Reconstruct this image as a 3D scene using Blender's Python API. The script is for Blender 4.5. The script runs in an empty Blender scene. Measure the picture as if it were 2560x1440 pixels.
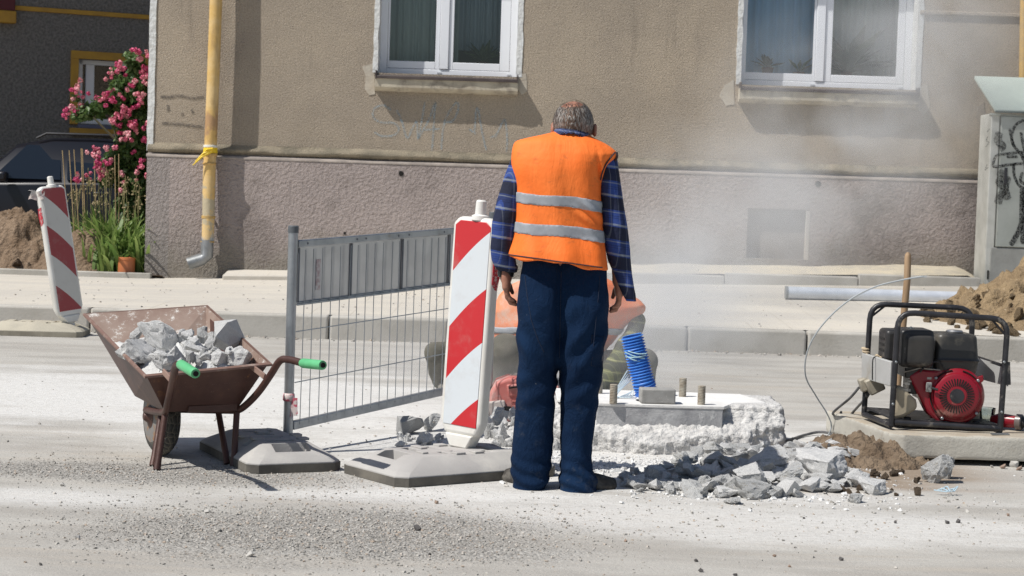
import bpy, bmesh, math, random
import numpy as np
from mathutils import Vector, Matrix, noise as mnoise
R = math.radians
C = bpy.context.scene.collection
scene = bpy.context.scene

# ---------------------------------------------------------------- camera, sky, sun, exposure
F_PX, CAM_Z, HORIZON, ROLL = 4600.0, 1.25, 500.0, 0.0325
PITCH = math.atan((720 - HORIZON) / F_PX)
cam_f = Vector((0, math.cos(PITCH), -math.sin(PITCH)))
_r0, _u0 = Vector((1, 0, 0)), Vector((0, math.sin(PITCH), math.cos(PITCH)))
cam_r = _r0 * math.cos(ROLL) + _u0 * math.sin(ROLL)
cam_u = -_r0 * math.sin(ROLL) + _u0 * math.cos(ROLL)
cd = bpy.data.cameras.new('camera')
cam = bpy.data.objects.new('camera', cd); C.objects.link(cam)
cd.sensor_width = 36.0; cd.lens = 36.0 * F_PX / 2560; cd.clip_start = 0.1; cd.clip_end = 500
cam.matrix_world = Matrix(((cam_r.x, cam_u.x, -cam_f.x, 0), (cam_r.y, cam_u.y, -cam_f.y, 0), (cam_r.z, cam_u.z, -cam_f.z, CAM_Z), (0, 0, 0, 1)))
cd.dof.use_dof = True; cd.dof.focus_distance = 8.6; cd.dof.aperture_fstop = 9.0
scene.camera = cam

SUN = Vector((0.62, 0.33, -1.0)).normalized()          # the way the light travels
world = bpy.data.worlds.new('World'); scene.world = world; world.use_nodes = True
wn = world.node_tree; bg = wn.nodes['Background']
sky = wn.nodes.new('ShaderNodeTexSky'); sky.sky_type = 'NISHITA'; sky.sun_disc = False
sky.sun_elevation = math.asin(-SUN.z); sky.sun_rotation = math.atan2(-SUN.x, -SUN.y)
wn.links.new(sky.outputs[0], bg.inputs[0]); bg.inputs[1].default_value = 0.075
sl = bpy.data.lights.new('sun', 'SUN'); sl.energy = 4.8; sl.angle = R(0.53); sl.color = (1.0, 0.965, 0.91)
so = bpy.data.objects.new('sun', sl); C.objects.link(so); so.location = (-8, -4, 14)
so.rotation_euler = SUN.to_track_quat('-Z', 'Y').to_euler()
scene.view_settings.view_transform = 'Standard'; scene.view_settings.look = 'None'
scene.view_settings.exposure = 0.0; scene.view_settings.gamma = 1.0
scene.render.engine = 'CYCLES'
scene.cycles.use_denoising = True; scene.cycles.denoising_prefilter = 'NONE'; scene.cycles.sample_clamp_indirect = 4.0
scene.cycles.max_bounces = 6; scene.cycles.volume_bounces = 1
scene.cycles.volume_step_rate = 3.0; scene.cycles.volume_max_steps = 96

# ---------------------------------------------------------------- measuring: photograph pixel to a point of the place
def ray(px, py): return cam_f * F_PX + cam_r * (px - 1280) + cam_u * (720 - py)
def at(px, py, z=0.0):
    d = ray(px, py); t = (z - CAM_Z) / d.z; return Vector((d.x * t, d.y * t, z))
def aty(px, py, Y):
    d = ray(px, py); t = Y / d.y; return Vector((d.x * t, Y, CAM_Z + d.z * t))

# ---------------------------------------------------------------- objects
def put(o, parent=None):
    C.objects.link(o)
    if parent is not None: o.parent = parent
    return o
def tag(o, label=None, cat=None, group=None, kind=None):
    if label: o['label'] = label
    if cat: o['category'] = cat
    if group: o['group'] = group
    if kind: o['kind'] = kind
    return o
def thing(name, loc, label, cat, group=None, rz=0.0):
    o = bpy.data.objects.new(name, None); o.empty_display_size = .1
    o.location = loc; o.rotation_euler.z = rz
    put(o); return tag(o, label, cat, group)
def origin(o):
    v = Vector((0, 0, 0))
    while o is not None: v = v + Vector(o.location); o = o.parent
    return v
def copy_tree(o, parent=None):
    c = o.copy(); put(c, parent)
    for ch in list(o.children): copy_tree(ch, c)
    return c

class MB:
    "collects shapes; build() links them as one mesh object"
    def __init__(s): s.v, s.f, s.uv = [], [], {}
    def add(s, vs, fs):
        n = len(s.v); s.v += [tuple(v) for v in vs]; s.f += [tuple(i + n for i in f) for f in fs]; return s
    def box(s, c, size, rot=None):
        hx, hy, hz = size[0] / 2, size[1] / 2, size[2] / 2
        vs = [Vector((x, y, z)) for x in (-hx, hx) for y in (-hy, hy) for z in (-hz, hz)]
        if rot is not None:
            m = rot if isinstance(rot, Matrix) else Matrix.Rotation(rot, 3, 'Z')
            vs = [m @ v for v in vs]
        c = Vector(c)
        return s.add([v + c for v in vs], [(0, 1, 3, 2), (4, 6, 7, 5), (0, 4, 5, 1), (2, 3, 7, 6), (0, 2, 6, 4), (1, 5, 7, 3)])
    def span(s, a, b):
        a, b = Vector(a), Vector(b); return s.box((a + b) / 2, [abs(b[i] - a[i]) for i in range(3)])
    def hexa(s, p):                                    # eight points: four below, four above
        return s.add(p, [(3, 2, 1, 0), (4, 5, 6, 7), (0, 1, 5, 4), (1, 2, 6, 5), (2, 3, 7, 6), (3, 0, 4, 7)])
    def tube(s, pts, r, n=10, cap=True, close=False):
        pts = [Vector(p) for p in pts]; k = len(pts)
        rs = r if isinstance(r, (list, tuple)) else [r] * k
        ref = None; rings = []
        for i, p in enumerate(pts):
            if close: d = pts[(i + 1) % k] - pts[i - 1]
            else: d = pts[min(i + 1, k - 1)] - pts[max(i - 1, 0)]
            d.normalize()
            if ref is None: ref = d.orthogonal().normalized()
            ref = (ref - d * ref.dot(d)).normalized(); b = d.cross(ref)
            rings.append([p + (ref * math.cos(2 * math.pi * j / n) + b * math.sin(2 * math.pi * j / n)) * rs[i] for j in range(n)])
        vs = [v for ring in rings for v in ring]; fs = []
        for i in range(k if close else k - 1):
            a, b2 = i * n, ((i + 1) % k) * n
            for j in range(n):
                q = (j + 1) % n; fs.append((a + j, a + q, b2 + q, b2 + j))
        if cap and not close:
            fs.append(tuple(range(n - 1, -1, -1))); fs.append(tuple((k - 1) * n + j for j in range(n)))
        return s.add(vs, fs)
    def bar(s, a, b, w, h, up=(0, 0, 1)):
        a, b = Vector(a), Vector(b); d = (b - a).normalized(); side = d.cross(Vector(up)).normalized(); u = side.cross(d)
        q = lambda p: [p + side * (w / 2) * i + u * (h / 2) * j for i, j in ((-1, -1), (1, -1), (1, 1), (-1, 1))]
        return s.hexa(q(a) + q(b))
    def lathe(s, c, axis, prof, n=24):                 # prof: (along, radius)
        c = Vector(c); d = Vector(axis).normalized(); u = d.orthogonal().normalized(); w = d.cross(u); vs, fs = [], []
        for (t, r) in prof: vs += [c + d * t + (u * math.cos(2 * math.pi * j / n) + w * math.sin(2 * math.pi * j / n)) * r for j in range(n)]
        for i in range(len(prof) - 1):
            for j in range(n):
                q = (j + 1) % n; fs.append((i * n + j, i * n + q, (i + 1) * n + q, (i + 1) * n + j))
        fs.append(tuple(range(n - 1, -1, -1))); fs.append(tuple((len(prof) - 1) * n + j for j in range(n)))
        return s.add(vs, fs)
    def prism(s, poly, a, b):                          # polygon points poly[i] moved along a and b
        a, b = Vector(a), Vector(b); n = len(poly)
        vs = [Vector(p) + a for p in poly] + [Vector(p) + b for p in poly]
        return s.add(vs, [tuple(range(n - 1, -1, -1)), tuple(range(n, 2 * n))] + [(i, (i + 1) % n, n + (i + 1) % n, n + i) for i in range(n)])
    def build(s, name, m, parent=None, smooth=35, bevel=0, seg=2, fix=True, local=False):
        return mesh_obj(name, s.v, s.f, m, parent, smooth, bevel, seg, fix, local)

def mesh_obj(name, v, f, m, parent=None, smooth=35, bevel=0, seg=2, fix=True, local=False):
    me = bpy.data.meshes.new(name)
    off = origin(parent) if (parent is not None and not local) else Vector((0, 0, 0))
    if isinstance(v, np.ndarray):
        va = v - np.array(off); me.from_pydata(va.tolist(), [], f.tolist() if isinstance(f, np.ndarray) else f)
    else:
        me.from_pydata([(p[0] - off.x, p[1] - off.y, p[2] - off.z) for p in v], [], f)
    if fix:
        bm = bmesh.new(); bm.from_mesh(me); bmesh.ops.recalc_face_normals(bm, faces=bm.faces); bm.to_mesh(me); bm.free()
    if smooth:
        me.shade_smooth()
        if smooth < 180: me.set_sharp_from_angle(angle=R(smooth))
    if m is not None: me.materials.append(m)
    o = bpy.data.objects.new(name, me); put(o, parent)
    if bevel:
        b = o.modifiers.new('bevel', 'BEVEL'); b.width = bevel; b.segments = seg; b.limit_method = 'ANGLE'; b.angle_limit = R(40)
    return o
def struct(name, mb, m, **k):
    o = mb.build(name, m, **k); o['kind'] = 'structure'; return o

# ---------------------------------------------------------------- materials
class N:
    def __init__(s, name):
        s.m = bpy.data.materials.new(name); s.m.use_nodes = True; s.t = s.m.node_tree
        s.b = s.t.nodes['Principled BSDF']; s.out = s.t.nodes['Material Output']
        s.tc = s.t.nodes.new('ShaderNodeTexCoord').outputs
    def n(s, typ, **k):
        x = s.t.nodes.new('ShaderNode' + typ)
        for a, b in k.items(): setattr(x, a, b)
        return x
    def l(s, a, b): s.t.links.new(a, b)
    def put(s, sock, v):
        if hasattr(v, 'links'): s.l(v, sock)
        elif isinstance(v, (tuple, list)) and len(v) == 3 and sock.type == 'RGBA': sock.default_value = (*v, 1)
        else: sock.default_value = v
    def coords(s, kind='Object', scale=(1, 1, 1), rot=(0, 0, 0), loc=(0, 0, 0)):
        mp = s.n('Mapping'); s.l(s.tc[kind], mp.inputs[0]); mp.inputs['Scale'].default_value = scale
        mp.inputs['Rotation'].default_value = rot; mp.inputs['Location'].default_value = loc; return mp.outputs[0]
    def noise(s, v, scale, detail=4, rough=.55, dist=0):
        x = s.n('TexNoise'); s.put(x.inputs['Vector'], v); x.inputs['Scale'].default_value = scale
        x.inputs['Detail'].default_value = detail; x.inputs['Roughness'].default_value = rough; x.inputs['Distortion'].default_value = dist
        return x.outputs[0]
    def voro(s, v, scale, feature='F1', out=0, rand=1):
        x = s.n('TexVoronoi', feature=feature); s.put(x.inputs['Vector'], v); x.inputs['Scale'].default_value = scale
        x.inputs['Randomness'].default_value = rand; return x.outputs[out]
    def ramp(s, v, a, b, c=0.0, d=1.0, smooth=True):
        x = s.n('MapRange', interpolation_type='SMOOTHSTEP' if smooth else 'LINEAR'); s.put(x.inputs[0], v)
        for i, q in enumerate((a, b, c, d)): s.put(x.inputs[1 + i], q)
        return x.outputs[0]
    def mix(s, f, a, b, blend='MIX'):
        x = s.n('Mix', data_type='RGBA', blend_type=blend); s.put(x.inputs[0], f); s.put(x.inputs[6], a); s.put(x.inputs[7], b); return x.outputs[2]
    def math(s, op, a, b=0.0, c=0.0):
        x = s.n('Math', operation=op); s.put(x.inputs[0], a); s.put(x.inputs[1], b); s.put(x.inputs[2], c); return x.outputs[0]
    def xyz(s, v):
        x = s.n('SeparateXYZ'); s.l(v, x.inputs[0]); return x.outputs
    def set(s, color=None, rough=None, metal=None, **k):
        if color is not None: s.put(s.b.inputs['Base Color'], color)
        if rough is not None: s.put(s.b.inputs['Roughness'], rough)
        if metal is not None: s.put(s.b.inputs['Metallic'], metal)
        for a, v in k.items(): s.put(s.b.inputs[a.replace('_', ' ')], v)
        return s.m
    def bump(s, h, strength=.5, dist=.01, prev=None):
        x = s.n('Bump'); s.put(x.inputs['Height'], h); x.inputs['Strength'].default_value = strength; x.inputs['Distance'].default_value = dist
        if prev is not None: s.l(prev, x.inputs['Normal'])
        s.l(x.outputs[0], s.b.inputs['Normal']); return x.outputs[0]

def mat(name, c1, c2=None, ns=6, detail=4, lo=.35, hi=.65, stretch=(1, 1, 1), rough=.8, metal=0.0, bump=0, bs=60, bd=.01,
        stain=None, speck=None, vary=0, kind='Object', **k):
    "noise-mixed colours; stain = (colour, scale, lo, hi); speck = (colour, scale, lo, hi)"
    g = N(name); v = g.coords(kind, stretch); col = c1
    if c2 is not None: col = g.mix(g.ramp(g.noise(v, ns, detail), lo, hi), c1, c2)
    if stain: col = g.mix(g.ramp(g.noise(v, stain[1], 6, .65), stain[2], stain[3]), col, stain[0])
    if speck: col = g.mix(g.ramp(g.noise(v, speck[1], 3, .6), speck[2], speck[3]), col, speck[0])
    if vary:
        oi = g.n('ObjectInfo'); col = g.mix(1.0, col, g.mix(oi.outputs['Random'], (1 - vary,) * 3, (1, 1, 1)), 'MULTIPLY')
    if bump: g.bump(g.noise(v, bs, 5, .6), bump, bd)
    return g.set(col, rough, metal, **k)
# ================================================================ SETTING: road, kerb, pavement
def m_road():
    g = N('dusty_road'); o = g.coords('Object'); s = g.coords('Object', (0.6, 1.9, 1)); X, Y, Z = g.xyz(o)
    col = g.mix(g.ramp(g.noise(s, 1.6, 6, .6), .38, .62), (.445, .427, .39), (.365, .345, .312))
    col = g.mix(g.ramp(g.noise(g.coords('Object', (.25, 2.6, 1)), 1.3, 6, .68, .5), .5, .78), col, (.43, .39, .335))
    # pale cutting dust, thickest round the concrete base and on the road behind it
    def blob(cx, cy, rx, ry):
        dx = g.math('DIVIDE', g.math('SUBTRACT', X, cx), rx); dy = g.math('DIVIDE', g.math('SUBTRACT', Y, cy), ry)
        return g.math('SQRT', g.math('ADD', g.math('MULTIPLY', dx, dx), g.math('MULTIPLY', dy, dy)))
    nz = g.math('MULTIPLY', g.math('SUBTRACT', g.noise(g.coords('Object', (.6, 1.5, 1)), 1.7, 6, .62), .5), 2.0)
    near = g.ramp(g.math('ADD', blob(0.3, 9.3, 2.1, 2.3), nz), .35, 1.25, 1, 0)
    back = g.ramp(g.math('ADD', blob(-1.9, 11.0, 3.2, 2.1), nz), .35, 1.2, 1, 0)
    low = g.ramp(g.math('ADD', blob(-1.9, 7.35, 1.1, .25), g.math('MULTIPLY', nz, .9)), .2, 1.3, .75, 0)
    lowr = g.ramp(g.math('ADD', blob(1.0, 7.3, 1.9, .5), nz), .4, 1.3, .75, 0)
    d = g.math('MAXIMUM', g.math('MAXIMUM', near, back), g.math('MAXIMUM', low, lowr))
    fine = g.ramp(g.noise(g.coords('Object', (1, 1.6, 1)), 22, 4, .7), .3, .6, .55, 1)
    col = g.mix(g.math('MULTIPLY', d, fine), col, (.655, .645, .62))
    # damp brown earth kicked round the slab, and the bare gravel before the barrow
    earth = g.ramp(g.math('ADD', blob(1.75, 8.9, .75, .9), nz), .3, 1.1, .9, 0)
    col = g.mix(earth, col, (.25, .185, .125))
    grv = g.math('MAXIMUM', g.ramp(g.math('ADD', blob(-.62, 6.75, .95, .62), g.math('MULTIPLY', nz, .7)), .5, 1.3, 1, 0),
                 g.ramp(g.math('ADD', blob(-1.5, 8.05, 1.0, .36), g.math('MULTIPLY', nz, .6)), .5, 1.25, 1, 0))
    st = g.voro(o, 85); tint = g.n('SeparateColor'); g.l(g.voro(o, 85, out=1), tint.inputs[0])
    gcol = g.mix(g.ramp(tint.outputs[0], .1, .95), (.23, .217, .195), (.42, .402, .37))
    col = g.mix(g.math('MULTIPLY', grv, .9), col, gcol)
    col = g.mix(g.ramp(g.noise(o, 130, 2, .6), .64, .70, 0, .55), col, (.16, .15, .14))
    col = g.mix(g.ramp(g.noise(o, 90, 2, .6), .66, .72, 0, .5), col, (.72, .70, .66))
    b = g.bump(g.noise(g.coords('Object', (.7, 1.3, 1)), 9, 6, .7), .35, .03)
    b = g.bump(g.noise(o, 70, 4, .7), .45, .012, b)
    g.bump(g.math('MULTIPLY', g.math('SUBTRACT', 1, st), grv), .7, .012, b)
    return g.set(col, .95, 0)
struct('road', MB().add([(-70, -12, 0), (70, -12, 0), (70, 110, 0), (-70, 110, 0)], [(0, 1, 2, 3)]), m_road(), smooth=0)

KY, WALL = 15.8, 21.5                                    # kerb line and building face, metres from the camera
def pz(x, y):                                           # pavement height: rises to the wall and to the right
    t = max(0.0, min(1.0, (y - KY) / (WALL - KY))); return .205 + t * .0295 * max(0, min(x, 9) + 4.3)
m_kerb = mat('kerb_concrete', (.46, .44, .40), (.37, .35, .31), 3, 6, stain=((.30, .27, .22), 5, .58, .8), speck=((.6, .58, .54), 90, .6, .75), rough=.92, bump=.3, bs=40, bd=.01)
mb = MB()
for i in range(-14, 15):
    a, b = i * 1.03 + .5, i * 1.03 + 1.53 - .012
    mb.span((a, KY, -.05), (b, KY + .15, .205))
struct('kerb', mb, m_kerb, bevel=.022, seg=3)
def m_pave():
    g = N('dusty_pavement'); o = g.coords('Object')
    col = g.mix(g.ramp(g.noise(g.coords('Object', (.25, 1.2, 1)), 2.2, 6, .62), .35, .65), (.57, .53, .46), (.50, .47, .42))
    col = g.mix(g.ramp(g.noise(o, 6, 6, .7), .55, .75), col, (.62, .565, .46))
    br = g.n('TexBrick'); g.l(g.coords('Object', (1, 1, 1)), br.inputs[0]); br.inputs['Scale'].default_value = 1.0
    br.inputs['Brick Width'].default_value = .35; br.inputs['Row Height'].default_value = .35; br.inputs['Mortar Size'].default_value = .008; br.offset = 0
    br.inputs['Color1'].default_value = br.inputs['Color2'].default_value = (0, 0, 0, 1); br.inputs['Mortar'].default_value = (1, 1, 1, 1)
    line = g.math('MULTIPLY', br.outputs[0], g.ramp(g.noise(o, 1.2, 4), .42, .6, 0, .5))
    col = g.mix(line, col, (.40, .36, .30))
    col = g.mix(g.ramp(g.noise(o, 45, 2, .6), .66, .72, 0, .6), col, (.30, .27, .23))
    g.bump(g.noise(o, 45, 5, .7), .35, .012); return g.set(col, .95)
mb = MB(); xs = [-14 + i * .5 for i in range(59)]; ys = [KY + .155 + i * .38 for i in range(17)]
mb.add([(x, y, pz(x, y) + .006 * mnoise.noise((x * 1.3, y * 1.3, 0)) - (.006 if y < KY + .2 else 0)) for y in ys for x in xs],
       [(j * 59 + i, j * 59 + i + 1, (j + 1) * 59 + i + 1, (j + 1) * 59 + i) for j in range(16) for i in range(58)])
struct('pavement', mb, m_pave(), smooth=180)
# raised edging with sand on top along the house, low edging along the flower bed
sand = mat('sandy_top', (.60, .53, .40), (.50, .45, .36), 8, 6, rough=.95, bump=.5, bs=60, bd=.02)
mb = MB(); pts = [(.98, 20.75), (2.4, 20.72), (3.9, 20.7), (5.28, 20.7)]
for (x0, y0), (x1, y1) in zip(pts, pts[1:]):
    z0, z1 = pz(x0, y0), pz(x1, y1)
    mb.hexa([(x0, y0, z0 - .1), (x1 - .01, y1, z1 - .1), (x1 - .01, y1 + .1, z1 - .1), (x0, y0 + .1, z0 - .1), (x0, y0, z0 + .13), (x1 - .01, y1, z1 + .09), (x1 - .01, y1 + .1, z1 + .1), (x0, y0 + .1, z0 + .135)])
x1, y1 = pts[-1]
struct('edging', mb, m_kerb, bevel=.01)
mb = MB(); n = 40
for j, (y, dz) in enumerate(((20.84, .118), (21.1, .165), (21.49, .21))):
    for i in range(n + 1):
        x = .7 + i * (5.27 - .7) / n
        mb.v.append((x, y, pz(x, 20.72) + dz * (1 if j else .98) + .02 * mnoise.noise((x * 3, y * 5, 2)) * (j > 0) - (.05 if i == n else 0)))
for j in range(2):
    for i in range(n): mb.f.append((j * (n + 1) + i, j * (n + 1) + i + 1, (j + 1) * (n + 1) + i + 1, (j + 1) * (n + 1) + i))
struct('sand_bank', mb, sand, smooth=180)
mb = MB(); a = aty(350, 690, 21.2)
for i in range(9):
    x1 = aty(377, 690, 21.2).x - i * 1.0; mb.span((x1 - .99, 21.18, .1), (x1, 21.27, .27))
struct('edging', mb, m_kerb, bevel=.01)
mb = MB(); x0, x1 = aty(556, 690, 21.0).x, aty(705, 690, 21.0).x
mb.hexa([(x0, 21.0, .2), (x1 + .6, 21.0, .2), (x1 + .6, 21.44, .2), (x0, 21.44, .2), (x0, 21.0, .285), (x1 + .6, 21.0, .31), (x1 + .6, 21.44, .36), (x0, 21.44, .335)])
struct('doorstep_slab', mb, m_pave(), bevel=.012)
# flower bed soil and the yard behind it
m_soil = mat('garden_soil', (.17, .115, .07), (.26, .185, .12), 5, 6, stain=((.10, .07, .045), 9, .55, .7), rough=1, bump=.9, bs=30, bd=.04)
mb = MB(); n = 40
for j in range(n + 1):
    for i in range(n + 1):
        x, y = -16 + i * 11.95 / n, 21.27 + j * 5.0 / n
        mb.v.append((x, y, .245 + .05 * mnoise.fractal((x * 2, y * 2, 0), 1, 2, 4) * min(1, j)))
for j in range(n):
    for i in range(n): mb.f.append((j * (n + 1) + i, j * (n + 1) + i + 1, (j + 1) * (n + 1) + i + 1, (j + 1) * (n + 1) + i))
struct('garden_soil', mb, m_soil, smooth=180)
m_yard = mat('yard_paving', (.30, .28, .26), (.24, .23, .22), 2, 5, rough=.95, bump=.3, bs=30, bd=.02)
struct('yard', MB().span((-30, 26.28, -.1), (-4.3, 45, .27)), m_yard)

# ================================================================ APARTMENT BUILDING
def m_stucco():
    g = N('tan_roughcast'); o = g.coords('Object'); X, Y, Z = g.xyz(o)
    col = g.mix(g.ramp(g.noise(o, .55, 6, .6), .35, .65), (.53, .445, .345), (.42, .355, .285))
    col = g.mix(g.ramp(g.noise(g.coords('Object', (1, 1, .35)), 1.6, 6, .65), .55, .75), col, (.375, .315, .255))
    damp = g.math('MULTIPLY', g.ramp(Z, 1.7, 2.5, 1, 0), g.ramp(g.noise(g.coords('Object', (1, 1, .5)), 1.1, 5), .4, .7))
    col = g.mix(g.math('MULTIPLY', damp, .6), col, (.33, .28, .22))
    grain = g.noise(o, 60, 4, .75); col = g.mix(g.ramp(grain, .36, .60), g.mix(.42, col, (.17, .135, .095)), col); col = g.mix(g.ramp(grain, .58, .72, 0, .35), col, (.60, .50, .38))  # dark grain paints the self-shade of the roughcast pits into the colour
    run = g.math('MULTIPLY', g.ramp(g.noise(g.coords('Object', (3.2, 1, .22)), 1.5, 5, .65), .54, .72), g.ramp(g.noise(o, .8, 4), .45, .62)); col = g.mix(g.math('MULTIPLY', run, .8), col, (.28, .235, .185))
    col = g.mix(g.ramp(g.noise(g.coords('Object', (1, 1, 1), loc=(4, 2, 1)), .7, 6, .7), .56, .72, 0, .5), col, (.60, .52, .41))
    soot = g.math('MULTIPLY', g.ramp(X, 4.0, 5.6), g.ramp(g.noise(o, 1.3, 6, .65), .42, .66))
    col = g.mix(g.math('MULTIPLY', soot, .55), col, (.26, .215, .165))
    b = g.bump(g.noise(o, 4, 5, .6), .5, .05); g.bump(g.noise(o, 52, 4, .75), 1.0, .030, b)
    return g.set(col, .95)
def m_plinth():
    g = N('mauve_plinth_render'); o = g.coords('Object'); X, Y, Z = g.xyz(o)
    col = g.mix(g.ramp(g.noise(o, .8, 6, .6), .35, .65), (.43, .365, .34), (.37, .315, .297))
    base = g.math('ADD', g.math('SUBTRACT', Z, g.math('MULTIPLY', X, .02)), g.math('MULTIPLY', g.noise(o, 2.0, 6, .6), .7))
    col = g.mix(g.ramp(base, .75, 1.35, .95, 0), col, (.25, .225, .19))
    col = g.mix(g.ramp(g.noise(o, .9, 7, .7), .53, .68, 0, .75), col, (.225, .19, .175))
    spot = g.math('MULTIPLY', g.ramp(X, 2.9, 4.3), g.ramp(g.noise(o, 1.1, 6, .7), .43, .62))
    col = g.mix(g.math('MULTIPLY', spot, .7), col, (.15, .125, .11))
    edge = g.math('GREATER_THAN', -4.02, X); col = g.mix(g.math('MULTIPLY', edge, .5), col, (.27, .255, .245))
    lump = g.noise(o, 27, 5, .62); col = g.mix(g.ramp(lump, .34, .55, .3, 0), col, (.18, .15, .135)); b = g.bump(g.noise(o, 7, 4, .6), .5, .04); g.bump(lump, 1.0, .045, b)  # hollows between the lumps darkened in the colour as painted self-shade
    return g.set(col, .95)
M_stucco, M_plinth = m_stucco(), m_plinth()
white_pl = mat('white_rough_plaster', (.72, .73, .72), (.60, .60, .58), 14, 5, rough=.9, bump=.7, bs=25, bd=.02)
M_pvc = mat('white_window_plastic', (.80, .82, .86), rough=.35)
M_ledge = mat('cream_ledge_render', (.52, .47, .37), (.42, .37, .29), 5, 6, stain=((.20, .17, .14), 3.2, .5, .68), rough=.9, bump=.4, bs=40, bd=.01)
M_sill = mat('brown_sheet_sill', (.060, .045, .043), (.085, .066, .062), 8, 4, rough=.5)
M_patch = mat('pale_mortar_patch', (.50, .455, .38), (.44, .39, .32), 9, 5, rough=.95, bump=.5, bs=40, bd=.012)
def m_glass():
    g = N('window_glass'); g.set((.9, .95, .95), .015); t = g.n('BsdfTransparent'); gl = g.n('BsdfGlossy'); gl.inputs[1].default_value = .02
    t.inputs[0].default_value = (.86, .90, .89, 1); fr = g.n('Fresnel'); fr.inputs[0].default_value = 1.5
    mx = g.n('MixShader'); g.l(g.math('ADD', fr.outputs[0], .05), mx.inputs[0]); g.l(t.outputs[0], mx.inputs[1]); g.l(gl.outputs[0], mx.inputs[2]); g.l(mx.outputs[0], g.out.inputs[0]); return g.m
M_glass = m_glass()
plx = aty(364, 540, WALL - .07).x; wx = aty(372, 300, WALL).x           # left ends of plinth and wall
bld = thing('apartment_building', (0, WALL, 0), 'tan roughcast house wall above a mauve plinth with two white windows', 'building')
W = []
for (xa, xb, zt) in (((944, 181), (1291, 193), 1.75), ((1851, 205), (2288, 231), 1.75)):
    a, b = aty(*xa, WALL), aty(*xb, WALL); W.append((a.x, b.x, (a.z + b.z) / 2, (a.z + b.z) / 2 + zt))
PT = aty(1280, 410, WALL - .07).z                                      # top of the plinth
def wall_mesh(y, x0, x1, z0, z1, holes, depth):
    mb = MB(); xs = sorted({x0, x1} | {h[0] for h in holes} | {h[1] for h in holes}); zs = sorted({z0, z1} | {h[2] for h in holes} | {h[3] for h in holes})
    for xa, xb in zip(xs, xs[1:]):
        for za, zb in zip(zs, zs[1:]):
            cx, cz = (xa + xb) / 2, (za + zb) / 2
            if any(h[0] < cx < h[1] and h[2] < cz < h[3] for h in holes): continue
            mb.add([(xa, y, za), (xb, y, za), (xb, y, zb), (xa, y, zb)], [(0, 1, 2, 3)])
    for (a, b, c, d) in holes:
        mb.add([(a, y, c), (b, y, c), (b, y, d), (a, y, d), (a, y + depth, c), (b, y + depth, c), (b, y + depth, d), (a, y + depth, d)],
               [(0, 4, 5, 1), (1, 5, 6, 2), (2, 6, 7, 3), (3, 7, 4, 0)])
    return mb
mb = wall_mesh(WALL, wx, 12, PT - .02, 7.5, W, .30)
mb.add([(wx, WALL, PT - .02), (wx, WALL, 7.5), (wx, WALL + 6, 7.5), (wx, WALL + 6, PT - .02)], [(0, 1, 2, 3)])
mb.add([(wx, WALL, 7.5), (12, WALL, 7.5), (12, WALL + 6, 7.5), (wx, WALL + 6, 7.5)], [(0, 1, 2, 3)])
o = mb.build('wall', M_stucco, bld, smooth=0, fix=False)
# the bulging lower lip of the roughcast over the plinth
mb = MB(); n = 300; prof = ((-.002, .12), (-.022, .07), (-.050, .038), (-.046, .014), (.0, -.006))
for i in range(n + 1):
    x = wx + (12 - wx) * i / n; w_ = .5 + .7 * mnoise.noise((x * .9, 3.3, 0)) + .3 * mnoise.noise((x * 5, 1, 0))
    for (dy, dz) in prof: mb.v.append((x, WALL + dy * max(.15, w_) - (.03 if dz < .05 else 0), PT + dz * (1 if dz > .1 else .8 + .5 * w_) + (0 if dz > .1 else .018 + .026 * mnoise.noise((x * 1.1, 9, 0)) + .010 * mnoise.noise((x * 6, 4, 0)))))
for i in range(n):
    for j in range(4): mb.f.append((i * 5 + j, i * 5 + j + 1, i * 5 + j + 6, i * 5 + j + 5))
mb.build('roughcast_lip', mat('weathered_shaded_lip', (.33, .28, .205), (.20, .175, .13), 4, 6, rough=.95, bump=.9, bs=60, bd=.02), bld, smooth=180)  # dark from weathering and from the lip's shadow line painted into the colour
# plinth with the bricked-up basement opening
ba, bb = aty(1870, 516, WALL - .07), aty(2021, 650, WALL - .07)
hb = (ba.x, bb.x, bb.z, ba.z - .02)
mb = wall_mesh(WALL - .07, plx, 12, -.1, PT - .03, [hb], .11)
y = WALL - .07
mb.add([(plx, y, PT - .03), (12, y, PT - .03), (12, WALL, PT), (plx, WALL, PT), (plx, y, -.1), (plx, WALL + 6, -.1), (plx, WALL + 6, PT), (plx, y, PT - .03)], [(0, 1, 2, 3), (4, 5, 6, 7)])
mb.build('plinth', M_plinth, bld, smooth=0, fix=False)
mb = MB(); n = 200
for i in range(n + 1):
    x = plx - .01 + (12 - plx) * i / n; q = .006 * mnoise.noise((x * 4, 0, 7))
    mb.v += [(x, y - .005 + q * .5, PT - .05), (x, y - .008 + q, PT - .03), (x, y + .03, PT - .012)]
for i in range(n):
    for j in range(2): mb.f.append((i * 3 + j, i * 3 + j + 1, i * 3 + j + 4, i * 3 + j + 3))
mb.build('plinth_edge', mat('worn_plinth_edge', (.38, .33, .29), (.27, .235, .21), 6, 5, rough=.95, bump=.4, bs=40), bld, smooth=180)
g = mat('basement_infill', (.22, .20, .185), (.27, .245, .225), 4, 5, rough=.95, bump=.4, bs=30, bd=.02)
bw = MB().span((hb[0] - .02, y + .09, hb[2] - .02), (hb[1] + .02, y + .12, hb[3] + .02)).build('basement_window', g, bld, smooth=0)
MB().span((hb[1] - .045, y - .004, hb[2]), (hb[1] + .0, y + .085, hb[3] - .01)).build('frame', mat('pale_mortar', (.46, .42, .37), rough=.95), bw, bevel=.006)
M_dark = mat('dark_hollow', (.012, .011, .01), rough=1)
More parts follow.
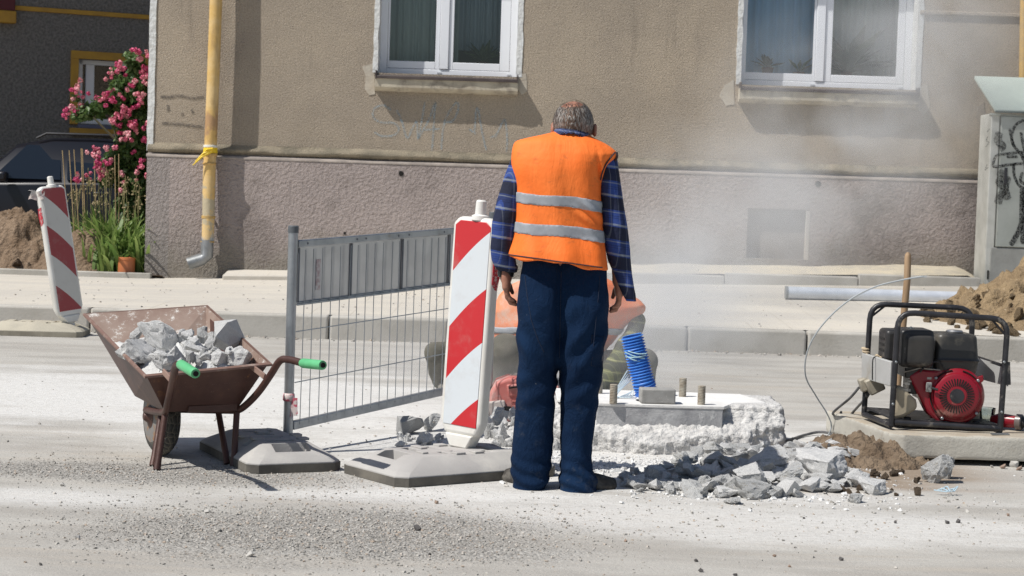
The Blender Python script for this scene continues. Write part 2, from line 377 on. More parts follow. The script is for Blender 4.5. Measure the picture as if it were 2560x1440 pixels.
for (px, py, r) in ((1003, 434, .024), (2045, 460, .028), (862, 583, .012)):
    p = aty(px, py, y); MB().lathe((p.x, p.y - .006, p.z), (0, 1, 0), ((0, r * 1.25), (.002, r * 1.2), (.0025, r)), 14).build('wall_hole', M_dark, bld)
# white rough corner of the house
def rough_strip(x0, x1, z0, z1, y, amp=.012, dep=.012):
    mb = MB(); n = max(4, int((z1 - z0) / .05))
    for i in range(n + 1):
        z = z0 + (z1 - z0) * i / n; a = amp * mnoise.noise((x0 * 9, z * 7, 1)); b = amp * 1.4 * mnoise.noise((x1 * 7, z * 6, 5))
        mb.v += [(x0 + a, y + .02, z), (x0 + a, y - dep, z), (x1 + b, y - dep + .3 * a, z), (x1 + b, y + .02, z)]
    for i in range(n):
        for j in range(3): mb.f.append((i * 4 + j, i * 4 + j + 1, i * 4 + j + 5, i * 4 + j + 4))
    mb.f += [(0, 1, 2, 3), tuple(4 * n + k for k in (3, 2, 1, 0))]
    return mb
rough_strip(wx - .015, wx + .062, PT + .02, 7.4, WALL, .008).build('white_corner', white_pl, bld)
def room(x0, x1, z0, z1, y):
    return MB().add([(x0, y, z0), (x1, y, z0), (x1, y, z1), (x0, y, z1), (x0, y + 2.5, z0), (x1, y + 2.5, z0), (x1, y + 2.5, z1), (x0, y + 2.5, z1)],
                    [(4, 5, 6, 7), (0, 4, 7, 3), (1, 2, 6, 5), (0, 1, 5, 4), (3, 7, 6, 2)])
M_room = mat('room_wall', (.30, .29, .27), rough=.9)
def curtain(x0, x1, z0, z1, y, folds, amp):
    mb = MB(); n = folds * 8
    for i in range(n + 1):
        x = x0 + (x1 - x0) * i / n; q = y + amp * math.sin(i / 8 * 2 * math.pi + .8 * math.sin(i * .37))
        mb.v += [(x, q, z0), (x, q, z1)]
    mb.f += [(2 * i, 2 * i + 2, 2 * i + 3, 2 * i + 1) for i in range(n)]; return mb
def m_net(name, c, alpha):
    g = N(name); g.set(c, .9); g.b.inputs['Alpha'].default_value = alpha; return g.m
for k, (x0, x1, z0, z1) in enumerate(W):
    yf = WALL + .27
    win = MB()
    fw = .085
    win.span((x0, yf, z0 + .005), (x0 + fw, yf + .07, z1)).span((x1 - fw, yf, z0 + .005), (x1, yf + .07, z1))
    win.span((x0 + fw, yf, z0 + .005), (x1 - fw, yf + .07, z0 + .075)).span((x0 + fw, yf, z1 - .08), (x1 - fw, yf + .07, z1))
    wo = win.build('window', M_pvc, bld, bevel=.006)
    if k == 0: xm, gl = aty(1112, 100, yf).x, ((975, 1090), (1135, 1252))
    else: xm, gl = aty(2052, 100, yf).x, ((1867, 2036), (2083, 2246))
    MB().span((xm - .055, yf - .012, z0 + .08), (xm + .05, yf + .06, z1 - .085)).build('mullion', M_pvc, wo, bevel=.008)
    for a, b in gl:
        a, b = aty(a, 70, yf - .01).x, aty(b, 70, yf - .01).x
        if k == 1 and b > xm: b = min(b, x1 - fw - .05)
        if k == 0 and b > xm: b = min(b, x1 - fw - .04)
        s = MB(); lo, hi = z0 + .08, z1 - .085; q = .055; L = a - .055 if a > xm else max(a - .07, x0 + fw + .003); Rr = b + .06
        if a < xm: L, Rr = x0 + fw + .003, xm - .058
        else: L, Rr = xm + .053, x1 - fw - .003
        gz = z0 + .165
        s.span((L, yf + .006, lo), (a, yf + .06, hi)).span((b, yf + .006, lo), (Rr, yf + .06, hi)).span((a, yf + .006, lo), (b, yf + .06, gz)).span((a, yf + .006, hi - .06), (b, yf + .06, hi))
        s.build('sash', M_pvc, wo, bevel=.005)
        MB().add([(a, yf + .035, gz), (b, yf + .035, gz), (b, yf + .035, hi - .06), (a, yf + .035, hi - .06)], [(0, 1, 2, 3)]).build('pane', M_glass, wo, smooth=0)
    for sx in (x0 + .42 * (x1 - x0), x0 + .93 * (x1 - x0)):
        MB().span((sx, yf - .012, z0 + .028), (sx + .05, yf, z0 + .045)).build('drain_cap', mat('grey_plastic', (.5, .52, .55), rough=.5), wo)
    sm = MB().hexa([(x0 - .015, WALL - .155, z0 - .075), (x1 + .015, WALL - .155, z0 - .075), (x1 + .015, WALL - .145, z0 - .075), (x0 - .015, WALL - .145, z0 - .075),
                    (x0 - .015, WALL - .155, z0 - .04), (x1 + .015, WALL - .155, z0 - .04), (x1 + .015, yf, z0 + .012), (x0 - .015, yf, z0 + .012)])
    sm.build('window_sill', M_sill, wo, bevel=.004)
    for sx in (x0 - .014, x1 + .008): MB().span((sx, WALL - .16, z0 - .08), (sx + .012, yf, z0 + .02)).build('sill_cap', M_sill, wo)
    # rendered ledge under the sill
    lm = MB(); n = 24
    for i in range(n + 1):
        x = x0 - .02 + (x1 - x0 + .04) * i / n; q = .012 * mnoise.noise((x * 5, k, 0))
        lm.v += [(x, WALL - .001, z0 - .05), (x, WALL - .135, z0 - .05), (x, WALL - .13 + q, z0 - .17), (x, WALL - .10 + q, z0 - .20 + q), (x, WALL - .001, z0 - .215)]
    for i in range(n):
        for j in range(4): lm.f.append((i * 5 + j, i * 5 + j + 1, i * 5 + j + 6, i * 5 + j + 5))
    lm.f += [(0, 1, 2, 3, 4), tuple(5 * n + j for j in (4, 3, 2, 1, 0))]
    lm.build('ledge', M_ledge, wo, smooth=40)
    rough_strip(x0 - .055, x0 + .004, z0 + .0, z1, WALL, .010, .008).build('plaster_edge', white_pl, wo)
    rough_strip(x1 - .004, x1 + .06, z0 + .0, z1, WALL, .010, .008).build('plaster_edge', white_pl, wo)
    MB().add([(x1 - .003, WALL, z0), (x1 - .003, yf, z0), (x1 - .003, yf, z1), (x1 - .003, WALL, z1), (x0 + .003, WALL, z0), (x0 + .003, yf, z0), (x0 + .003, yf, z1), (x0 + .003, WALL, z1)], [(0, 1, 2, 3), (7, 6, 5, 4)]).build('reveal', white_pl, wo, smooth=0)
    room(x0 - .3, x1 + .3, z0 - .1, z1 + .1, yf + .08).build('room', M_room, wo, smooth=0)
    if k == 1:
        curtain(x0 + .02, xm + .02, z0, z1, yf + .30, 9, .02).build('curtain', m_net('blue_net_curtain', (.44, .64, .86), .97), wo, smooth=180)
        curtain(xm, x1 - .02, z0, z1, yf + .60, 12, .03).build('curtain', m_net('grey_net_curtain', (.60, .64, .59), .97), wo, smooth=180)
    else:
        curtain(x0 + .02, xm + .15, z0, z1, yf + .4, 10, .025).build('curtain', m_net('green_grey_curtain', (.42, .49, .46), .95), wo, smooth=180)
        curtain(xm + .1, x1 - .02, z0 + .35, z1, yf + .5, 10, .03).build('curtain', m_net('dim_curtain', (.34, .41, .44), .95), wo, smooth=180)
# house plants on the inside sills
def house_plant(px, py, Y, zb, h, leafc, kind, label):
    p = aty(px, py, Y); p.z = zb
    t = thing('house_plant', p, label, 'plant', 'house plants behind the windows')
    MB().lathe(p, (0, 0, 1), ((0, .05), (.10, .07), (.105, .075), (.11, .065)), 16).build('pot', mat('clay_pot_red', (.20, .07, .05), rough=.8), t)
    rnd = random.Random(int(px)); mb = MB()
    for i in range(kind):
        a = rnd.uniform(0, 6.3); L = h * rnd.uniform(.5, 1.0); d = Vector((math.cos(a), math.sin(a) * .5, rnd.uniform(.2, 1.4))).normalized(); s = Vector((-math.sin(a), math.cos(a), 0)); w = L * .13
        c0 = p + Vector((0, 0, .11)); c1 = c0 + d * L * .5; c2 = c0 + d * L - Vector((0, 0, .12 * L))
        mb.add([c0, c1 + s * w, c2, c1 - s * w], [(0, 1, 2, 3)])
    mb.build('foliage', mat('house_plant_leaf', leafc, rough=.6), t, smooth=0, fix=False)
zw1, zw2 = W[0][2] + .03, W[1][2] + .03
house_plant(1920, 150, WALL + .46, zw2 + .1, .26, (.03, .05, .05), 14, 'low plant in a red pot behind the blue curtain pane')
house_plant(1998, 150, WALL + .46, zw2 + .06, .28, (.03, .10, .05), 10, 'broad leaved green plant beside the potted one at the blue pane')
house_plant(2118, 150, WALL + .5, zw2 + .08, .75, (.05, .08, .05), 30, 'tall feathery plant behind the right pane of the dusty window')
house_plant(1208, 120, WALL + .5, zw1 + .06, .34, (.05, .075, .025), 26, 'bushy trailing plant behind the right pane of the other window')
# mortar patches, graffiti, cornice line
def patch(pts, name='mortar_patch', m=M_patch, y=WALL, d=.006):
    P = [aty(px, py, y) for px, py in pts]; c = sum(P, Vector()) / len(P); out = []
    for i, p in enumerate(P):
        q = P[(i + 1) % len(P)]
        for t in (0, .25, .5, .75):
            r = p.lerp(q, t); s = 1 + .10 * mnoise.noise((r.x * 14, r.z * 14, 0)); out.append(c + (r - c) * s)
    return MB().prism(out, (0, .001, 0), (0, -d, 0)).build(name, m, bld, smooth=30)
patch([(905, 165), (934, 158), (938, 236), (925, 240), (912, 222), (914, 190)])
patch([(1295, 186), (1316, 182), (1318, 230), (1304, 236), (1294, 222)])
patch([(1812, 212), (1834, 200), (1836, 262), (1815, 265), (1798, 240)])
patch([(2290, 222), (2318, 210), (2325, 268), (2308, 292), (2292, 272)])
patch([(2444, 268), (2460, 255), (2464, 312), (2450, 312), (2440, 292)], m=mat('grey_mortar', (.34, .29, .23), (.28, .24, .2), 9, rough=.95))
a, b = aty(2300, 30, WALL), aty(2560, 36, WALL)
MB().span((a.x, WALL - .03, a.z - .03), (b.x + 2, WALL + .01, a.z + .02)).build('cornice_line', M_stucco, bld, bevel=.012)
def strokes(name, lines, m, y, r, parent, seg=6):
    mb = MB()
    for ln in lines:
        P = [aty(px, py, y) for px, py in ln]; Q = []
        for i in range(len(P) - 1):
            p0, p1, p2, p3 = P[max(i - 1, 0)], P[i], P[i + 1], P[min(i + 2, len(P) - 1)]
            for t in np.linspace(0, 1, seg, endpoint=False):
                Q.append(.5 * ((2 * p1) + (p2 - p0) * t + (2 * p0 - 5 * p1 + 4 * p2 - p3) * t * t + (3 * p1 - p0 - 3 * p2 + p3) * t ** 3))
        Q.append(P[-1]); n = len(Q)
        for i, p in enumerate(Q):
            d = (Q[min(i + 1, n - 1)] - Q[max(i - 1, 0)]).normalized(); s = Vector((-d.z, 0, d.x)) * r * (1 if 0 < i < n - 1 else .5)
            mb.v += [tuple(p + s), tuple(p - s)]
        k = len(mb.v) - 2 * n
        mb.f += [(k + 2 * i, k + 2 * i + 1, k + 2 * i + 3, k + 2 * i + 2) for i in range(n - 1)]
    o = mb.build(name, m, parent, smooth=0, fix=False); return o
def m_spray(name, c, cover):
    g = N(name); o = g.coords('Object'); t = g.n('BsdfTransparent'); mx = g.n('MixShader'); g.set(c, .9)
    g.l(g.ramp(g.noise(o, 60, 3, .7), .38, .62, cover * .25, cover), mx.inputs[0]); g.l(t.outputs[0], mx.inputs[1]); g.l(g.b.outputs[0], mx.inputs[2]); g.l(mx.outputs[0], g.out.inputs[0]); return g.m
strokes('graffiti', [[(978, 276), (960, 264), (938, 270), (932, 290), (950, 305), (985, 308), (997, 322), (985, 338), (955, 340), (935, 330)],
    [(992, 275), (1005, 305), (1018, 345), (1032, 318), (1042, 305), (1046, 345), (1062, 255)], [(1043, 350), (1072, 300), (1088, 256), (1085, 300), (1080, 378)], [(1058, 325), (1100, 322)],
    [(1103, 375), (1108, 320), (1120, 285), (1142, 256), (1145, 275), (1132, 302), (1108, 305)], [(1186, 330), (1193, 268), (1205, 330), (1216, 376)], [(1190, 335), (1172, 322)],
    [(1238, 345), (1250, 318), (1262, 300), (1268, 345), (1266, 380)], [(1225, 345), (1244, 335)]], m_spray('pale_blue_spray', (.30, .43, .52), .40), WALL - .006, .012, bld)
strokes('graffiti', [[(400, 241), (420, 243), (450, 240), (480, 246), (510, 243)], [(404, 308), (430, 310), (460, 312), (508, 318)], [(419, 262), (421, 272), (418, 278)], [(455, 282), (458, 292)], [(478, 274), (484, 284)]],
    m_spray('soot_pencil', (.10, .09, .08), .7), WALL - .006, .017, bld)

# ---------------------------------------------------------------- down pipe on the house
def m_pipe():
    g = N('peeling_yellow_paint'); o = g.coords('Object'); X, Y, Z = g.xyz(o)
    col = g.mix(g.ramp(g.noise(o, 3, 5), .4, .62), (.62, .40, .13), (.66, .47, .22))
    col = g.mix(g.ramp(g.noise(g.coords('Object', (1, 1, .3)), 5, 5, .6), .52, .62, 0, .7), col, (.46, .30, .12))
    bare = g.ramp(g.math('ADD', g.math('ABSOLUTE', g.math('SUBTRACT', Z, 1.05)), g.noise(o, 8, 5, .6)), .60, .68, 1, 0)
    low = g.ramp(g.math('ADD', Z, g.math('MULTIPLY', g.noise(o, 9, 4), .3)), .83, .9, 1, 0)
    col = g.mix(g.math('MULTIPLY', bare, .8), col, (.40, .37, .28)); col = g.mix(low, col, (.32, .35, .37))
    rust = g.ramp(g.math('ADD', g.math('ABSOLUTE', g.math('SUBTRACT', Z, 2.03)), g.math('MULTIPLY', g.noise(o, 14, 4), .4)), .24, .36, .8, 0)
    col = g.mix(rust, col, (.36, .21, .12)); g.bump(g.noise(o, 14, 4), .25, .02); return g.set(col, .5)
PY = WALL - .19; r = .072
pipe_pts = [aty(541, -500, PY), aty(540, 0, PY), aty(533, 200, PY), aty(526, 372, PY), aty(524.5, 398, PY), aty(522, 470, PY - .01), aty(521, 545, PY - .02), aty(519, 604, PY - .02)]
dp = MB().tube(pipe_pts, [r] * 5 + [r * 1.02, r * .98, r * .96], 20).build('drain_pipe', m_pipe(), bld)
galv = mat('dull_galvanised', (.36, .38, .39), (.27, .29, .30), 9, 5, rough=.45, metal=.75, bump=.15, bs=30)
e0, e1, e2, e3 = aty(518, 600, PY - .02), aty(517, 640, PY - .02), aty(505, 648, PY - .03), aty(470, 660, PY - .06)
MB().tube([e0, e1, e2, e3], [.074, .074, .072, .072], 20, cap=False).build('pipe_elbow', mat('dark_galvanised', (.20, .21, .21), (.30, .31, .32), 9, 5, rough=.5, metal=.6), dp)
MB().tube([e3 + (e2 - e3) * .01, e3 + (e2 - e3) * .3], [.066, .066], 20).build('pipe_mouth', M_dark, dp)
M_col = mat('yellow_collar', (.52, .33, .10), (.40, .27, .11), 8, rough=.6)
for (px, py, h) in ((526.5, 386, .012), (523.5, 409, .008), (521, 543, .018), (518.5, 604, .01)):
    p = aty(px, py, PY - .012); MB().lathe(p - Vector((0, 0, h)), (0, 0, 1), ((0, r + .003), (.004, r + .008), (2 * h - .004, r + .008), (2 * h, r + .003)), 20).build('pipe_collar', M_col, dp)
for py in (372, 541): p = aty(524, py, PY); MB().span((p.x - .012, PY, p.z - .01), (p.x + .012, WALL - .0, p.z + .01)).build('pipe_bracket', galv, dp)
rib = mat('yellow_ribbon', (.80, .55, .02), rough=.5)
p = aty(526, 377, PY)
rb = MB().lathe(p - Vector((0, 0, .03)), (0, 0, 1), ((0, r + .004), (.01, r + .012), (.05, r + .010), (.075, r + .004)), 16).build('yellow_ribbon', rib, dp)
mb = MB()
for (a, b, c) in (((530, 378), (505, 392), (482, 413)), ((528, 376), (508, 384), (488, 404)), ((532, 372), (518, 374), (508, 382))):
    mb.tube([aty(*a, PY - .09), aty(*b, PY - .11), aty(*c, PY - .10)], [.016, .012, .006], 6)
mb.build('ribbon_end', rib, rb)
wp = aty(526, 366, PY); MB().lathe(wp - Vector((0, 0, .015)), (0, 0, 1), ((0, r + .002), (.004, r + .01), (.026, r + .01), (.03, r + .002)), 16).build('white_tie', mat('white_strap', (.7, .7, .66), rough=.6), dp)
# second, yellow pipe at the right edge of the picture
p0, p1 = aty(2566, -300, WALL - .1), aty(2558, 200, WALL - .1)
MB().tube([p0, p1], .05, 14).build('gas_pipe', M_col, bld)

# ================================================================ HOUSE ON THE LEFT, CAR
A0 = aty(90, 300, 30.0); ang = R(24); NT = Vector((math.cos(ang), math.sin(ang), 0)); NN = Vector((math.sin(ang), -math.cos(ang), 0))
def onw(px, py, d=0.0):                                  # pixel on the neighbour's wall plane: (along, height)
    dr = ray(px, py); o0 = Vector((0, 0, CAM_Z)); P0 = A0 + NN * d; t = (P0 - o0).dot(NN) / dr.dot(NN); p = o0 + dr * t
    return (p - A0).dot(NT), p.z
nb = thing('neighbour_house', (A0.x, A0.y, 0), 'dark grey roughcast house in shade with yellow window surround', 'building', rz=ang)
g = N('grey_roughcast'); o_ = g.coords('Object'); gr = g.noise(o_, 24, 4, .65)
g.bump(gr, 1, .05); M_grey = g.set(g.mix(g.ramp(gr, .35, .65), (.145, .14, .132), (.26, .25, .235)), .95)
M_yel = mat('ochre_paint', (.50, .29, .045), (.42, .24, .045), 6, rough=.8)
u0, w0 = onw(200, 150); u1, w1 = onw(345, 312)
nh = (u0 - .02, u1 + .1, w1 - .02, w0 + .02)
def nwall():
    mb = MB(); xs = [-9, nh[0], nh[1], 9]; zs = [0, nh[2], nh[3], 8]
    for i in range(3):
        for j in range(3):
            if i == 1 and j == 1: continue
            mb.add([(xs[i], 0, zs[j]), (xs[i + 1], 0, zs[j]), (xs[i + 1], 0, zs[j + 1]), (xs[i], 0, zs[j + 1])], [(0, 1, 2, 3)])
    a, b, c, d = nh
    mb.add([(a, 0, c), (b, 0, c), (b, 0, d), (a, 0, d), (a, .2, c), (b, .2, c), (b, .2, d), (a, .2, d)], [(0, 4, 5, 1), (1, 5, 6, 2), (2, 6, 7, 3), (3, 7, 4, 0)])
    mb.add([(9, 0, 0), (9, 8, 0), (9, 8, 8), (9, 0, 8), (-9, 0, 0), (-9, 8, 0), (-9, 8, 8), (-9, 0, 8)], [(0, 1, 2, 3), (4, 5, 6, 7)])
    return mb
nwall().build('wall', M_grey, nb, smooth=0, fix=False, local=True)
MB().span((-10, -1.5, 8), (10, 9, 8.4)).build('roof', mat('grey_roof_edge', (.1, .09, .085), rough=.9), nb, local=True)
a, b, c, d = nh; s = .13
nwin = MB().span((a, .12, c), (a + .09, .18, d)).span((b - .09, .12, c), (b, .18, d)).span((a, .12, c), (b, .18, c + .09)).span((a, .12, d - .08), (b, .18, d)).build('window', M_pvc, nb, local=True, bevel=.008)
um = onw(229, 240)[0]
MB().span((um - .08, .11, c + .09), (um + .06, .17, d - .08)).build('mullion', M_pvc, nwin, local=True, bevel=.008)
MB().add([(a, .15, c), (b, .15, c), (b, .15, d), (a, .15, d)], [(0, 1, 2, 3)]).build('pane', M_glass, nwin, local=True, smooth=0)
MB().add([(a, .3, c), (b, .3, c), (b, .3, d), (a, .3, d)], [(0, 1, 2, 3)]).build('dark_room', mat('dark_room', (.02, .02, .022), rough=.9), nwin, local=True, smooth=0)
MB().span((a - s, -.03, c - .02), (a, .02, d)).span((b, -.03, c - .02), (b + s, .02, d)).span((a - s, -.033, d), (b + s, .02, d + s)).build('window_surround', M_yel, nwin, local=True, bevel=.006)
MB().span((a - s, -.10, c - .20), (b + s, .02, c - .08)).build('lower_surround', M_yel, nwin, local=True, bevel=.006)
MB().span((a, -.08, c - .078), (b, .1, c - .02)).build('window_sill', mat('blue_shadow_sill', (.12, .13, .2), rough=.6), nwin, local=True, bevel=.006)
zb = onw(230, 32)[1]; za = onw(60, 26)[1]
MB().span((-9, -.035, zb - .045), (9, .02, zb + .03)).build('yellow_band', M_yel, nb, local=True, bevel=.01)
ue, ze = onw(38, 40)
MB().span((ue - 2.0, -.14, ze - .13), (ue, .02, ze + .07)).build('yellow_ledge', M_yel, nb, local=True, bevel=.02)
MB().span((ue - 2.0, -.12, ze + .073), (ue - .02, .02, ze + .26)).build('red_brown_panel', mat('maroon_paint', (.10, .018, .025), rough=.7), nb, local=True, bevel=.01)
rp = MB().prism([(u1 - .55, -.05, w1 - .30), (u1 + .45, -.05, w1 - .42), (u1 - .1, -.05, w1 - .16)], (0, 0, 0), (0, -.9, -.05)).build('porch_roof', mat('red_tin', (.25, .10, .08), rough=.7), nb, local=True)

# car: dark estate, nose to the left
CY = 27.0
rear = aty(500, 400, CY).x; gz = .27
car = thing('parked_car', (rear - 2.2, CY + .9, gz), 'dark blue estate car parked before the grey house', 'car')
M_carp = mat('dark_blue_paint', (.006, .007, .013), rough=.32)
M_cglass = mat('car_glass', (.012, .018, .028), rough=.08)
M_blk = mat('black_plastic', (.015, .015, .016), (.03, .03, .03), 20, rough=.6)
zr = aty(110, 340, CY).z - gz
# stations along the car (from the tail): x, sill height, waist height, roof height, roof half-width, waist half-width
st = [(0.0, .45, .92, .95, .70, .74), (.06, .34, .98, 1.02, .72, .82), (.42, .26, 1.04, zr - .12, .64, .87), (.85, .26, 1.04, zr - .02, .66, .89), (1.6, .24, 1.03, zr, .68, .90),
      (2.2, .24, 1.01, zr - .01, .68, .90), (2.75, .24, .99, zr - .12, .66, .89), (3.35, .25, .97, 1.03, .70, .88), (4.0, .27, .88, .92, .68, .85), (4.45, .34, .74, .78, .60, .78), (4.6, .42, .62, .64, .5, .66)]
def ringc(s):
    x, z0, zw, zt, wr, ww = s; X = rear - x
    half = [(ww * .88, z0), (ww, z0 + .14), (ww + .01, (z0 + zw) / 2 + .05), (ww - .02, zw - .03), (ww - .05, zw), (wr + .04, zt - .07), (wr - .05, zt - .01), (0, zt + .012)]
    pts = [(X, CY + .9 - w, gz + z) for w, z in half] + [(X, CY + .9 + w, gz + z) for w, z in reversed(half[:-1])]
    return pts
mb = MB(); k = len(ringc(st[0]))
for s_ in st: mb.v += ringc(s_)
for i in range(len(st) - 1):
    for j in range(k): q = (j + 1) % k; mb.f.append((i * k + j, i * k + q, (i + 1) * k + q, (i + 1) * k + j))
mb.f += [tuple(range(k)), tuple((len(st) - 1) * k + j for j in range(k))]
body = mb.build('body', M_carp, car, smooth=35)
ys = CY - .012
def side_glass(xa, xb, xc, xd, zl, zh):                   # lower edge xa..xb, upper edge xc..xd measured from the tail
    f = lambda x, z: (rear - x, CY + .9 - (.86 - (.19) * max(0, (z - 1.03)) / (zr - 1.05)) - .0, gz + z)
    P = [f(xa, zl), f(xb, zl), f(xd, zh), f(xc, zh)]
    return MB().prism([Vector(p) for p in P], (0, .02, 0), (0, -.012, 0))
for (xa, xb, xc, xd) in ((.45, 1.0, .62, 1.02), (1.08, 1.95, 1.1, 1.98), (2.05, 3.05, 2.08, 2.58)):
    side_glass(xa, xb, xc, xd, 1.06, zr - .13).build('side_window', M_cglass, car, smooth=0)
MB().tube([(rear - .7, CY + .2, gz + zr + .0), (rear - .78, CY + .19, gz + zr + .045), (rear - 2.3, CY + .19, gz + zr + .045), (rear - 2.45, CY + .2, gz + zr - .03)], .02, 8).build('roof_rail', mat('silver_rail', (.02, .022, .028), rough=.35), car)
MB().span((rear - 3.3, CY - .012, gz + .3), (rear - .6, CY + .05, gz + .38)).build('side_strip', mat('grey_trim', (.25, .25, .25), rough=.5), car, bevel=.01)
mm = MB().box((rear - 2.85, CY - .1, gz + 1.08), (.13, .2, .15)).build('wing_mirror', M_carp, car, bevel=.04, seg=3)
for hx in (1.35, 2.3): MB().bar((rear - hx, CY - .028, gz + .88), (rear - hx - .2, CY - .028, gz + .88), .03, .03).build('door_handle', M_carp, car, bevel=.008)
for wx_ in (.85, 3.6):
    for yy in (CY + .06, CY + 1.52):
        w_ = MB().lathe((rear - wx_, yy - .02, gz + .33), (0, 1, 0), ((0, .22), (.0, .31), (.03, .335), (.2, .335), (.22, .31)), 28).build('wheel', M_blk, car)
        MB().lathe((rear - wx_, yy - .03, gz + .33), (0, 1, 0), ((0, .05), (.005, .2), (.02, .21)), 20).build('rim', mat('grey_rim', (.3, .3, .31), rough=.4, metal=.7), w_)
MB().box((rear - .04, CY + .2, gz + .88), (.10, .16, .2)).build('tail_light', mat('red_lens', (.06, .006, .008), rough=.25), car, bevel=.03)
# ================================================================ ROCKS
m_chunk = mat('broken_concrete', (.74, .74, .725), (.60, .60, .59), 9, 5, lo=.4, hi=.7, speck=((.42, .415, .41), 60, .62, .74), stain=((.50, .45, .37), 3, .55, .72), rough=.97, bump=.9, bs=70, bd=.010, vary=.16)
m_chunk_w = mat('dusty_concrete', (.82, .815, .80), (.72, .715, .70), 9, 5, speck=((.55, .545, .53), 60, .64, .76), rough=.97, bump=.8, bs=70, bd=.010, vary=.10)
m_chunk_d = mat('cast_concrete_face', (.36, .36, .355), (.30, .30, .295), 12, 5, speck=((.5, .5, .49), 80, .6, .7), rough=.95, bump=.4, bs=60, bd=.008, vary=.1)
def rock_mesh(seed, sub=3, planes=11, rough=.07, name='concrete_chunk', m=None):
    "angular broken lump: hull of random points, its facets roughened"
    rnd = random.Random(seed); bm = bmesh.new()
    for i in range(planes + 3):
        d = Vector((rnd.gauss(0, 1), rnd.gauss(0, 1), rnd.gauss(0, 1))).normalized(); k = max(abs(d.x), abs(d.y), abs(d.z)); d = d * (.35 + .65 * (.8 / k)) * rnd.uniform(.82, 1.0)
        bm.verts.new((max(-1, min(1, d.x)), max(-1, min(1, d.y)), max(-1, min(1, d.z))))
    r = bmesh.ops.convex_hull(bm, input=bm.verts)
    bmesh.ops.delete(bm, geom=[v for v in bm.verts if not v.link_faces], context='VERTS')
    for k in range(sub - 1):
        bmesh.ops.subdivide_edges(bm, edges=bm.edges[:], cuts=1 if k else 2, use_grid_fill=True); bmesh.ops.triangulate(bm, faces=[f for f in bm.faces if len(f.verts) > 4])
    for ax in range(3):
        a, b = min(v.co[ax] for v in bm.verts), max(v.co[ax] for v in bm.verts)
        for v in bm.verts: v.co[ax] = (v.co[ax] - (a + b) / 2) / (b - a) * 1.94
    bm.normal_update(); off = Vector((rnd.uniform(0, 50), rnd.uniform(0, 50), rnd.uniform(0, 50)))
    mv = [(v, v.normal * (rough * .75 * mnoise.fractal(v.co * 2.6 + off, .7, 2.2, 5))) for v in bm.verts]
    for v, d in mv: v.co += d
    me = bpy.data.meshes.new(name); bm.to_mesh(me); bm.free(); me.shade_smooth(); me.set_sharp_from_angle(angle=R(24))
    if m: me.materials.append(m)
    return me
ROCK = [rock_mesh(i, 3, 8 + i % 5, .10 + .03 * (i % 3), m=m_chunk if i % 3 else m_chunk_w) for i in range(16)]
ROCKD = [rock_mesh(100 + i, 3, 7, .04, m=m_chunk_d) for i in range(2)]
ROCKB = [rock_mesh(200 + i, 4, 8 + i % 3, .12, m=m_chunk if i % 2 else m_chunk_w) for i in range(6)]
ROCKW = [rock_mesh(260 + i, 4, 9 + i % 3, .12, m=m_chunk_w) for i in range(4)]
def rock(loc, size, rot, label, group=None, me=None, name='concrete_chunk', cat='concrete chunk'):
    o = bpy.data.objects.new(name, me); put(o); o.location = loc; o.scale = [s / 2 for s in size]; o.rotation_euler = rot
    return tag(o, label, cat, group)
def crumbs(name, pts, m, kind='stuff', seed=1, flat=.5, label=None):
    "one mesh of many little angular stones: pts = (x, y, z, radius)"
    rnd = np.random.RandomState(seed); base = np.array([(-1, -1, -1), (1, -1, -1), (1, 1, -1), (-1, 1, -1), (-.7, -.7, 1), (.7, -.7, 1), (.7, .7, 1), (-.7, .7, 1)], float) * .62
    fs = np.array([(3, 2, 1, 0), (4, 5, 6, 7), (0, 1, 5, 4), (1, 2, 6, 5), (2, 3, 7, 6), (3, 0, 4, 7)])
    p = np.array(pts, float); n = len(p)
    q = base[None] * (1 + rnd.uniform(-.45, .45, (n, 8, 3))); q *= rnd.uniform(.6, 1.25, (n, 1, 3)); q[:, :, 2] *= flat
    a = rnd.uniform(0, 6.28, n); ca, sa = np.cos(a)[:, None], np.sin(a)[:, None]
    b = rnd.uniform(-.5, .5, n); cb, sb = np.cos(b)[:, None], np.sin(b)[:, None]
    x, y, z = q[..., 0], q[..., 1], q[..., 2]; y, z = y * cb - z * sb, y * sb + z * cb; x, y = x * ca - y * sa, x * sa + y * ca
    V = (np.stack([x, y, z], -1) * p[:, None, 3:4] + p[:, None, :3]).reshape(-1, 3); F = (fs[None] + (np.arange(n) * 8)[:, None, None]).reshape(-1, 4)
    o = mesh_obj(name, V, F, m, None, smooth=0, fix=False); o['kind'] = kind
    if label: o['label'] = label
    return o
def mound(name, cx, cy, rx, ry, h, m, z0=0.0, seed=0, n=70, rot=0.0, amp=.05, fq=4, sharp=1.0, kind=None, base=None):
    mb = MB(); ca, sa = math.cos(rot), math.sin(rot)
    for j in range(n + 1):
        for i in range(n + 1):
            u, v = -1 + 2 * i / n, -1 + 2 * j / n; r = math.hypot(u, v); q = max(0.0, 1 - r) ** sharp; q = q * q * (3 - 2 * q)
            x, y = cx + u * rx * ca - v * ry * sa, cy + u * rx * sa + v * ry * ca
            k = mnoise.fractal((x * fq, y * fq, seed), .8, 2.1, 5)
            zb = z0 if base is None else base(x, y)
            mb.v.append((x, y, zb - .03 + h * q * (1 + .35 * mnoise.noise((x * 1.7, y * 1.7, seed + 3))) + amp * k * min(1, q * 4)))
    for j in range(n):
        for i in range(n): mb.f.append((j * (n + 1) + i, j * (n + 1) + i + 1, (j + 1) * (n + 1) + i + 1, (j + 1) * (n + 1) + i))
    return mb.build(name, m, smooth=180, fix=False)

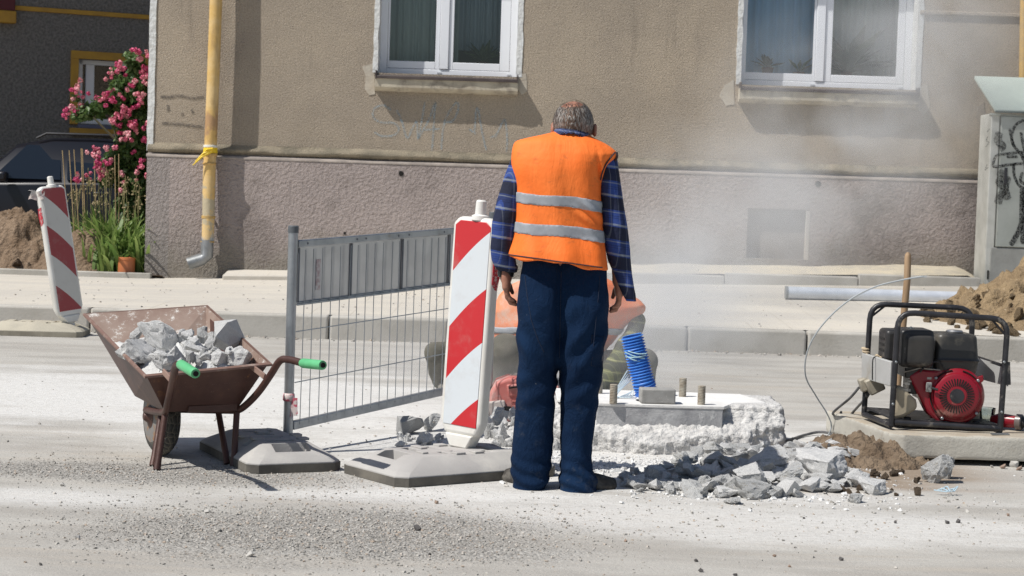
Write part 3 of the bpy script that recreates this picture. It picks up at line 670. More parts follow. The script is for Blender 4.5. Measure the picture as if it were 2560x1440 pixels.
# ================================================================ WARNING BEACONS ON RUBBER FEET
def m_stripes(flip, c_red, c_white, ph):
    g = N('striped_sheet'); o = g.coords('Object'); X, Y, Z = g.xyz(o)
    u = g.math('MULTIPLY', X, flip); u2 = g.math('ADD', g.math('MULTIPLY', u, .95), g.math('MULTIPLY', g.math('MULTIPLY', u, u), -1.2))
    t = g.math('FRACT', g.math('DIVIDE', g.math('ADD', g.math('SUBTRACT', Z, u2), ph), .50))
    f = g.math('LESS_THAN', t, .485)
    dirt = g.ramp(g.noise(o, 7, 6, .65), .5, .75, 0, .3)
    col = g.mix(f, c_white, c_red); col = g.mix(dirt, col, (.42, .36, .32)); return g.set(col, .38)
m_bplast = mat('white_beacon_plastic', (.78, .77, .73), (.70, .68, .63), 6, 6, stain=((.5, .46, .38), 7, .6, .8), rough=.42)
m_rubber = mat('recycled_grey_rubber', (.375, .36, .345), (.42, .405, .385), 5, 6, stain=((.52, .50, .46), 3, .5, .75), rough=.85, bump=.35, bs=90, bd=.004)
m_rubber_edge = mat('dark_rubber_edge', (.10, .092, .08), (.17, .155, .13), 6, 5, rough=.9, bump=.4, bs=60, bd=.006)
def beacon(name, loc, rz, lean, sheet_m, label, scrape_side=1, scale=1.0):
    t = thing(name, loc, label, 'warning beacon', 'striped warning beacons'); t.rotation_euler = (Matrix.Rotation(lean[0], 3, 'Y') @ Matrix.Rotation(lean[1], 3, 'X') @ Matrix.Rotation(rz, 3, 'Z')).to_euler()
    w, d, h = .25 * scale, .062, 1.0 * scale; z0 = .055; cx = .03
    prof = [(-w / 2 + .03, z0), (w / 2 - .03, z0), (w / 2, z0 + .07), (w / 2, z0 + h - .03), (w / 2 - .035, z0 + h), (-w / 2 + .035, z0 + h), (-w / 2, z0 + h - .03), (-w / 2, z0 + .07)]
    MB().prism([Vector((x, 0, z)) for x, z in prof], (0, -d / 2, 0), (0, d / 2, 0)).build('body', m_bplast, t, bevel=.02, seg=4, local=True)
    for sy in (-1, 1):                                    # inset reflective sheets front and back
        pr = [(-w / 2 + .027, z0 + .045), (w / 2 - .027, z0 + .045), (w / 2 - .022, z0 + h - .04), (w / 2 - .05, z0 + h - .018), (-w / 2 + .05, z0 + h - .018), (-w / 2 + .022, z0 + h - .04)]
        MB().prism([Vector((x, 0, z)) for x, z in pr], (0, sy * (d / 2 - .004), 0), (0, sy * (d / 2 + .003), 0)).build('reflective_sheet', sheet_m, t, bevel=.002, local=True)
    MB().lathe((.012, 0, z0 + h - .012), (0, 0, 1), ((0, .042), (.02, .040), (.026, .026), (.085, .0245), (.092, .018)), 18).build('handle', m_bplast, t, local=True)
    MB().prism([Vector(p) for p in ((-w / 2 + .045, 0, z0 + .005), (-.05, 0, 0), (.05, 0, 0), (w / 2 - .045, 0, z0 + .005))], (0, -.038, 0), (0, .038, 0)).box((0, 0, -.03), (.062, .05, .08)).build('foot_spigot', m_bplast, t, bevel=.006, local=True)
    mb = MB(); a = 1 if scrape_side > 0 else -1           # red spray on the narrow side
    x = a * (w / 2 + .0012); zt = z0 + h - .17
    pts = [(-.022, zt), (.024, zt - .01), (.026, zt - .10), (.015, zt - .155), (-.004, zt - .15), (-.024, zt - .125)]
    mb.prism([Vector((x, y_, z_)) for y_, z_ in pts], (0, 0, 0), (-a * .003, 0, 0))
    mb.build('spray_patch', m_spray('red_spray', (.55, .03, .05), .95), t, smooth=0, local=True)
    return t
def base_plate(loc, rz, L, Wd, label, slot_pos, extra=()):
    t = thing('base_plate', loc, label, 'base plate', 'rubber base plates'); t.rotation_euler = (extra[0], extra[1], rz) if extra else (0, 0, rz)
    hl, hw = L / 2, Wd / 2; mb = MB()
    prof = ((0, 0, .03), (.0, 0, .0), (.018, .018, .048), (.115, .085, .098))
    rings = []
    for (a, b, z) in ((.0, .0, .006), (0, 0, .045), (.02, .02, .062), (.14, .10, .112)):
        c = .045
        x, y = hl - a, hw - b; c = min(c, x * .3, y * .3)
        rings.append([(x - c, -y, z), (x, -y + c, z), (x, y - c, z), (x - c, y, z), (-x + c, y, z), (-x, y - c, z), (-x, -y + c, z), (-x + c, -y, z)])
    for r_ in rings: mb.v += r_
    for i in range(3):
        for j in range(8): q = (j + 1) % 8; mb.f.append((i * 8 + j, i * 8 + q, (i + 1) * 8 + q, (i + 1) * 8 + j))
    mb.f += [tuple(range(7, -1, -1)), tuple(24 + j for j in range(8))]
    body = mb.build('body', m_rubber, t, local=True, smooth=35)
    # cut the carrying slots and sockets
    cut = MB()
    for (x, y, sx, sy, dz) in slot_pos: cut.box((x, y, .112), (sx, sy, dz * 2))
    co = cut.build('cutter', None, t, fix=True, local=True)
    bo = body.modifiers.new('slots', 'BOOLEAN'); bo.operation = 'DIFFERENCE'; bo.solver = 'EXACT'; bo.object = co
    be = body.modifiers.new('bevel', 'BEVEL'); be.width = .009; be.segments = 3; be.limit_method = 'ANGLE'; be.angle_limit = R(25)
    bpy.context.view_layer.update(); dg = bpy.context.evaluated_depsgraph_get(); nm = bpy.data.meshes.new_from_object(body.evaluated_get(dg))
    body.modifiers.clear(); body.data = nm; nm.shade_smooth(); nm.set_sharp_from_angle(angle=R(38))
    bpy.data.objects.remove(co, do_unlink=True)
    # darker worn skirt round the foot
    sk = MB(); rr = []
    for (o_, z) in ((.003, .002), (.004, .040)):
        x, y, c = hl + o_, hw + o_, .045; rr.append([(x - c, -y, z), (x, -y + c, z), (x, y - c, z), (x - c, y, z), (-x + c, y, z), (-x, y - c, z), (-x, -y + c, z), (-x + c, -y, z)])
    for r_ in rr: sk.v += r_
    for j in range(8): q = (j + 1) % 8; sk.f.append((j, q, 8 + q, 8 + j))
    sk.build('skirt', m_rubber_edge, t, local=True, smooth=35)
    return t
def lugs(t, spots):
    for (x, y, sx, sy) in spots: MB().box((x, y, .115), (sx, sy, .012)).build('raised_lug', m_rubber, t, local=True, bevel=.003)
fc, lc = at(1000, 1221), at(850, 1180)
bx = (lc - fc).normalized(); ax = Vector((bx.y, -bx.x, 0)); L2, W2 = .86, (lc - fc).length
pc = fc + ax * L2 / 2 + bx * W2 / 2; rz2 = math.atan2(ax.y, ax.x)
slots = [(-.29, .02, .09, .16, .095), (-.165, .05, .045, .17, .05), (-.09, -.07, .03, .07, .02), (-.05, .1, .03, .06, .02), (-.02, -.07, .025, .09, .02), (.17, .0, .05, .16, .03), (.30, .0, .085, .15, .07), (0.12, .1, .04, .06, .02), (0.12, -.1, .04, .06, .02)]
pl2 = base_plate((pc.x, pc.y, 0), rz2, L2, W2, 'grey rubber foot holding the red and white beacon beside the standing man', slots)
lugs(pl2, [(-.19, -.05, .03, .06), (-.11, .10, .035, .09), (.02, .12, .05, .05), (.05, -.13, .05, .05), (-.05, -.13, .05, .05)])
a1, b1 = at(622, 1182), at(852, 1179); ex = (b1 - a1).normalized(); rz1 = math.atan2(ex.y, ex.x) + R(8) + R(90)
ly_, lx_ = Vector((math.cos(rz1), math.sin(rz1), 0)), Vector((-math.sin(rz1), math.cos(rz1), 0))
p1c = (a1 + b1) / 2 + ly_ * .40
pl1 = base_plate((p1c.x, p1c.y, 0), rz1, .84, (b1 - a1).length + .02, 'grey rubber foot under the mesh barrier post near the wheelbarrow',
                 [(-.30, -.01, .09, .17, .095), (-.17, .0, .06, .14, .07), (-.13, .13, .05, .06, .03), (-.07, .0, .03, .08, .02), (-.02, -.02, .03, .09, .02), (-.09, -.13, .05, .05, .02), (.05, .0, .04, .09, .02), (.03, .14, .05, .05, .02), (.31, 0, .085, .16, .07), (.17, 0, .06, .14, .05)])
lugs(pl1, [(-.14, -.12, .05, .05), (-.10, .09, .05, .05), (-.01, -.13, .05, .05), (-.0, .12, .06, .05), (.1, 0, .06, .06)])
bl = at(1156, 1117, .112)
sh1 = m_stripes(1, (.56, .028, .035), (.66, .70, .73), .09)
beacon('warning_beacon', (bl.x, bl.y, .112), R(-38), (R(2.2), R(1.2)), sh1, 'bright red and white striped beacon standing upright left of the man')
fl, bk = at(0, 842), at(240, 805)
_keep = m_rubber, m_rubber_edge
m_rubber = mat('sand_covered_rubber', (.48, .44, .35), (.40, .37, .30), 5, 6, rough=.95, bump=.4, bs=60, bd=.006); m_rubber_edge = mat('sandy_rubber_edge', (.22, .20, .16), (.32, .29, .23), 6, 5, rough=.95)
pl3 = base_plate((at(120, 830).x - .02, 15.32, 0), R(3), .82, .44, 'dusty flat foot of the leaning beacon by the kerb', slots)
m_rubber, m_rubber_edge = _keep
lb = at(185, 806, .112)
sh2 = m_stripes(-1, (.33, .055, .055), (.62, .60, .55), .014)
beacon('warning_beacon', (lb.x - .03, 15.3, .112), R(50), (R(-9.6), R(0)), sh2, 'faded striped beacon leaning to the left at the kerb', scrape_side=-1, scale=1.09)
mb = MB(); q = aty(108, 478, 15.22)
rag = []
for i in range(7):
    for j in range(5): rag.append((q.x + .015 - .016 * i * (1 + .1 * j), q.y - .03 + .02 * math.sin(i * 1.7 + j), q.z - .018 * j + .008 * math.sin(i * 1.3 + j * 2)))
mb.add(rag, [(i * 5 + j, i * 5 + j + 1, i * 5 + j + 6, i * 5 + j + 5) for i in range(6) for j in range(4)])
tag(mb.build('tape_scrap', mat('pink_white_tape', (.55, .42, .40), (.60, .57, .52), 9, rough=.6), smooth=180, fix=False), 'torn pale tape scrap fluttering from the leaning beacon', 'tape scrap')

# ================================================================ MESH BARRIER
m_galv = mat('galvanised_steel', (.42, .44, .46), (.33, .35, .37), 12, 5, stain=((.27, .25, .22), 6, .6, .75), rough=.42, metal=.8, bump=.1, bs=40)
m_sheet = mat('galvanised_sheet', (.56, .57, .60), (.48, .49, .52), 7, 5, rough=.28, metal=.85, bump=.06, bs=7, bd=.02)
pb = at(720, 1075, .112)
P0 = Vector((pb.x, pb.y, 0)); P1 = Vector((-.117, 10.45, 0)); D = (P1 - P0); FL = D.length; D.normalize(); Nn = Vector((D.y, -D.x, 0)); rise = .085
fence = thing('mesh_barrier', P0 + Vector((0, 0, .1)), 'galvanised mesh barrier panel running from the rubber foot towards the road', 'barrier')
def fp(s, z, o=0.0): return P0 + D * s + Nn * o + Vector((0, 0, z + rise * s / FL))
for s_ in (0.0, FL):
    po = MB().tube([fp(s_, .06), fp(s_, 1.075)], .0235, 16).build('post', m_galv, fence)
    MB().lathe(fp(s_, 1.06), (0, 0, 1), ((0, .026), (.03, .026), (.034, .022)), 16).build('post_cap', mat('dark_cap', (.10, .11, .12), rough=.5), po)
zb_, zt_ = .13, 1.005
MB().bar(fp(.03, zb_), fp(FL - .03, zb_), .028, .042).build('bottom_rail', m_galv, fence, bevel=.004)
MB().bar(fp(.03, zt_), fp(FL - .03, zt_), .03, .035).build('top_rail', m_galv, fence, bevel=.004)
zs_ = .715
mb = MB(); mb.hexa([fp(.045, zs_, -.012), fp(FL - .05, zs_, -.012), fp(FL - .05, zs_, -.008), fp(.045, zs_, -.008), fp(.045, zt_ - .02, -.012), fp(FL - .05, zt_ - .02, -.012), fp(FL - .05, zt_ - .02, -.008), fp(.045, zt_ - .02, -.008)])
sheet = mb.build('sheet_panel', m_sheet, fence, smooth=0)
m_edge = mat('dark_steel_edge', (.15, .16, .18), rough=.5, metal=.5)
for s_ in (.055, .50, .97, 1.44): MB().bar(fp(s_, zs_ - .005, -.002), fp(s_, zt_ - .02, -.002), .005, .012, up=D).build('sheet_stiffener', m_edge, sheet, bevel=.002)
MB().bar(fp(.045, zs_, .002), fp(FL - .05, zs_, .002), .012, .016).build('sheet_stiffener', m_galv, sheet)
st_ = MB().hexa([fp(.205, zt_ - .235, -.0045), fp(.24, zt_ - .235, -.0045), fp(.24, zt_ - .235, -.008), fp(.205, zt_ - .235, -.008), fp(.205, zt_ - .085, -.0045), fp(.24, zt_ - .085, -.0045), fp(.24, zt_ - .085, -.008), fp(.205, zt_ - .085, -.008)]).build('sticker', mat('faded_sticker', (.62, .60, .58), (.45, .33, .33), 40, rough=.5), sheet, smooth=0)
nw = 24
for i in range(nw):
    s_ = .075 + (FL - .15) * i / (nw - 1); k = .012 * (1 if i % 5 == 0 else 0)
    MB().tube([fp(s_, zb_, .014), fp(s_ + k, zt_ - .03, .014)], .0023, 6).build('wire', m_galv, fence)
for z in (.34, .585, zs_ + .0): MB().tube([fp(.02, z, .018), fp(FL - .02, z, .018)], .0026, 6).build('cross_wire', m_galv, fence)
for s_ in (.1, .52, .6, .9, 1.0, 1.35): MB().lathe(fp(s_, zt_, .0155), Nn, ((0, .006), (.002, .005)), 8).build('rivet', m_edge, fence)
mb = MB(); zr_ = .27
mb.lathe(fp(0, zr_), (0, 0, 1), ((-.018, .0245), (-.012, .03), (.014, .029), (.02, .0245)), 14)
for k, (ox, oy) in enumerate(((.03, -.03), (.036, -.022), (.026, -.02))):
    q = fp(0, zr_) + Vector((ox, oy, 0)); mb.bar(q, q + Vector((.012 - .01 * k, -.004, -.075 - .01 * k)), .016, .002, up=(0, 1, 0))
tag(mb.build('tape_remnant', mat('red_white_tape', (.60, .12, .17), (.72, .62, .60), 25, 2, lo=.45, hi=.55, rough=.5), smooth=60), 'red and white tape remnant tied low round the barrier post', 'tape')

# ================================================================ WHEELBARROW
def m_brown():
    g = N('brown_painted_steel'); o = g.coords('Object')
    col = g.mix(g.ramp(g.noise(o, 5, 6, .65), .35, .7), (.062, .026, .020), (.098, .046, .034))
    col = g.mix(g.ramp(g.noise(o, 9, 7, .7), .60, .72, 0, .8), col, (.25, .11, .045))
    col = g.mix(g.ramp(g.noise(o, 30, 5, .7), .64, .76, 0, .6), col, (.26, .19, .155))
    g.bump(g.noise(o, 26, 4), .15, .01); return g.set(col, .5, .15)
def m_tray_in():
    g = N('dusty_tray_inside'); o = g.coords('Object')
    col = g.mix(g.ramp(g.noise(o, 4, 6, .65), .35, .65), (.21, .135, .105), (.29, .215, .175))
    col = g.mix(g.ramp(g.noise(o, 16, 8, .8), .54, .64, 0, .9), col, (.66, .64, .60)); return g.set(col, .7)
M_brown, M_tray = m_brown(), m_tray_in()
FLc, FRc = aty(365, 938, 8.05), aty(672, 908, 8.31)
BLc, BRc = aty(214, 786, 8.99), aty(516, 766, 9.14)
fl, fr = aty(412, 1030, 8.20), aty(592, 1024, 8.37); bl_, br_ = aty(337, 990, 8.62), aty(520, 975, 8.80)
foot = (at(390, 1177) + at(583, 1167)) / 2
wb = thing('wheelbarrow', (foot.x, foot.y, 0), 'rusty brown steel wheelbarrow with green grips full of rubble', 'wheelbarrow')
def quad(name, P, m, par, th=.004, out=None):
    mb = MB().add(P, [(0, 1, 2, 3)]); o = mb.build(name, m, par, smooth=0, fix=False)
    s_ = o.modifiers.new('thick', 'SOLIDIFY'); s_.thickness = th; s_.offset = 1; return o
tray = MB().add([fl, fr, br_, bl_], [(0, 1, 2, 3)]).build('tray', M_brown, wb, smooth=0, fix=False)
def panel(name, a, b, c, d, par):                         # a,b bottom; c,d top; outside brown, inside dusty
    cen = (fl + fr + br_ + bl_ + FLc + FRc + BLc + BRc) / 8; P = [a, b, c, d]; n = (b - a).cross(d - a).normalized()
    if n.dot(cen - a) > 0: n = -n
    mb = MB(); mb.hexa([p for p in (a, b, b - n * .004, a - n * .004)] + [p for p in (d, c, c - n * .004, d - n * .004)])
    o = mb.build(name, M_brown, par, smooth=0); o.data.materials.append(M_tray)
    for f in o.data.polygons:
        if f.normal.dot(-n) > .9: f.material_index = 1
    return o
panel('tray_panel', fl, fr, FRc, FLc, tray); panel('tray_panel', fr, br_, BRc, FRc, tray); panel('tray_panel', br_, bl_, BLc, BRc, tray); panel('tray_panel', bl_, fl, FLc, BLc, tray)
mb = MB(); cen = (FLc + FRc + BLc + BRc) / 4
rim = [FLc, FRc, BRc, BLc]
for i in range(4):
    a, b = rim[i], rim[(i + 1) % 4]; ou = lambda p: p + (p - cen).normalized() * .022
    mb.hexa([a + Vector((0, 0, -.004)), b + Vector((0, 0, -.004)), ou(b) + Vector((0, 0, -.008)), ou(a) + Vector((0, 0, -.008)), a + Vector((0, 0, .004)), b + Vector((0, 0, .004)), ou(b) + Vector((0, 0, .001)), ou(a) + Vector((0, 0, .001))])
mb.build('rim', mat('worn_rim', (.19, .11, .085), (.32, .25, .21), 14, 6, lo=.5, hi=.7, rough=.6), tray, smooth=0)
TR = .0165
wc = at(402, 1138); WZ = .185; fdir = Vector((-.46, .888, 0)).normalized(); rdir = Vector((.888, .46, 0))
wcen = Vector((wc.x, wc.y, WZ))
def smooth_path(P, k=6):
    Q = []
    for i in range(len(P) - 1):
        p0, p1, p2, p3 = P[max(i - 1, 0)], P[i], P[i + 1], P[min(i + 2, len(P) - 1)]
        for t in np.linspace(0, 1, k, endpoint=False): Q.append(.5 * ((2 * p1) + (p2 - p0) * t + (2 * p0 - 5 * p1 + 4 * p2 - p3) * t * t + (3 * p1 - p0 - 3 * p2 + p3) * t ** 3))
    Q.append(P[-1]); return Q
m_grip = mat('green_plastic_grip', (.10, .42, .18), (.13, .48, .22), 9, rough=.45)
RH = [aty(757, 908, 8.0), aty(722, 899, 8.08), aty(700, 902, 8.12), aty(678, 935, 8.19), aty(648, 978, 8.26), aty(620, 1008, 8.32), aty(598, 1024, 8.38), aty(575, 1026, 8.46), wcen + rdir * .06 + Vector((0, 0, .03))]
LH = [aty(462, 917, 7.62), aty(450, 911, 7.72), aty(440, 915, 7.80), aty(434, 940, 7.92), aty(427, 975, 8.04), aty(420, 1005, 8.12), aty(414, 1028, 8.19), aty(400, 1030, 8.3), wcen - rdir * .075 + Vector((0, 0, .03))]
for P, g0, g1 in ((RH, aty(757, 908, 8.0), aty(807, 913, 7.84)), (LH, aty(452, 911, 7.68), aty(489, 934, 7.50))):
    h_ = MB().tube(smooth_path(P), TR, 12).build('handle_tube', M_brown, wb, smooth=60)
    d_ = g1 - g0; mb = MB().tube([g0 - d_ * .02, g0 + d_ * .03, g0 + d_ * .5, g0 + d_ * .97, g1], [.019, .0215, .0215, .021, .0195], 14)
    gp = mb.build('grip', m_grip, h_, smooth=50)
    MB().lathe(g1 - d_ * .02, d_, ((0, .0115), (.009, .0115)), 12).build('grip_hole', M_dark, gp)
for (a, b) in (((aty(413, 1034, 8.21)), at(392, 1176)), (aty(404, 1030, 8.36), at(382, 1166)), (aty(592, 1030, 8.38), at(584, 1166)), (aty(546, 1030, 8.52), at(569, 1162))):
    a = Vector(a); b = Vector(b); d_ = (b - a).normalized()
    MB().tube([a, a + (b - a) * .8, b + Vector((0, 0, .002))], [.0145, .0145, .017], 10).build('leg', M_brown, wb, smooth=50)
for (a, b) in ((aty(408, 928, 8.06), aty(432, 955, 7.98)), (aty(628, 915, 8.28), aty(662, 942, 8.22))):
    MB().bar(a, b, .026, .01, up=(0, 1, .3)).build('brace', mat('rusty_strap', (.23, .13, .10), (.3, .2, .16), 12, rough=.6), wb, bevel=.002)
MB().bar(aty(470, 1024, 8.24), aty(592, 1018, 8.36), .012, .03, up=(0, 0, 1)).build('cross_member', M_brown, wb)
def m_tyre():
    g = N('dusty_tyre'); o = g.coords('Object'); g.bump(g.voro(o, 30, 'DISTANCE_TO_EDGE'), 1, .02)
    return g.set(g.mix(g.ramp(g.voro(o, 30, 'DISTANCE_TO_EDGE'), .03, .12), (.10, .092, .075), (.045, .043, .040)), .85)
tw = .105
wheel = MB().lathe(wcen - rdir * tw / 2, rdir, ((0, .118), (.006, .15), (.02, .168), (.035, .182), (.0525, .186), (.07, .182), (.085, .168), (.099, .15), (tw, .118)), 40).build('wheel', m_tyre(), wb, smooth=50)
MB().lathe(wcen - rdir * (tw / 2 + .004), rdir, ((0, .10), (.004, .122), (.012, .124)), 32).build('rim', mat('rusty_rim', (.20, .19, .18), (.30, .15, .06), 14, 5, lo=.5, hi=.62, rough=.6), wheel, smooth=40)
MB().lathe(wcen - rdir * (tw / 2 + .035), rdir, ((0, .016), (.02, .03), (.03, .055), (tw + .05, .02)), 18).build('hub', M_brown, wheel, smooth=40)
# rubble in the tray
fillp = [p.lerp(q, .62) for p, q in ((fl, FLc), (fr, FRc), (br_, BRc), (bl_, BLc))]; fcen = sum(fillp, Vector()) / 4
mb = MB(); n = 26
for j in range(n + 1):
    for i in range(n + 1):
        u, v = i / n, j / n; p = (fillp[0] * (1 - u) + fillp[1] * u) * (1 - v) + (fillp[3] * (1 - u) + fillp[2] * u) * v
        e = min(u, 1 - u, v, 1 - v); k = mnoise.fractal((p.x * 14, p.y * 14, 3), .7, 2, 4)
        mb.v.append((p.x, p.y, p.z + min(1, e * 6) * (.04 + .045 * k)))
for j in range(n):
    for i in range(n): mb.f.append((j * (n + 1) + i, j * (n + 1) + i + 1, (j + 1) * (n + 1) + i + 1, (j + 1) * (n + 1) + i))
tag(mb.build('rubble', m_chunk, smooth=50, fix=False), 'fine concrete rubble filling the wheelbarrow tray between the chunks', 'rubble', kind='stuff')
GW = 'concrete chunks in the wheelbarrow'
big = [((352, 882), 8.42, (.235, .15, .11), (.15, .28, .35), 'long pale chunk against the left rim of the wheelbarrow'), ((398, 838), 8.62, (.24, .12, .13), (.2, .45, .5), 'upper tilted chunk at the left of the wheelbarrow heap'),
       ((570, 842), 8.62, (.16, .10, .19), (.35, -.45, .3), 'big flat faced slab piece standing at the right of the wheelbarrow heap'),
       ((600, 892), 8.42, (.12, .10, .10), (.3, .2, 1), 'rounded chunk under the slab piece at the right rim'), ((444, 893), 8.34, (.14, .10, .10), (.1, .3, .8), 'pale chunk just above the left green grip'),
       ((402, 898), 8.27, (.12, .10, .085), (.4, .1, .2), 'chunk in the front left corner of the wheelbarrow'), ((487, 868), 8.5, (.12, .10, .06), (.1, .4, .4), 'flat brownish chunk in the middle of the wheelbarrow heap'),
       ((548, 893), 8.4, (.10, .08, .075), (.2, .1, .5), 'grey chunk below the standing slab piece'), ((460, 842), 8.66, (.10, .08, .06), (.3, .2, .5), 'light chunk at the back middle of the heap')]
for i, (p, Y, sz, rt, lab) in enumerate(big): rock(aty(*p, Y), [q * .98 for q in sz], rt, lab, GW, (ROCKW[i % 4] if i != 2 else ROCKD[0]))
bpy.data.objects['concrete_chunk.002'].data = rock_mesh(55, 4, 7, .03, m=mat('slab_piece', (.56, .56, .55), (.50, .50, .49), 9, speck=((.3, .3, .3), 50, .66, .74), rough=.95, bump=.5, bs=60, bd=.006))
rnd = random.Random(4)
for i in range(34):
    u, v = rnd.uniform(.12, .9), rnd.uniform(.05, .75); p = (fillp[0] * (1 - u) + fillp[1] * u) * (1 - v) + (fillp[3] * (1 - u) + fillp[2] * u) * v
    s_ = rnd.uniform(.028, .06); rock(p + Vector((0, 0, .075 + rnd.uniform(0, .05) * (1 - abs(u - .5)))), (s_ * 1.3, s_, s_ * .8), (rnd.uniform(0, 6), rnd.uniform(0, 6), rnd.uniform(0, 6)), 'small loose concrete lump in the wheelbarrow heap', 'small lumps in the wheelbarrow', ROCK[i % 16])
# ================================================================ CONCRETE BASE BEING BROKEN OUT
def surf(fn, lo, hi, h):
    "naive surface net of fn(x, y, z) < 0"
    ax = [np.arange(lo[i], hi[i] + h, h) for i in range(3)]; X, Y, Z = np.meshgrid(*ax, indexing='ij'); v = fn(X, Y, Z).astype(np.float32)
    s = v < 0; nx, ny, nz = v.shape
    c = sum(s[i:nx - 1 + i, j:ny - 1 + j, k:nz - 1 + k].astype(np.int8) for i in (0, 1) for j in (0, 1) for k in (0, 1))
    act = (c > 0) & (c < 8); idx = -np.ones(act.shape, int); cells = np.argwhere(act); idx[act] = np.arange(len(cells))
    acc = np.zeros((len(cells), 3)); cnt = np.zeros(len(cells)); co = [(i, j, k) for i in (0, 1) for j in (0, 1) for k in (0, 1)]
    for a in co:
        for ax_ in range(3):
            if a[ax_]: continue
            b = list(a); b[ax_] = 1
            va = v[cells[:, 0] + a[0], cells[:, 1] + a[1], cells[:, 2] + a[2]]; vb = v[cells[:, 0] + b[0], cells[:, 1] + b[1], cells[:, 2] + b[2]]
            m = (va < 0) != (vb < 0); t = np.where(m, va / np.where(m, va - vb, 1), 0)
            p = np.array(a, float)[None].repeat(len(cells), 0); p[:, ax_] += t; acc[m] += p[m]; cnt[m] += 1
    V = (cells + acc / cnt[:, None]) * h + np.array(lo); F = []
    for ax_ in range(3):
        sl0 = [slice(None)] * 3; sl1 = [slice(None)] * 3; sl0[ax_] = slice(0, -1); sl1[ax_] = slice(1, None)
        e = s[tuple(sl0)] != s[tuple(sl1)]; q = np.argwhere(e); b_, c_ = [(1, 2), (2, 0), (0, 1)][ax_]
        ok = (q[:, b_] > 0) & (q[:, c_] > 0) & (q[:, b_] < act.shape[b_]) & (q[:, c_] < act.shape[c_]); q = q[ok]
        def ci(db, dc):
            r = q.copy(); r[:, b_] -= db; r[:, c_] -= dc; return idx[r[:, 0], r[:, 1], r[:, 2]]
        f = np.stack([ci(1, 1), ci(0, 1), ci(0, 0), ci(1, 0)], 1); ins = s[q[:, 0], q[:, 1], q[:, 2]]
        f[~ins] = f[~ins][:, ::-1]; F.append(f)
    F = np.concatenate(F); return V, F[(F >= 0).all(1)]
def sdf_obj(name, fn, lo, hi, h, m, parent=None, smooth=180, disp=None):
    V, F = surf(fn, lo, hi, h); return mesh_obj(name, V, F, m, parent, smooth, fix=False)
def wavy(seed, n=10, fmin=4, fmax=14):
    r = np.random.RandomState(seed); K = r.normal(0, 1, (n, 3)); K /= np.linalg.norm(K, axis=1)[:, None]; f = r.uniform(fmin, fmax, n); ph = r.uniform(0, 6.28, n)
    return lambda X, Y, Z: sum(np.sin(f[i] * (K[i, 0] * X + K[i, 1] * Y + K[i, 2] * Z) + ph[i]) * fmin / f[i] for i in range(n)) / n * 2
def sbox(X, Y, Z, c, b, r=0.0):
    qx, qy, qz = np.abs(X - c[0]) - b[0] + r, np.abs(Y - c[1]) - b[1] + r, np.abs(Z - c[2]) - b[2] + r
    return np.sqrt(np.maximum(qx, 0) ** 2 + np.maximum(qy, 0) ** 2 + np.maximum(qz, 0) ** 2) + np.minimum(np.maximum(qx, np.maximum(qy, qz)), 0) - r
def smin(a, b, k): h = np.clip(.5 + .5 * (b - a) / k, 0, 1); return b + (a - b) * h - k * h * (1 - h)

TZ = .235                                                # height of the base top
f0 = aty(1492, 1018, 9.28); f1 = aty(1808, 1018, 9.30)
m_white = mat('chalky_broken_concrete', (.66, .65, .63), (.52, .51, .495), 12, 6, stain=((.42, .41, .395), 7, .6, .78), rough=.98, bump=1, bs=70, bd=.014)
def m_smooth():
    g = N('sawn_concrete_face'); o = g.coords('Object')
    col = g.mix(g.ramp(g.noise(o, 10, 6, .65), .35, .65), (.29, .29, .30), (.47, .47, .47))
    col = g.mix(g.ramp(g.noise(o, 24, 5, .7), .58, .7, 0, .9), col, (.60, .60, .59)); col = g.mix(g.ramp(g.noise(o, 15, 6, .7), .64, .74, 0, .7), col, (.22, .22, .22))
    wv = g.n('TexWave', wave_type='RINGS'); g.l(g.coords('Object', (1, .01, 1), loc=(-.75, 0, -.3)), wv.inputs[0]); wv.inputs['Scale'].default_value = 2.2; wv.inputs['Distortion'].default_value = .6
    col = g.mix(g.ramp(wv.outputs[1], .97, 1.0, 0, .7), col, (.66, .66, .65)); g.bump(g.noise(o, 40, 5, .7), .45, .012); return g.set(col, .92)
fnd = thing('concrete_footing', ((f0.x + f1.x) / 2, 9.6, 0), 'broken white concrete base with bolts and a paving block on top', 'concrete footing')
w1, w2 = wavy(3, 14, 10, 26), wavy(8, 18, 34, 110)
xr = aty(1942, 1030, 9.45).x; xl = aty(1392, 1060, 9.3).x
def f_rough(X, Y, Z):
    d = sbox(X, Y, Z, ((xl + xr) / 2 + .02, 9.68, .06), ((xr - xl) / 2 + .0, .30, .155), .03)
    foot = sbox(X, Y + .0, Z, ((f0.x + f1.x) / 2 + .06, 9.46, .0), (.40, .23, .098), .02)
    skirt = (Z - .095 + (9.24 - Y) * .60)                     # slope down to the ground
    sk = np.maximum(np.maximum(skirt, 8.98 - Y), np.maximum(np.maximum(Y - 9.6, xl - .02 - X), X - xr - .02))
    sk = np.maximum(sk, (9.16 + .25 * np.abs(X - (xl + xr) / 2 + .1)) - Y)
    d = smin(smin(d, foot, .04), sk, .05)
    return d - .020 * (.45 - 1.6 * np.abs(w1(X, Y, Z))) * np.clip((TZ - Z) * 12, 0, 1) - .006 * (.4 - 1.5 * np.abs(w2(X, Y, Z)))
def crush(o, a, b, sc):
    "breaks a soft surface into crisp lumps"
    me = o.data; me.update(); out = []
    for v in me.vertices:
        p = v.co * sc; d1 = mnoise.voronoi(p)[0]; f = mnoise.fractal(v.co * 30, .8, 2.1, 4); q = v.co + v.normal * (a * (d1[1] - d1[0] - .25) + b * f); q.z = min(q.z, TZ + .002 + .002 * f); out.append(q)
    for v, c in zip(me.vertices, out): v.co = c
    me.update()
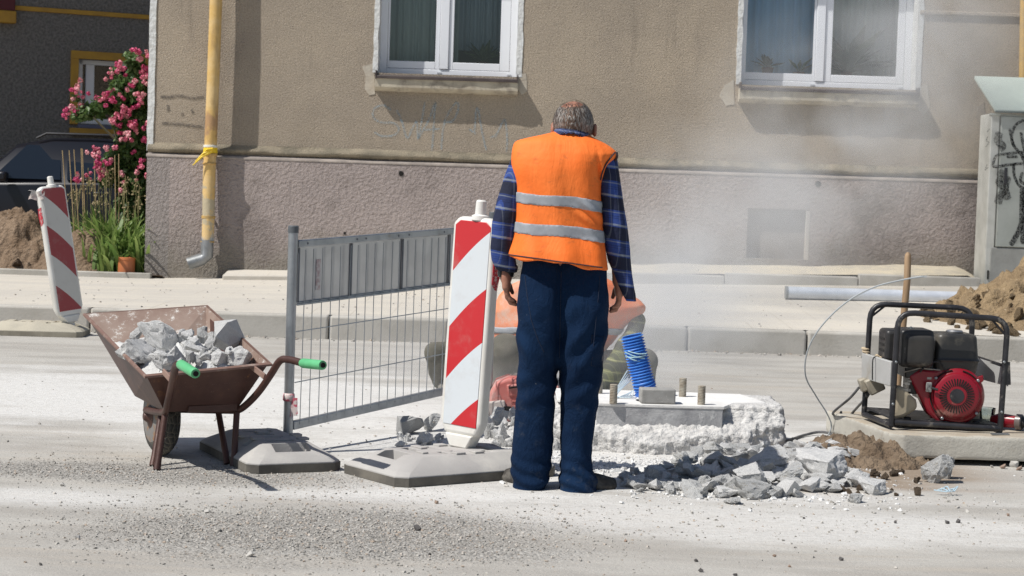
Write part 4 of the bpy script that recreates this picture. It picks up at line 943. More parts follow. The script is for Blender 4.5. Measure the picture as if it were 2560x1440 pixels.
crush(sdf_obj('broken_body', f_rough, (xl - .12, 8.85, -.04), (xr + .12, 10.1, .30), .0085, m_white, fnd, smooth=26), .013, .012, 38)
# right end: taller rough shoulder
xs0 = aty(1800, 1018, 9.35).x
def f_sh(X, Y, Z):
    d = sbox(X, Y, Z, ((xs0 + xr) / 2 + .01, 9.67, .08), ((xr - xs0) / 2 + .02, .28, TZ - .08), .02)
    return d - .022 * (.4 - 1.5 * np.abs(w1(X + 3, Y, Z))) * np.clip((TZ - Z) * 12, 0, 1) - .010 * (.4 - 1.5 * np.abs(w2(X, Y, Z)))
crush(sdf_obj('broken_shoulder', f_sh, (xs0 - .08, 9.25, -.02), (xr + .08, 10.1, .29), .0085, m_white, fnd, smooth=26), .012, .012, 40)
sm_ = MB().hexa([(f0.x, f0.y, TZ - .115), (f1.x, f1.y, TZ - .115), (f1.x, 9.93, TZ - .115), (f0.x + .02, 9.93, TZ - .115), (f0.x, f0.y, TZ - .002), (f1.x, f1.y, TZ - .002), (f1.x, 9.93, TZ - .002), (f0.x + .02, 9.93, TZ - .002)])
upper = sm_.build('sawn_block', m_smooth(), fnd, bevel=.004)
mt = mat('white_dust_top', (.76, .755, .73), (.68, .67, .65), 6, 5, rough=.98, bump=.4, bs=60)
mb = MB(); xc0 = aty(1400, 1010, 9.4).x
mb.prism([Vector((f0.x - .03, f0.y - .004, TZ)), Vector((f1.x + .005, f1.y - .004, TZ)), Vector((f1.x + .08, 9.5, TZ)), Vector((xr - .04, 9.55, TZ)), Vector((xr - .13, 9.95, TZ)), Vector((xl, 9.95, TZ)), Vector((xl, 9.4, TZ))], (0, 0, -.012), (0, 0, .004))
mb.build('dusty_top', mt, fnd, bevel=.003)
hp = at(1606, 1001, TZ + .0045); mb = MB(); mb.v = [(hp.x + .035 * math.cos(a), hp.y + .06 * math.sin(a), TZ + .0055) for a in np.linspace(0, 6.283, 24, endpoint=False)]; mb.f = [tuple(range(24))]
mb.build('duct_opening', M_dark, fnd, smooth=0)
m_bolt = mat('dusty_rusty_bolt', (.24, .20, .15), (.36, .33, .27), 30, 4, rough=.9)
for (px, py, h) in ((1533, 1009, .098), (1497, 984, .09), (1706, 992, .10), (1753, 1012, .098)):
    p = at(px, py, TZ + .003); prof = []; k = 12
    for i in range(k): z = h * i / k; prof += [(z, .0185), (z + h / k * .5, .0205)]
    prof += [(h, .0185)]; MB().lathe(p, (0, 0, 1), prof, 14).build('anchor_bolt', m_bolt, fnd, smooth=30)
# paving block lying on it
pbk = at(1602, 1009, TZ + .006); pbr = at(1686, 1010, TZ + .006); cen = (pbk + pbr) / 2 + Vector((0, .055, .037)); bw_ = (pbr - pbk).length
pavb = MB().box(cen, (bw_, .11, .074), .06).build('paving_block', mat('grey_paving_block', (.33, .325, .31), (.28, .275, .26), 20, 5, speck=((.5, .49, .47), 120, .62, .7), rough=.95, bump=.4, bs=90, bd=.005), bevel=.007)
tag(pavb, 'small grey paving block lying on the white concrete base', 'paving block')
# blue conduit
cp = smooth_path([at(1616, 998, TZ) + Vector((0, .03, -.06)), aty(1616, 985, 9.66), aty(1607, 950, 9.66), aty(1593, 895, 9.66), aty(1579, 838, 9.66)], 40)
L = [0]
for a, b in zip(cp, cp[1:]): L.append(L[-1] + (b - a).length)
rs = [.0555 + .0058 * max(-1, min(1, 1.6 * math.sin(l * 2 * math.pi / .0152))) for l in L]
m_blue = mat('blue_corrugated_plastic', (.05, .21, .66), (.07, .25, .70), 9, stain=((.25, .36, .58), 6, .55, .8), rough=.42)
cdt = thing('corrugated_pipe', at(1616, 998, TZ), 'bright blue corrugated conduit rising from the concrete base', 'conduit')
MB().tube(cp, rs, 22, cap=False).build('hose', m_blue, cdt, smooth=60)
MB().tube([cp[-1] - (cp[-1] - cp[-4]).normalized() * .03, cp[-1] - (cp[-1] - cp[-4]).normalized() * .029], .052, 20).build('pipe_end', M_dark, cdt)
m_cord = mat('pale_cord', (.36, .55, .62), rough=.7)
mb = MB(); k0 = aty(1594, 893, 9.66)
for (a, b) in (((1562, 880), (1612, 896)), ((1566, 893), (1614, 888)), ((1564, 889), (1600, 903)), ((1570, 878), (1616, 884))): mb.tube(smooth_path([aty(*a, 9.61), aty((a[0] + b[0]) / 2, (a[1] + b[1]) / 2 + 3, 9.597), aty(*b, 9.61)], 4), .0035, 5)
tag(mb.build('cord', m_cord), 'pale cord knotted round the blue corrugated conduit', 'cord')
mb = MB()
for i in range(5):
    mb.tube(smooth_path([aty(1577 - i * 2, 950 - i * 6, 9.72), aty(1560 - i * 5, 966 + i * 2, 9.6), aty(1543 - i * 3, 985 + i, 9.55), aty(1545 + i * 8, 993, 9.5), aty(1570 + i * 3, 984 - i * 2, 9.6)], 6), .0028, 5)
tag(mb.build('wire_bundle', mat('pale_blue_wire', (.50, .60, .66), rough=.6)), 'loose pale wires lying beside the blue conduit', 'wires')

# ================================================================ CHUNKS ON THE GROUND
rnd = random.Random(11)
def gchunk(px, py, wpx, hpx, rt, label, group, i, me=None, z=0.0, dpt=.8):
    z *= .6; wpx *= .93; hpx *= .88; p = at(px, py + hpx / 2 * .8, z); k = p.y / F_PX; s = (wpx * k, wpx * k * dpt, hpx * k * 1.15); return rock(p + Vector((0, s[1] * .15, s[2] * .40)), s, rt, label, group, me or ROCKB[i % 6])
GP = 'large chunks in the rubble heap'
pile = [(2055, 1172, 150, 75, (.1, .05, -.1), 0, 'broad flat topped chunk at the right of the rubble heap', .04), (1905, 1164, 150, 56, (.15, -.25, .3), 1, 'long slab chunk leaning up in the middle of the heap', .03),
        (1930, 1146, 96, 40, (.2, -.1, .2), 2, 'chunk topping the rubble heap under the white base corner', .04), (1785, 1225, 0, 0, 0, 0, '', 0), (1880, 1228, 118, 50, (0, .1, .2), 3, 'rounded front chunk at the lowest edge of the rubble heap', 0), (1720, 1216, 66, 26, (.1, .12, .1), 4, 'pale wedge chunk lying alone at the left front of the heap', 0),
        (1795, 1212, 55, 36, (.2, -.5, .3), 5, 'pale upright wedge chunk between the front wedge and the rounded front chunk', 0), (1880, 1197, 92, 52, (.1, -.2, .4), 0, 'rough lump behind the rounded front chunk', .03), (1995, 1168, 70, 30, (.1, -.3, .1), 2, 'thin slab chunk left of the flat topped chunk', .08),
        (1975, 1190, 84, 42, (.1, -.35, .2), 1, 'tilted chunk below the thin slab chunk', .04), (2035, 1216, 82, 36, (.1, .1, 0), 4, 'smooth pale chunk in front of the flat topped chunk', 0), (1630, 1196, 56, 46, (.1, .1, .7), 5, 'shaded rounded boulder at the left end of the rubble heap', 0),
        (1835, 1215, 60, 36, (.2, .3, .9), 3, 'knobbly chunk beside the upright wedge', .02), (2180, 1222, 84, 40, (.1, .15, -.2), 0, 'white chunk resting on the brown soil', 0), (2150, 1198, 80, 44, (.1, 0, .5), 2, 'white chunk half buried at the soil edge', .02),
        (1830, 1254, 50, 18, (0, 0, .1), 1, 'flat white flake in front of the rubble heap', 0), (2140, 1248, 46, 26, (0, 0, .3), 3, 'brownish stone in front of the soil', 0), (2080, 1115, 40, 26, (.2, 0, .3), 4, 'small chunk on the soil behind the flat topped chunk', .08)]
for i, (px, py, wp, hp_, rt, k, lab, z) in enumerate(pile):
    if wp: gchunk(px, py, wp, hp_, rt, lab, GP, k, z=z)
gchunk(2340, 1178, 82, 84, (.1, .3, .4), 'tall knobbly pale chunk in front of the concrete slab', GP, 1); gchunk(2368, 1172, 50, 62, (.3, .1, .9), 'grey chunk behind the tall knobbly one', GP, 3, z=.01)
mound('rubble', at(1790, 1180).x + .08, at(1790, 1188).y + .03, .66, .22, .07, m_chunk, seed=5, n=110, rot=.10, amp=.05, fq=18, sharp=.6)
tag(bpy.data.objects['rubble.001'], 'fine broken concrete under the chunks of the heap', 'rubble', kind='stuff')
for i in range(190):
    t = rnd.random(); px = 1560 + 560 * t + rnd.uniform(-20, 20); top = 1195 - 58 * min(1, t * 1.3); py = rnd.uniform(top, 1225 + 22 * math.sin(3.1 * t)); p = at(px, py)
    zz = .065 * math.sin(min(1, t * 1.25 + .15) * 2.6) * max(0, min(1, (1232 - py) / 60)); s = rnd.uniform(.03, .095) * (1.1 if t > .25 else .75)
    rock(p + Vector((0, 0, zz + s * .22)), (s * 1.5, s, s * .6), (rnd.uniform(-.6, .6), rnd.uniform(-.6, .6), rnd.uniform(0, 6)), 'small broken concrete lump in the heap right of the man', 'small lumps in the rubble heap', ROCK[i % 16])
# by the beacon and left of the base
GB = 'chunks behind the beacon'
gchunk(1027, 1067, 78, 52, (.05, .05, .4), 'grey smooth faced chunk behind the beacon foot', GB, 0, ROCKD[1]); gchunk(1076, 1060, 46, 52, (.1, .2, .2), 'pale chunk tucked behind the lower beacon', GB, 1)
gchunk(1062, 1100, 48, 34, (.1, -.3, .2), 'small white chunk before the grey smooth faced chunk', GB, 2); gchunk(1000, 1112, 28, 18, (.1, .2, .2), 'white pebble sized chunk at the left of the beacon foot', GB, 4)
for i in range(26):
    px, py = rnd.uniform(985, 1110), rnd.uniform(1085, 1122); s = rnd.uniform(.015, .04); p = at(px, py)
    rock(p + Vector((0, 0, s * .3)), (s * 1.4, s, s * .8), (rnd.uniform(0, 6), rnd.uniform(0, 6), rnd.uniform(0, 6)), 'small white lump scattered behind the beacon foot', 'small lumps by the beacon', ROCK[i % 16])
for i in range(46):
    px, py = rnd.uniform(1212, 1420), rnd.uniform(1062, 1125); s = rnd.uniform(.03, .085); p = at(px, py); zz = .05 * (1 - (py - 1062) / 63)
    rock(p + Vector((0, 0, zz + s * .25)), (s * 1.4, s, s * .8), (rnd.uniform(0, 6), rnd.uniform(0, 6), rnd.uniform(0, 6)), 'white concrete lump between the beacon and the base', 'lumps left of the base', ROCK[(i * 3) % 16])
mound('rubble', at(1330, 1100).x, at(1330, 1100).y + .1, .35, .3, .09, m_white, seed=9, n=60, amp=.035, fq=18, sharp=.7)
tag(bpy.data.objects['rubble.002'], 'white concrete rubble between the beacon and the base', 'rubble', kind='stuff')
# ---- soil in front of the slab
m_soil2 = mat('dug_brown_soil', (.17, .12, .078), (.25, .185, .125), 6, 6, stain=((.10, .07, .045), 14, .52, .68), rough=1, bump=1, bs=35, bd=.04)
sp = at(2150, 1150)
tag(mound('soil_heap', sp.x + .0, sp.y + .05, .42, .46, .115, m_soil2, seed=2, n=90, rot=.5, amp=.05, fq=9, sharp=.6), 'brown dug soil between the rubble heap and the slab', 'soil heap')
for i in range(24):
    px, py = rnd.uniform(2100, 2300), rnd.uniform(1165, 1240); s = rnd.uniform(.018, .042); p = at(px, py)
    if i == 0: ROCKS = [rock_mesh(300 + k, 3, 10, .16, name='soil_clod', m=m_soil2) for k in range(4)]
    rock(p + Vector((0, 0, s * .3)), (s * 1.3, s, s * .8), (rnd.uniform(0, 6), rnd.uniform(0, 6), rnd.uniform(0, 6)), 'crumbly brown clod fallen from the soil before the slab', 'soil clods', ROCKS[i % 4], 'soil_clod', 'soil clod')

# ================================================================ SLAB AND GENERATOR
sc0 = Vector((1.92, 9.12, 0)); scb = Vector((1.775, 10.02, 0)); sdx = Vector((1, .012, 0)).normalized(); sdy = (scb - sc0)
SZ0, SZ = .03, .148
def m_slab():
    g = N('old_cast_slab'); o = g.coords('Object'); col = g.mix(g.ramp(g.noise(o, 3, 6, .65), .35, .65), (.52, .50, .44), (.44, .42, .37))
    col = g.mix(g.ramp(g.noise(o, 8, 6, .7), .56, .72), col, (.35, .31, .25)); pit = g.ramp(g.voro(o, 24), .05, .16, 1, 0); pit = g.math('MULTIPLY', pit, g.ramp(g.noise(o, 7), .45, .6))
    col = g.mix(g.math('MULTIPLY', pit, .7), col, (.16, .145, .12)); X, Y, Z = g.xyz(g.n('NewGeometry').outputs['Normal'])
    col = g.mix(g.math('MULTIPLY', g.ramp(Z, .7, .95), g.ramp(g.noise(o, 6, 5), .35, .6, .3, .9)), col, (.38, .32, .24))
    b = g.bump(g.noise(o, 40, 5, .7), .4, .01); g.bump(pit, -.6, .012, b); return g.set(col, .95)
mb = MB(); NX = 64; NY = 24; NZ = 5
def slabp(u, v, w):
    p = sc0 + sdx * (u * 1.75) + sdy * (v * 1.12); return Vector((p.x, p.y, SZ0 + (SZ - SZ0) * w))
w5 = wavy(21, 12, 12, 40)
bm = bmesh.new(); bmesh.ops.create_grid(bm, x_segments=2, y_segments=2, size=1); bm.free()
sl_c = slabp(.5, .5, .5); ydir = sdy.normalized(); xdir = Vector((ydir.y, -ydir.x, 0))
def f_slab(X, Y, Z):
    u = ((X - sc0.x) * sdy.y - (Y - sc0.y) * sdy.x) / (sdx.x * sdy.y - sdx.y * sdy.x); v = ((Y - sc0.y) - u * sdx.y) / sdy.y * sdy.length
    d = sbox(u, v, Z, (.875, sdy.length * .56, (SZ + SZ0) / 2), (.875, sdy.length * .56, (SZ - SZ0) / 2), .008)
    cor = np.sqrt(u ** 2 + v ** 2); d = np.maximum(d, (.035 + .012 * w5(X, Y, Z)) - (u + v) * .75)     # knocked-off corner
    return d - .0035 * w5(X * 1.5, Y * 1.5, Z)
sl_o = sdf_obj('concrete_slab', f_slab, (sc0.x - .25, 8.98, -.0), (sc0.x + 1.85, 10.25, SZ + .06), .011, m_slab(), smooth=35)
tag(sl_o, 'thick pale concrete slab carrying the red engine generator', 'concrete slab')
hs = MB(); hs.box((sc0.x + .7, 9.75, .014), (1.3, .8, .028)); tag(hs.build('timber_bearer', mat('dark_earth_packing', (.05, .042, .035), rough=1)), 'dark packing under the concrete slab', 'packing')

gen = thing('generator', (1.94, 9.29, SZ), 'portable generator with red recoil cover in a black tube frame', 'generator')
GO = aty(2228, 1066, 9.29); GO.z = SZ
def gp(px, py, d=0.0):                                    # photo pixel on the front-hoop plane moved d metres back
    return aty(px, py, 9.29 + d)
m_fr = mat('scuffed_black_frame', (.014, .014, .017), (.03, .03, .034), 9, 5, stain=((.16, .148, .13), 16, .56, .72), rough=.42)
TRg = .0148
def rnd_path(P, r, k=6):
    Q = [P[0]]
    for i in range(1, len(P) - 1):
        a, b, c = P[i - 1], P[i], P[i + 1]; u, v = (a - b).normalized(), (c - b).normalized(); rr = min(r, (a - b).length / 2, (c - b).length / 2)
        s, e = b + u * rr, b + v * rr
        for t in np.linspace(0, 1, k): Q.append(s * (1 - t) ** 2 + b * 2 * t * (1 - t) + e * t * t)
    Q.append(P[-1]); return Q
fhp = [gp(2228, 1064), gp(2246, 780), gp(2520, 798), gp(2500, 1077)]
bhp = [aty(2160, 1036, 9.70), aty(2177, 759, 9.70), aty(2432, 771, 9.70), aty(2420, 1045, 9.70)]
for P in (fhp, bhp): MB().tube(rnd_path(P, .085), TRg, 14).build('frame_hoop', m_fr, gen, smooth=60)
def rail(a, b, r=TRg): MB().tube([a, b], r, 12).build('frame_rail', m_fr, gen, smooth=60)
rail(fhp[0] + Vector((0, 0, .002)), bhp[0]); rail(fhp[3], bhp[3]); rail(gp(2236, 1056), gp(2498, 1072)); rail(aty(2165, 1030, 9.7), aty(2420, 1042, 9.7))
for (a, b, Y) in (((2172, 797), (2222, 757), 9.70), ((2472, 790), (2514, 838), 9.29)): MB().tube([aty(*a, Y), aty(*b, Y)], .006, 8).build('frame_gusset', m_fr, gen)
mb = MB(); mb.hexa([gp(2236, 1052, .05), gp(2498, 1066, .05), aty(2418, 1038, 9.68), aty(2166, 1022, 9.68)] + [p + Vector((0, 0, .01)) for p in (gp(2236, 1052, .05), gp(2498, 1066, .05), aty(2418, 1038, 9.68), aty(2166, 1022, 9.68))])
mb.build('base_tray', m_fr, gen)
m_blkp = mat('dusty_black_plastic', (.016, .016, .018), (.045, .042, .038), 5, 5, stain=((.20, .18, .15), 8, .57, .78), rough=.42)
m_tank = mat('dusty_fuel_tank', (.026, .026, .026), (.11, .10, .085), 4, 6, lo=.40, hi=.62, stain=((.22, .20, .16), 5, .55, .78), rough=.42)
def block(px0, py0, px1, py1, d0, d1):                     # a box seen as that pixel rectangle, d0..d1 metres behind the front hoop
    a, b = gp(px0, py1, d0), gp(px1, py0, d0); return (a.x, 9.29 + d0, min(a.z, b.z)), (b.x, 9.29 + d1, max(a.z, b.z))
# engine: fuel tank with seam and cap
a, b = block(2336, 838, 2452, 952, .07, .33)
def f_tank(X, Y, Z):
    cx, cy = (a[0] + b[0]) / 2, (a[1] + b[1]) / 2; t = np.clip((Z - a[2]) / (b[2] - a[2]), 0, 1)
    wx_ = (b[0] - a[0]) / 2 * np.interp(t, [0, .38, .46, 1], [.86, 1.0, 1.0, .90]); wy_ = (b[1] - a[1]) / 2 * np.interp(t, [0, .4, 1], [.85, 1, .9])
    qx, qy = np.abs(X - cx) - wx_ + .03, np.abs(Y - cy) - wy_ + .03; dd = np.sqrt(np.maximum(qx, 0) ** 2 + np.maximum(qy, 0) ** 2) + np.minimum(np.maximum(qx, qy), 0) - .03
    qz = np.abs(Z - (a[2] + b[2]) / 2) - (b[2] - a[2]) / 2 + .02
    seam = np.maximum(np.abs(Z - (a[2] + .44 * (b[2] - a[2]))) - .0035, dd - .007)
    body_ = np.sqrt(np.maximum(dd + .02, 0) ** 2 + np.maximum(qz, 0) ** 2) + np.minimum(np.maximum(dd + .02, qz), 0) - .02
    bulge = np.maximum(dd + .008, 0); return np.minimum(body_, seam)
tank = sdf_obj('fuel_tank', f_tank, [v - .03 for v in a], [v + .03 for v in b], .0065, m_tank, gen, smooth=40)
cpt = gp(2386, 830, .18); MB().lathe(cpt - Vector((0, 0, .012)), (0, 0, 1), ((0, .03), (.008, .042), (.016, .044), (.022, .038), (.024, .02)), 24).build('fuel_cap', mat('dusty_chrome_cap', (.45, .45, .45), rough=.35, metal=.8), tank)
# air filter housing
a2, b2 = block(2248, 826, 2338, 918, .03, .26)
def f_air(X, Y, Z):
    d = sbox(X, Y, Z, ((a2[0] + b2[0]) / 2, (a2[1] + b2[1]) / 2, (a2[2] + b2[2]) / 2), ((b2[0] - a2[0]) / 2, (b2[1] - a2[1]) / 2, (b2[2] - a2[2]) / 2), .022)
    face = sbox(X, Y, Z, ((a2[0] + b2[0]) / 2 + .012, a2[1], (a2[2] + b2[2]) / 2 - .008), ((b2[0] - a2[0]) / 2 - .01, .018, (b2[2] - a2[2]) / 2 - .012), .03)
    return np.minimum(d, face)
air = sdf_obj('air_filter', f_air, [v - .04 for v in a2], [v + .04 for v in b2], .0065, m_blkp, gen, smooth=40)
MB().lathe(gp(2277, 826, .12), (0, 0, 1), ((-.01, .01), (.004, .011), (.008, .006), (.02, .005)), 10).box(gp(2277, 820, .12), (.03, .006, .006)).build('wing_nut', galv, air)
# exhaust guard at the left
a3, b3 = block(2212, 826, 2262, 905, .16, .36)
MB().span(a3, b3).build('exhaust_guard', m_blkp, gen, bevel=.022, seg=4)
mb = MB()
for i in range(3): mb.span((a3[0] - .003, a3[1] + .03, a3[2] + .05 + i * .03), (a3[0] + .004, b3[1] - .05, a3[2] + .062 + i * .03))
mb.build('vent_slots', M_dark, gen)
# carburettor and block
eng = MB()
for (r_, d0, d1) in (((2262, 905, 2335, 945), .08, .28), ((2272, 940, 2330, 985), .10, .26), ((2300, 925, 2440, 1000), .16, .36), ((2360, 940, 2430, 960), .08, .14)): eng.span(*block(*r_, d0, d1))
eng = eng.build('engine_block', m_blkp, gen, bevel=.008)
mb = MB(); rr_ = random.Random(3)
for i in range(16):
    px, py = rr_.uniform(2258, 2325), rr_.uniform(915, 985); s_ = rr_.uniform(.006, .014); mb.box(gp(px, py, .07 + rr_.uniform(0, .03)), (s_ * 2, s_, s_), rr_.uniform(-.3, .3))
mb.tube([gp(2260, 930, .07), gp(2300, 920, .05), gp(2350, 925, .06)], .004, 6); mb.build('carburettor', mat('dull_aluminium', (.35, .34, .32), (.2, .19, .18), 20, rough=.45, metal=.7), eng)
# red fan shroud and recoil starter
m_red = mat('dusty_red_paint', (.26, .008, .020), (.21, .010, .018), 6, 5, stain=((.40, .22, .18), 7, .55, .74), rough=.32)
cc = gp(2392, 990, .03); sh = [(2272, 940), (2300, 922), (2340, 926), (2392, 918), (2440, 940), (2452, 965), (2452, 1012), (2430, 1048), (2395, 1062), (2345, 1060), (2318, 1032)]
P = [gp(px, py, .075) for px, py in sh]
shr = MB().prism(P, (0, 0, 0), (0, .09, 0)).build('fan_shroud', m_red, gen, bevel=.014, seg=3)
nF = Vector((-.10, -1, .06)).normalized()
rec = MB().lathe(cc - nF * .062, nF, ((0, .148), (.014, .146), (.03, .136), (.036, .128), (.042, .118), (.058, .112), (.064, .100), (.066, .03)), 48).build('recoil_cover', m_red, gen, smooth=30)
u_ = Vector((0, 0, 1)).cross(nF).normalized(); v_ = nF.cross(u_)
mb = MB()
for i in range(36):
    an = 2 * math.pi * i / 36; dd = u_ * math.cos(an) + v_ * math.sin(an); mb.bar(cc + nF * .0045 + dd * .052, cc + nF * .0035 + dd * .088, .0055, .003, up=nF)
mb.build('grille_slots', M_dark, rec)
mb = MB().lathe(cc + nF * .0035, nF, ((0, .036), (.005, .0365), (.0055, .030)), 28); mb.build('grille_centre', m_fr, rec)
MB().lathe(cc + nF * .001, nF, ((0, .048), (.005, .0475), (.0055, .0375)), 32).build('grille_ring', m_red, rec)
mb = MB()
for k in range(2):
    for an in np.linspace(.5 + k * 2.2, 1.6 + k * 2.6, 2): pass
for (a0, a1) in ((.75, 1.35), (1.75, 2.4), (3.0, 3.9)):
    mb.tube([cc - nF * .022 + (u_ * math.cos(t) + v_ * math.sin(t)) * .131 for t in np.linspace(a0, a1, 8)], .0035, 5)
mb.build('cover_slots', M_dark, rec)
for an in (2.45, .65, 4.2, 5.6): MB().lathe(cc - nF * .03 + (u_ * math.cos(an) + v_ * math.sin(an)) * .135, nF, ((0, .008), (.012, .008), (.014, .005)), 10).build('cover_bolt', galv, rec)
MB().box(gp(2322, 968, .045), (.028, .02, .05)).build('engine_switch', mat('grey_switch', (.30, .30, .29), (.1, .1, .1), 60, rough=.5), gen, bevel=.004)
MB().tube([gp(2330, 970, .03), gp(2345, 975, .02)], .007, 8).build('pull_handle', m_blkp, gen)
MB().prism([gp(px, py, .08) for px, py in ((2438, 945), (2458, 938), (2460, 952), (2448, 962))], (0, 0, 0), (0, .03, 0)).build('shroud_lug', m_red, gen, bevel=.004)
MB().prism([gp(px, py, .028) for px, py in ((2262, 868), (2292, 869), (2292, 884), (2262, 883))], (0, 0, 0), (0, .004, 0)).build('plain_sticker', mat('worn_sticker', (.32, .30, .27), (.18, .17, .16), 60, rough=.6), air, smooth=0)
MB().tube(smooth_path([gp(2300, 930, .05), gp(2318, 912, .03), gp(2345, 905, .05), gp(2362, 925, .07)], 6), .0045, 6).build('spark_cable', M_blk, gen)
MB().tube(smooth_path([gp(2440, 948, .10), gp(2452, 958, .07), gp(2449, 975, .06), gp(2454, 992, .07)], 6), .0035, 6).build('fuel_hose', M_blk, gen)
for P_ in ((2232, 1010), (2240, 905), (2510, 905), (2504, 1030)): MB().lathe(gp(*P_, -.012), (0, -1, 0), ((0, .007), (.006, .007), (.008, .004)), 8).build('frame_bolt', galv, gen)
# beige sheet metal under the engine, panels, sockets
m_beige = mat('dusty_beige_guard', (.42, .36, .26), (.34, .29, .21), 6, 5, stain=((.20, .17, .13), 9, .58, .72), rough=.6)
MB().prism([gp(px, py, .06) for px, py in ((2238, 965), (2262, 968), (2275, 985), (2292, 1000), (2296, 1022), (2262, 1044), (2240, 1050), (2234, 1040))], (0, 0, 0), (0, .10, 0)).build('alternator_guard', m_beige, gen, bevel=.02, seg=3)
MB().prism([gp(px, py, .20) for px, py in ((2430, 985), (2450, 1000), (2452, 1060), (2405, 1066), (2400, 1040))], (0, 0, 0), (0, .1, 0)).build('alternator_guard', m_beige, gen, bevel=.012)
mf = MB()
for (px, py) in ((2268, 1052), (2330, 1056), (2380, 1060), (2440, 1062)): mf.lathe(gp(px, py + 6, .09), (0, 0, 1), ((0, .018), (.03, .018), (.034, .012)), 12)
mf.build('rubber_mounts', M_blk, gen)
m_panel = mat('light_grey_panel', (.46, .46, .45), (.40, .40, .385), 5, 5, stain=((.33, .30, .25), 5, .55, .75), rough=.45)
pa = [aty(2153, 945, 9.71), aty(2225, 966, 9.31), aty(2226, 904, 9.31), aty(2154, 882, 9.71)]
nx = Vector((.022, .005, 0)); MB().hexa([pa[0], pa[1], pa[1] + nx, pa[0] + nx, pa[3], pa[2], pa[2] + nx, pa[3] + nx]).build('control_box', m_panel, gen, bevel=.004)
pa = [gp(2519, 966, .02), aty(2436, 944, 9.68), aty(2436, 892, 9.68), gp(2519, 918, .02)]
nx = Vector((.004, .001, 0)); rpn = MB().hexa([pa[0], pa[1], pa[1] + nx, pa[0] + nx, pa[3], pa[2], pa[2] + nx, pa[3] + nx]).build('side_panel', m_panel, gen)
MB().bar(gp(2521, 918, .02), aty(2440, 892, 9.68), .012, .014).build('panel_edge', m_fr, rpn)
MB().bar(gp(2517, 905, -.004), gp(2519, 962, -.004), .03, .012, up=(0, 1, 0)).build('panel_hinge', m_fr, rpn)
mp = MB().box(aty(2186, 962, 9.62), (.085, .06, .085), Matrix.Rotation(R(-28), 3, 'Y')).box(aty(2158, 962, 9.66), (.04, .06, .07), Matrix.Rotation(R(-20), 3, 'Y')).build('power_socket', mat('dirty_beige_plastic', (.40, .36, .28), (.32, .29, .23), 9, rough=.5), gen, bevel=.008)
for k in range(4): MB().lathe(aty(2164 + k * 1.5, 872 + k * 7, 9.70), (0.12, -.1, 1), ((-.006, .0185), (-.003, .0225), (.003, .0225), (.006, .0185)), 14).build('rope_turn', mat('beige_rope', (.52, .42, .29), rough=.9), gen)
tag(MB().tube(smooth_path([aty(2166, 886, 9.67), aty(2185, 893, 9.6), aty(2192, 888, 9.56), aty(2203, 894, 9.55), aty(2228, 895, 9.5)], 6), .006, 6).build('rope', mat('beige_rope_end', (.50, .40, .27), rough=.9), gen), None, None)
tag(MB().tube(smooth_path([aty(2190, 892, 9.53), aty(2182, 900, 9.50), aty(2181, 950, 9.50)], 5), .0035, 5).build('dark_wire', M_blk, gen), None, None)
m_cable = mat('dusty_black_cable', (.06, .06, .062), (.13, .13, .13), 12, rough=.6)
c1 = MB().tube(smooth_path([aty(2148, 968, 9.66), aty(2125, 995, 9.7), aty(2095, 1020, 9.85), aty(2082, 1034, 9.98), aty(2096, 1040, 10.02), aty(2103, 1030, 9.96)], 6), .007, 7)
tag(c1.build('cable', m_cable), 'black cable from the left socket looping at the slab corner', 'cable')
c2 = MB().tube(smooth_path([aty(2170, 985, 9.66), aty(2160, 1000, 9.75), aty(2140, 1022, 9.92), aty(2128, 1036, 10.0)], 6), [.012] * 6 + [.007] * 13, 7)
tag(c2.build('cable', m_cable), 'shorter black plug cable hanging under the generator socket', 'cable')
c3 = MB().tube(smooth_path([at(1905, 1098, .01), at(1955, 1104, .01), at(2010, 1088, .01), at(2050, 1080, .02), at(2078, 1086, .03), at(2078, 1105, .05), at(2072, 1112, .08)], 6), .0075, 7)
tag(c3.build('cable', m_cable), 'grey cable lying on the ground left of the slab', 'cable')
wv_ = [at(2025, 1120, .06), aty(2055, 1108, 9.95), aty(2078, 1070, 10.0), aty(2068, 1035, 9.98), aty(2040, 990, 9.95), aty(2014, 940, 9.9), aty(2018, 880, 9.85), aty(2050, 820, 9.8), aty(2110, 760, 9.75), aty(2180, 720, 9.7), aty(2255, 700, 9.68), aty(2308, 691, 9.66)]
wr = MB().tube(smooth_path(wv_, 6), .0042, 6)
for k in (-1, 0, 1): wr.tube([wv_[-1] - Vector((.01, 0, .001)), wv_[-1] + Vector((.02, .004 * k, .006 * k))], .0018, 4)
tag(wr.build('stiff_wire', mat('grey_wire_sheath', (.42, .45, .46), rough=.5)), 'thin grey wire arching up from the ground before the generator', 'wire')
# grinder lying at the right end of the slab
gr = thing('power_tool', aty(2540, 1070, 9.36), 'red and black power tool lying at the right end of the slab', 'power tool')
q0, q1, q2, q3 = aty(2478, 1046, 9.52), aty(2512, 1052, 9.48), aty(2545, 1058, 9.44), aty(2600, 1066, 9.38)
for q in (q0, q1, q2, q3): q.z = SZ + .045
MB().tube([q0, q0.lerp(q1, .5), q1, q2], [.02, .034, .036, .030], 16).build('motor_body', m_red, gr, smooth=50)
MB().tube([q2, q2.lerp(q3, .2), q2.lerp(q3, .25), q3, q3 + (q3 - q2)], [.036, .036, .026, .026, .02], 16).build('handle', M_blk, gr, smooth=40)
MB().lathe(q1.lerp(q2, .85), (q2 - q1), ((0, .034), (.004, .041), (.03, .041), (.034, .036)), 18).build('collar', mat('clear_grey_ring', (.16, .13, .12), rough=.3), gr)
gq = aty(2466, 1050, 9.55); gq.z = SZ + .03
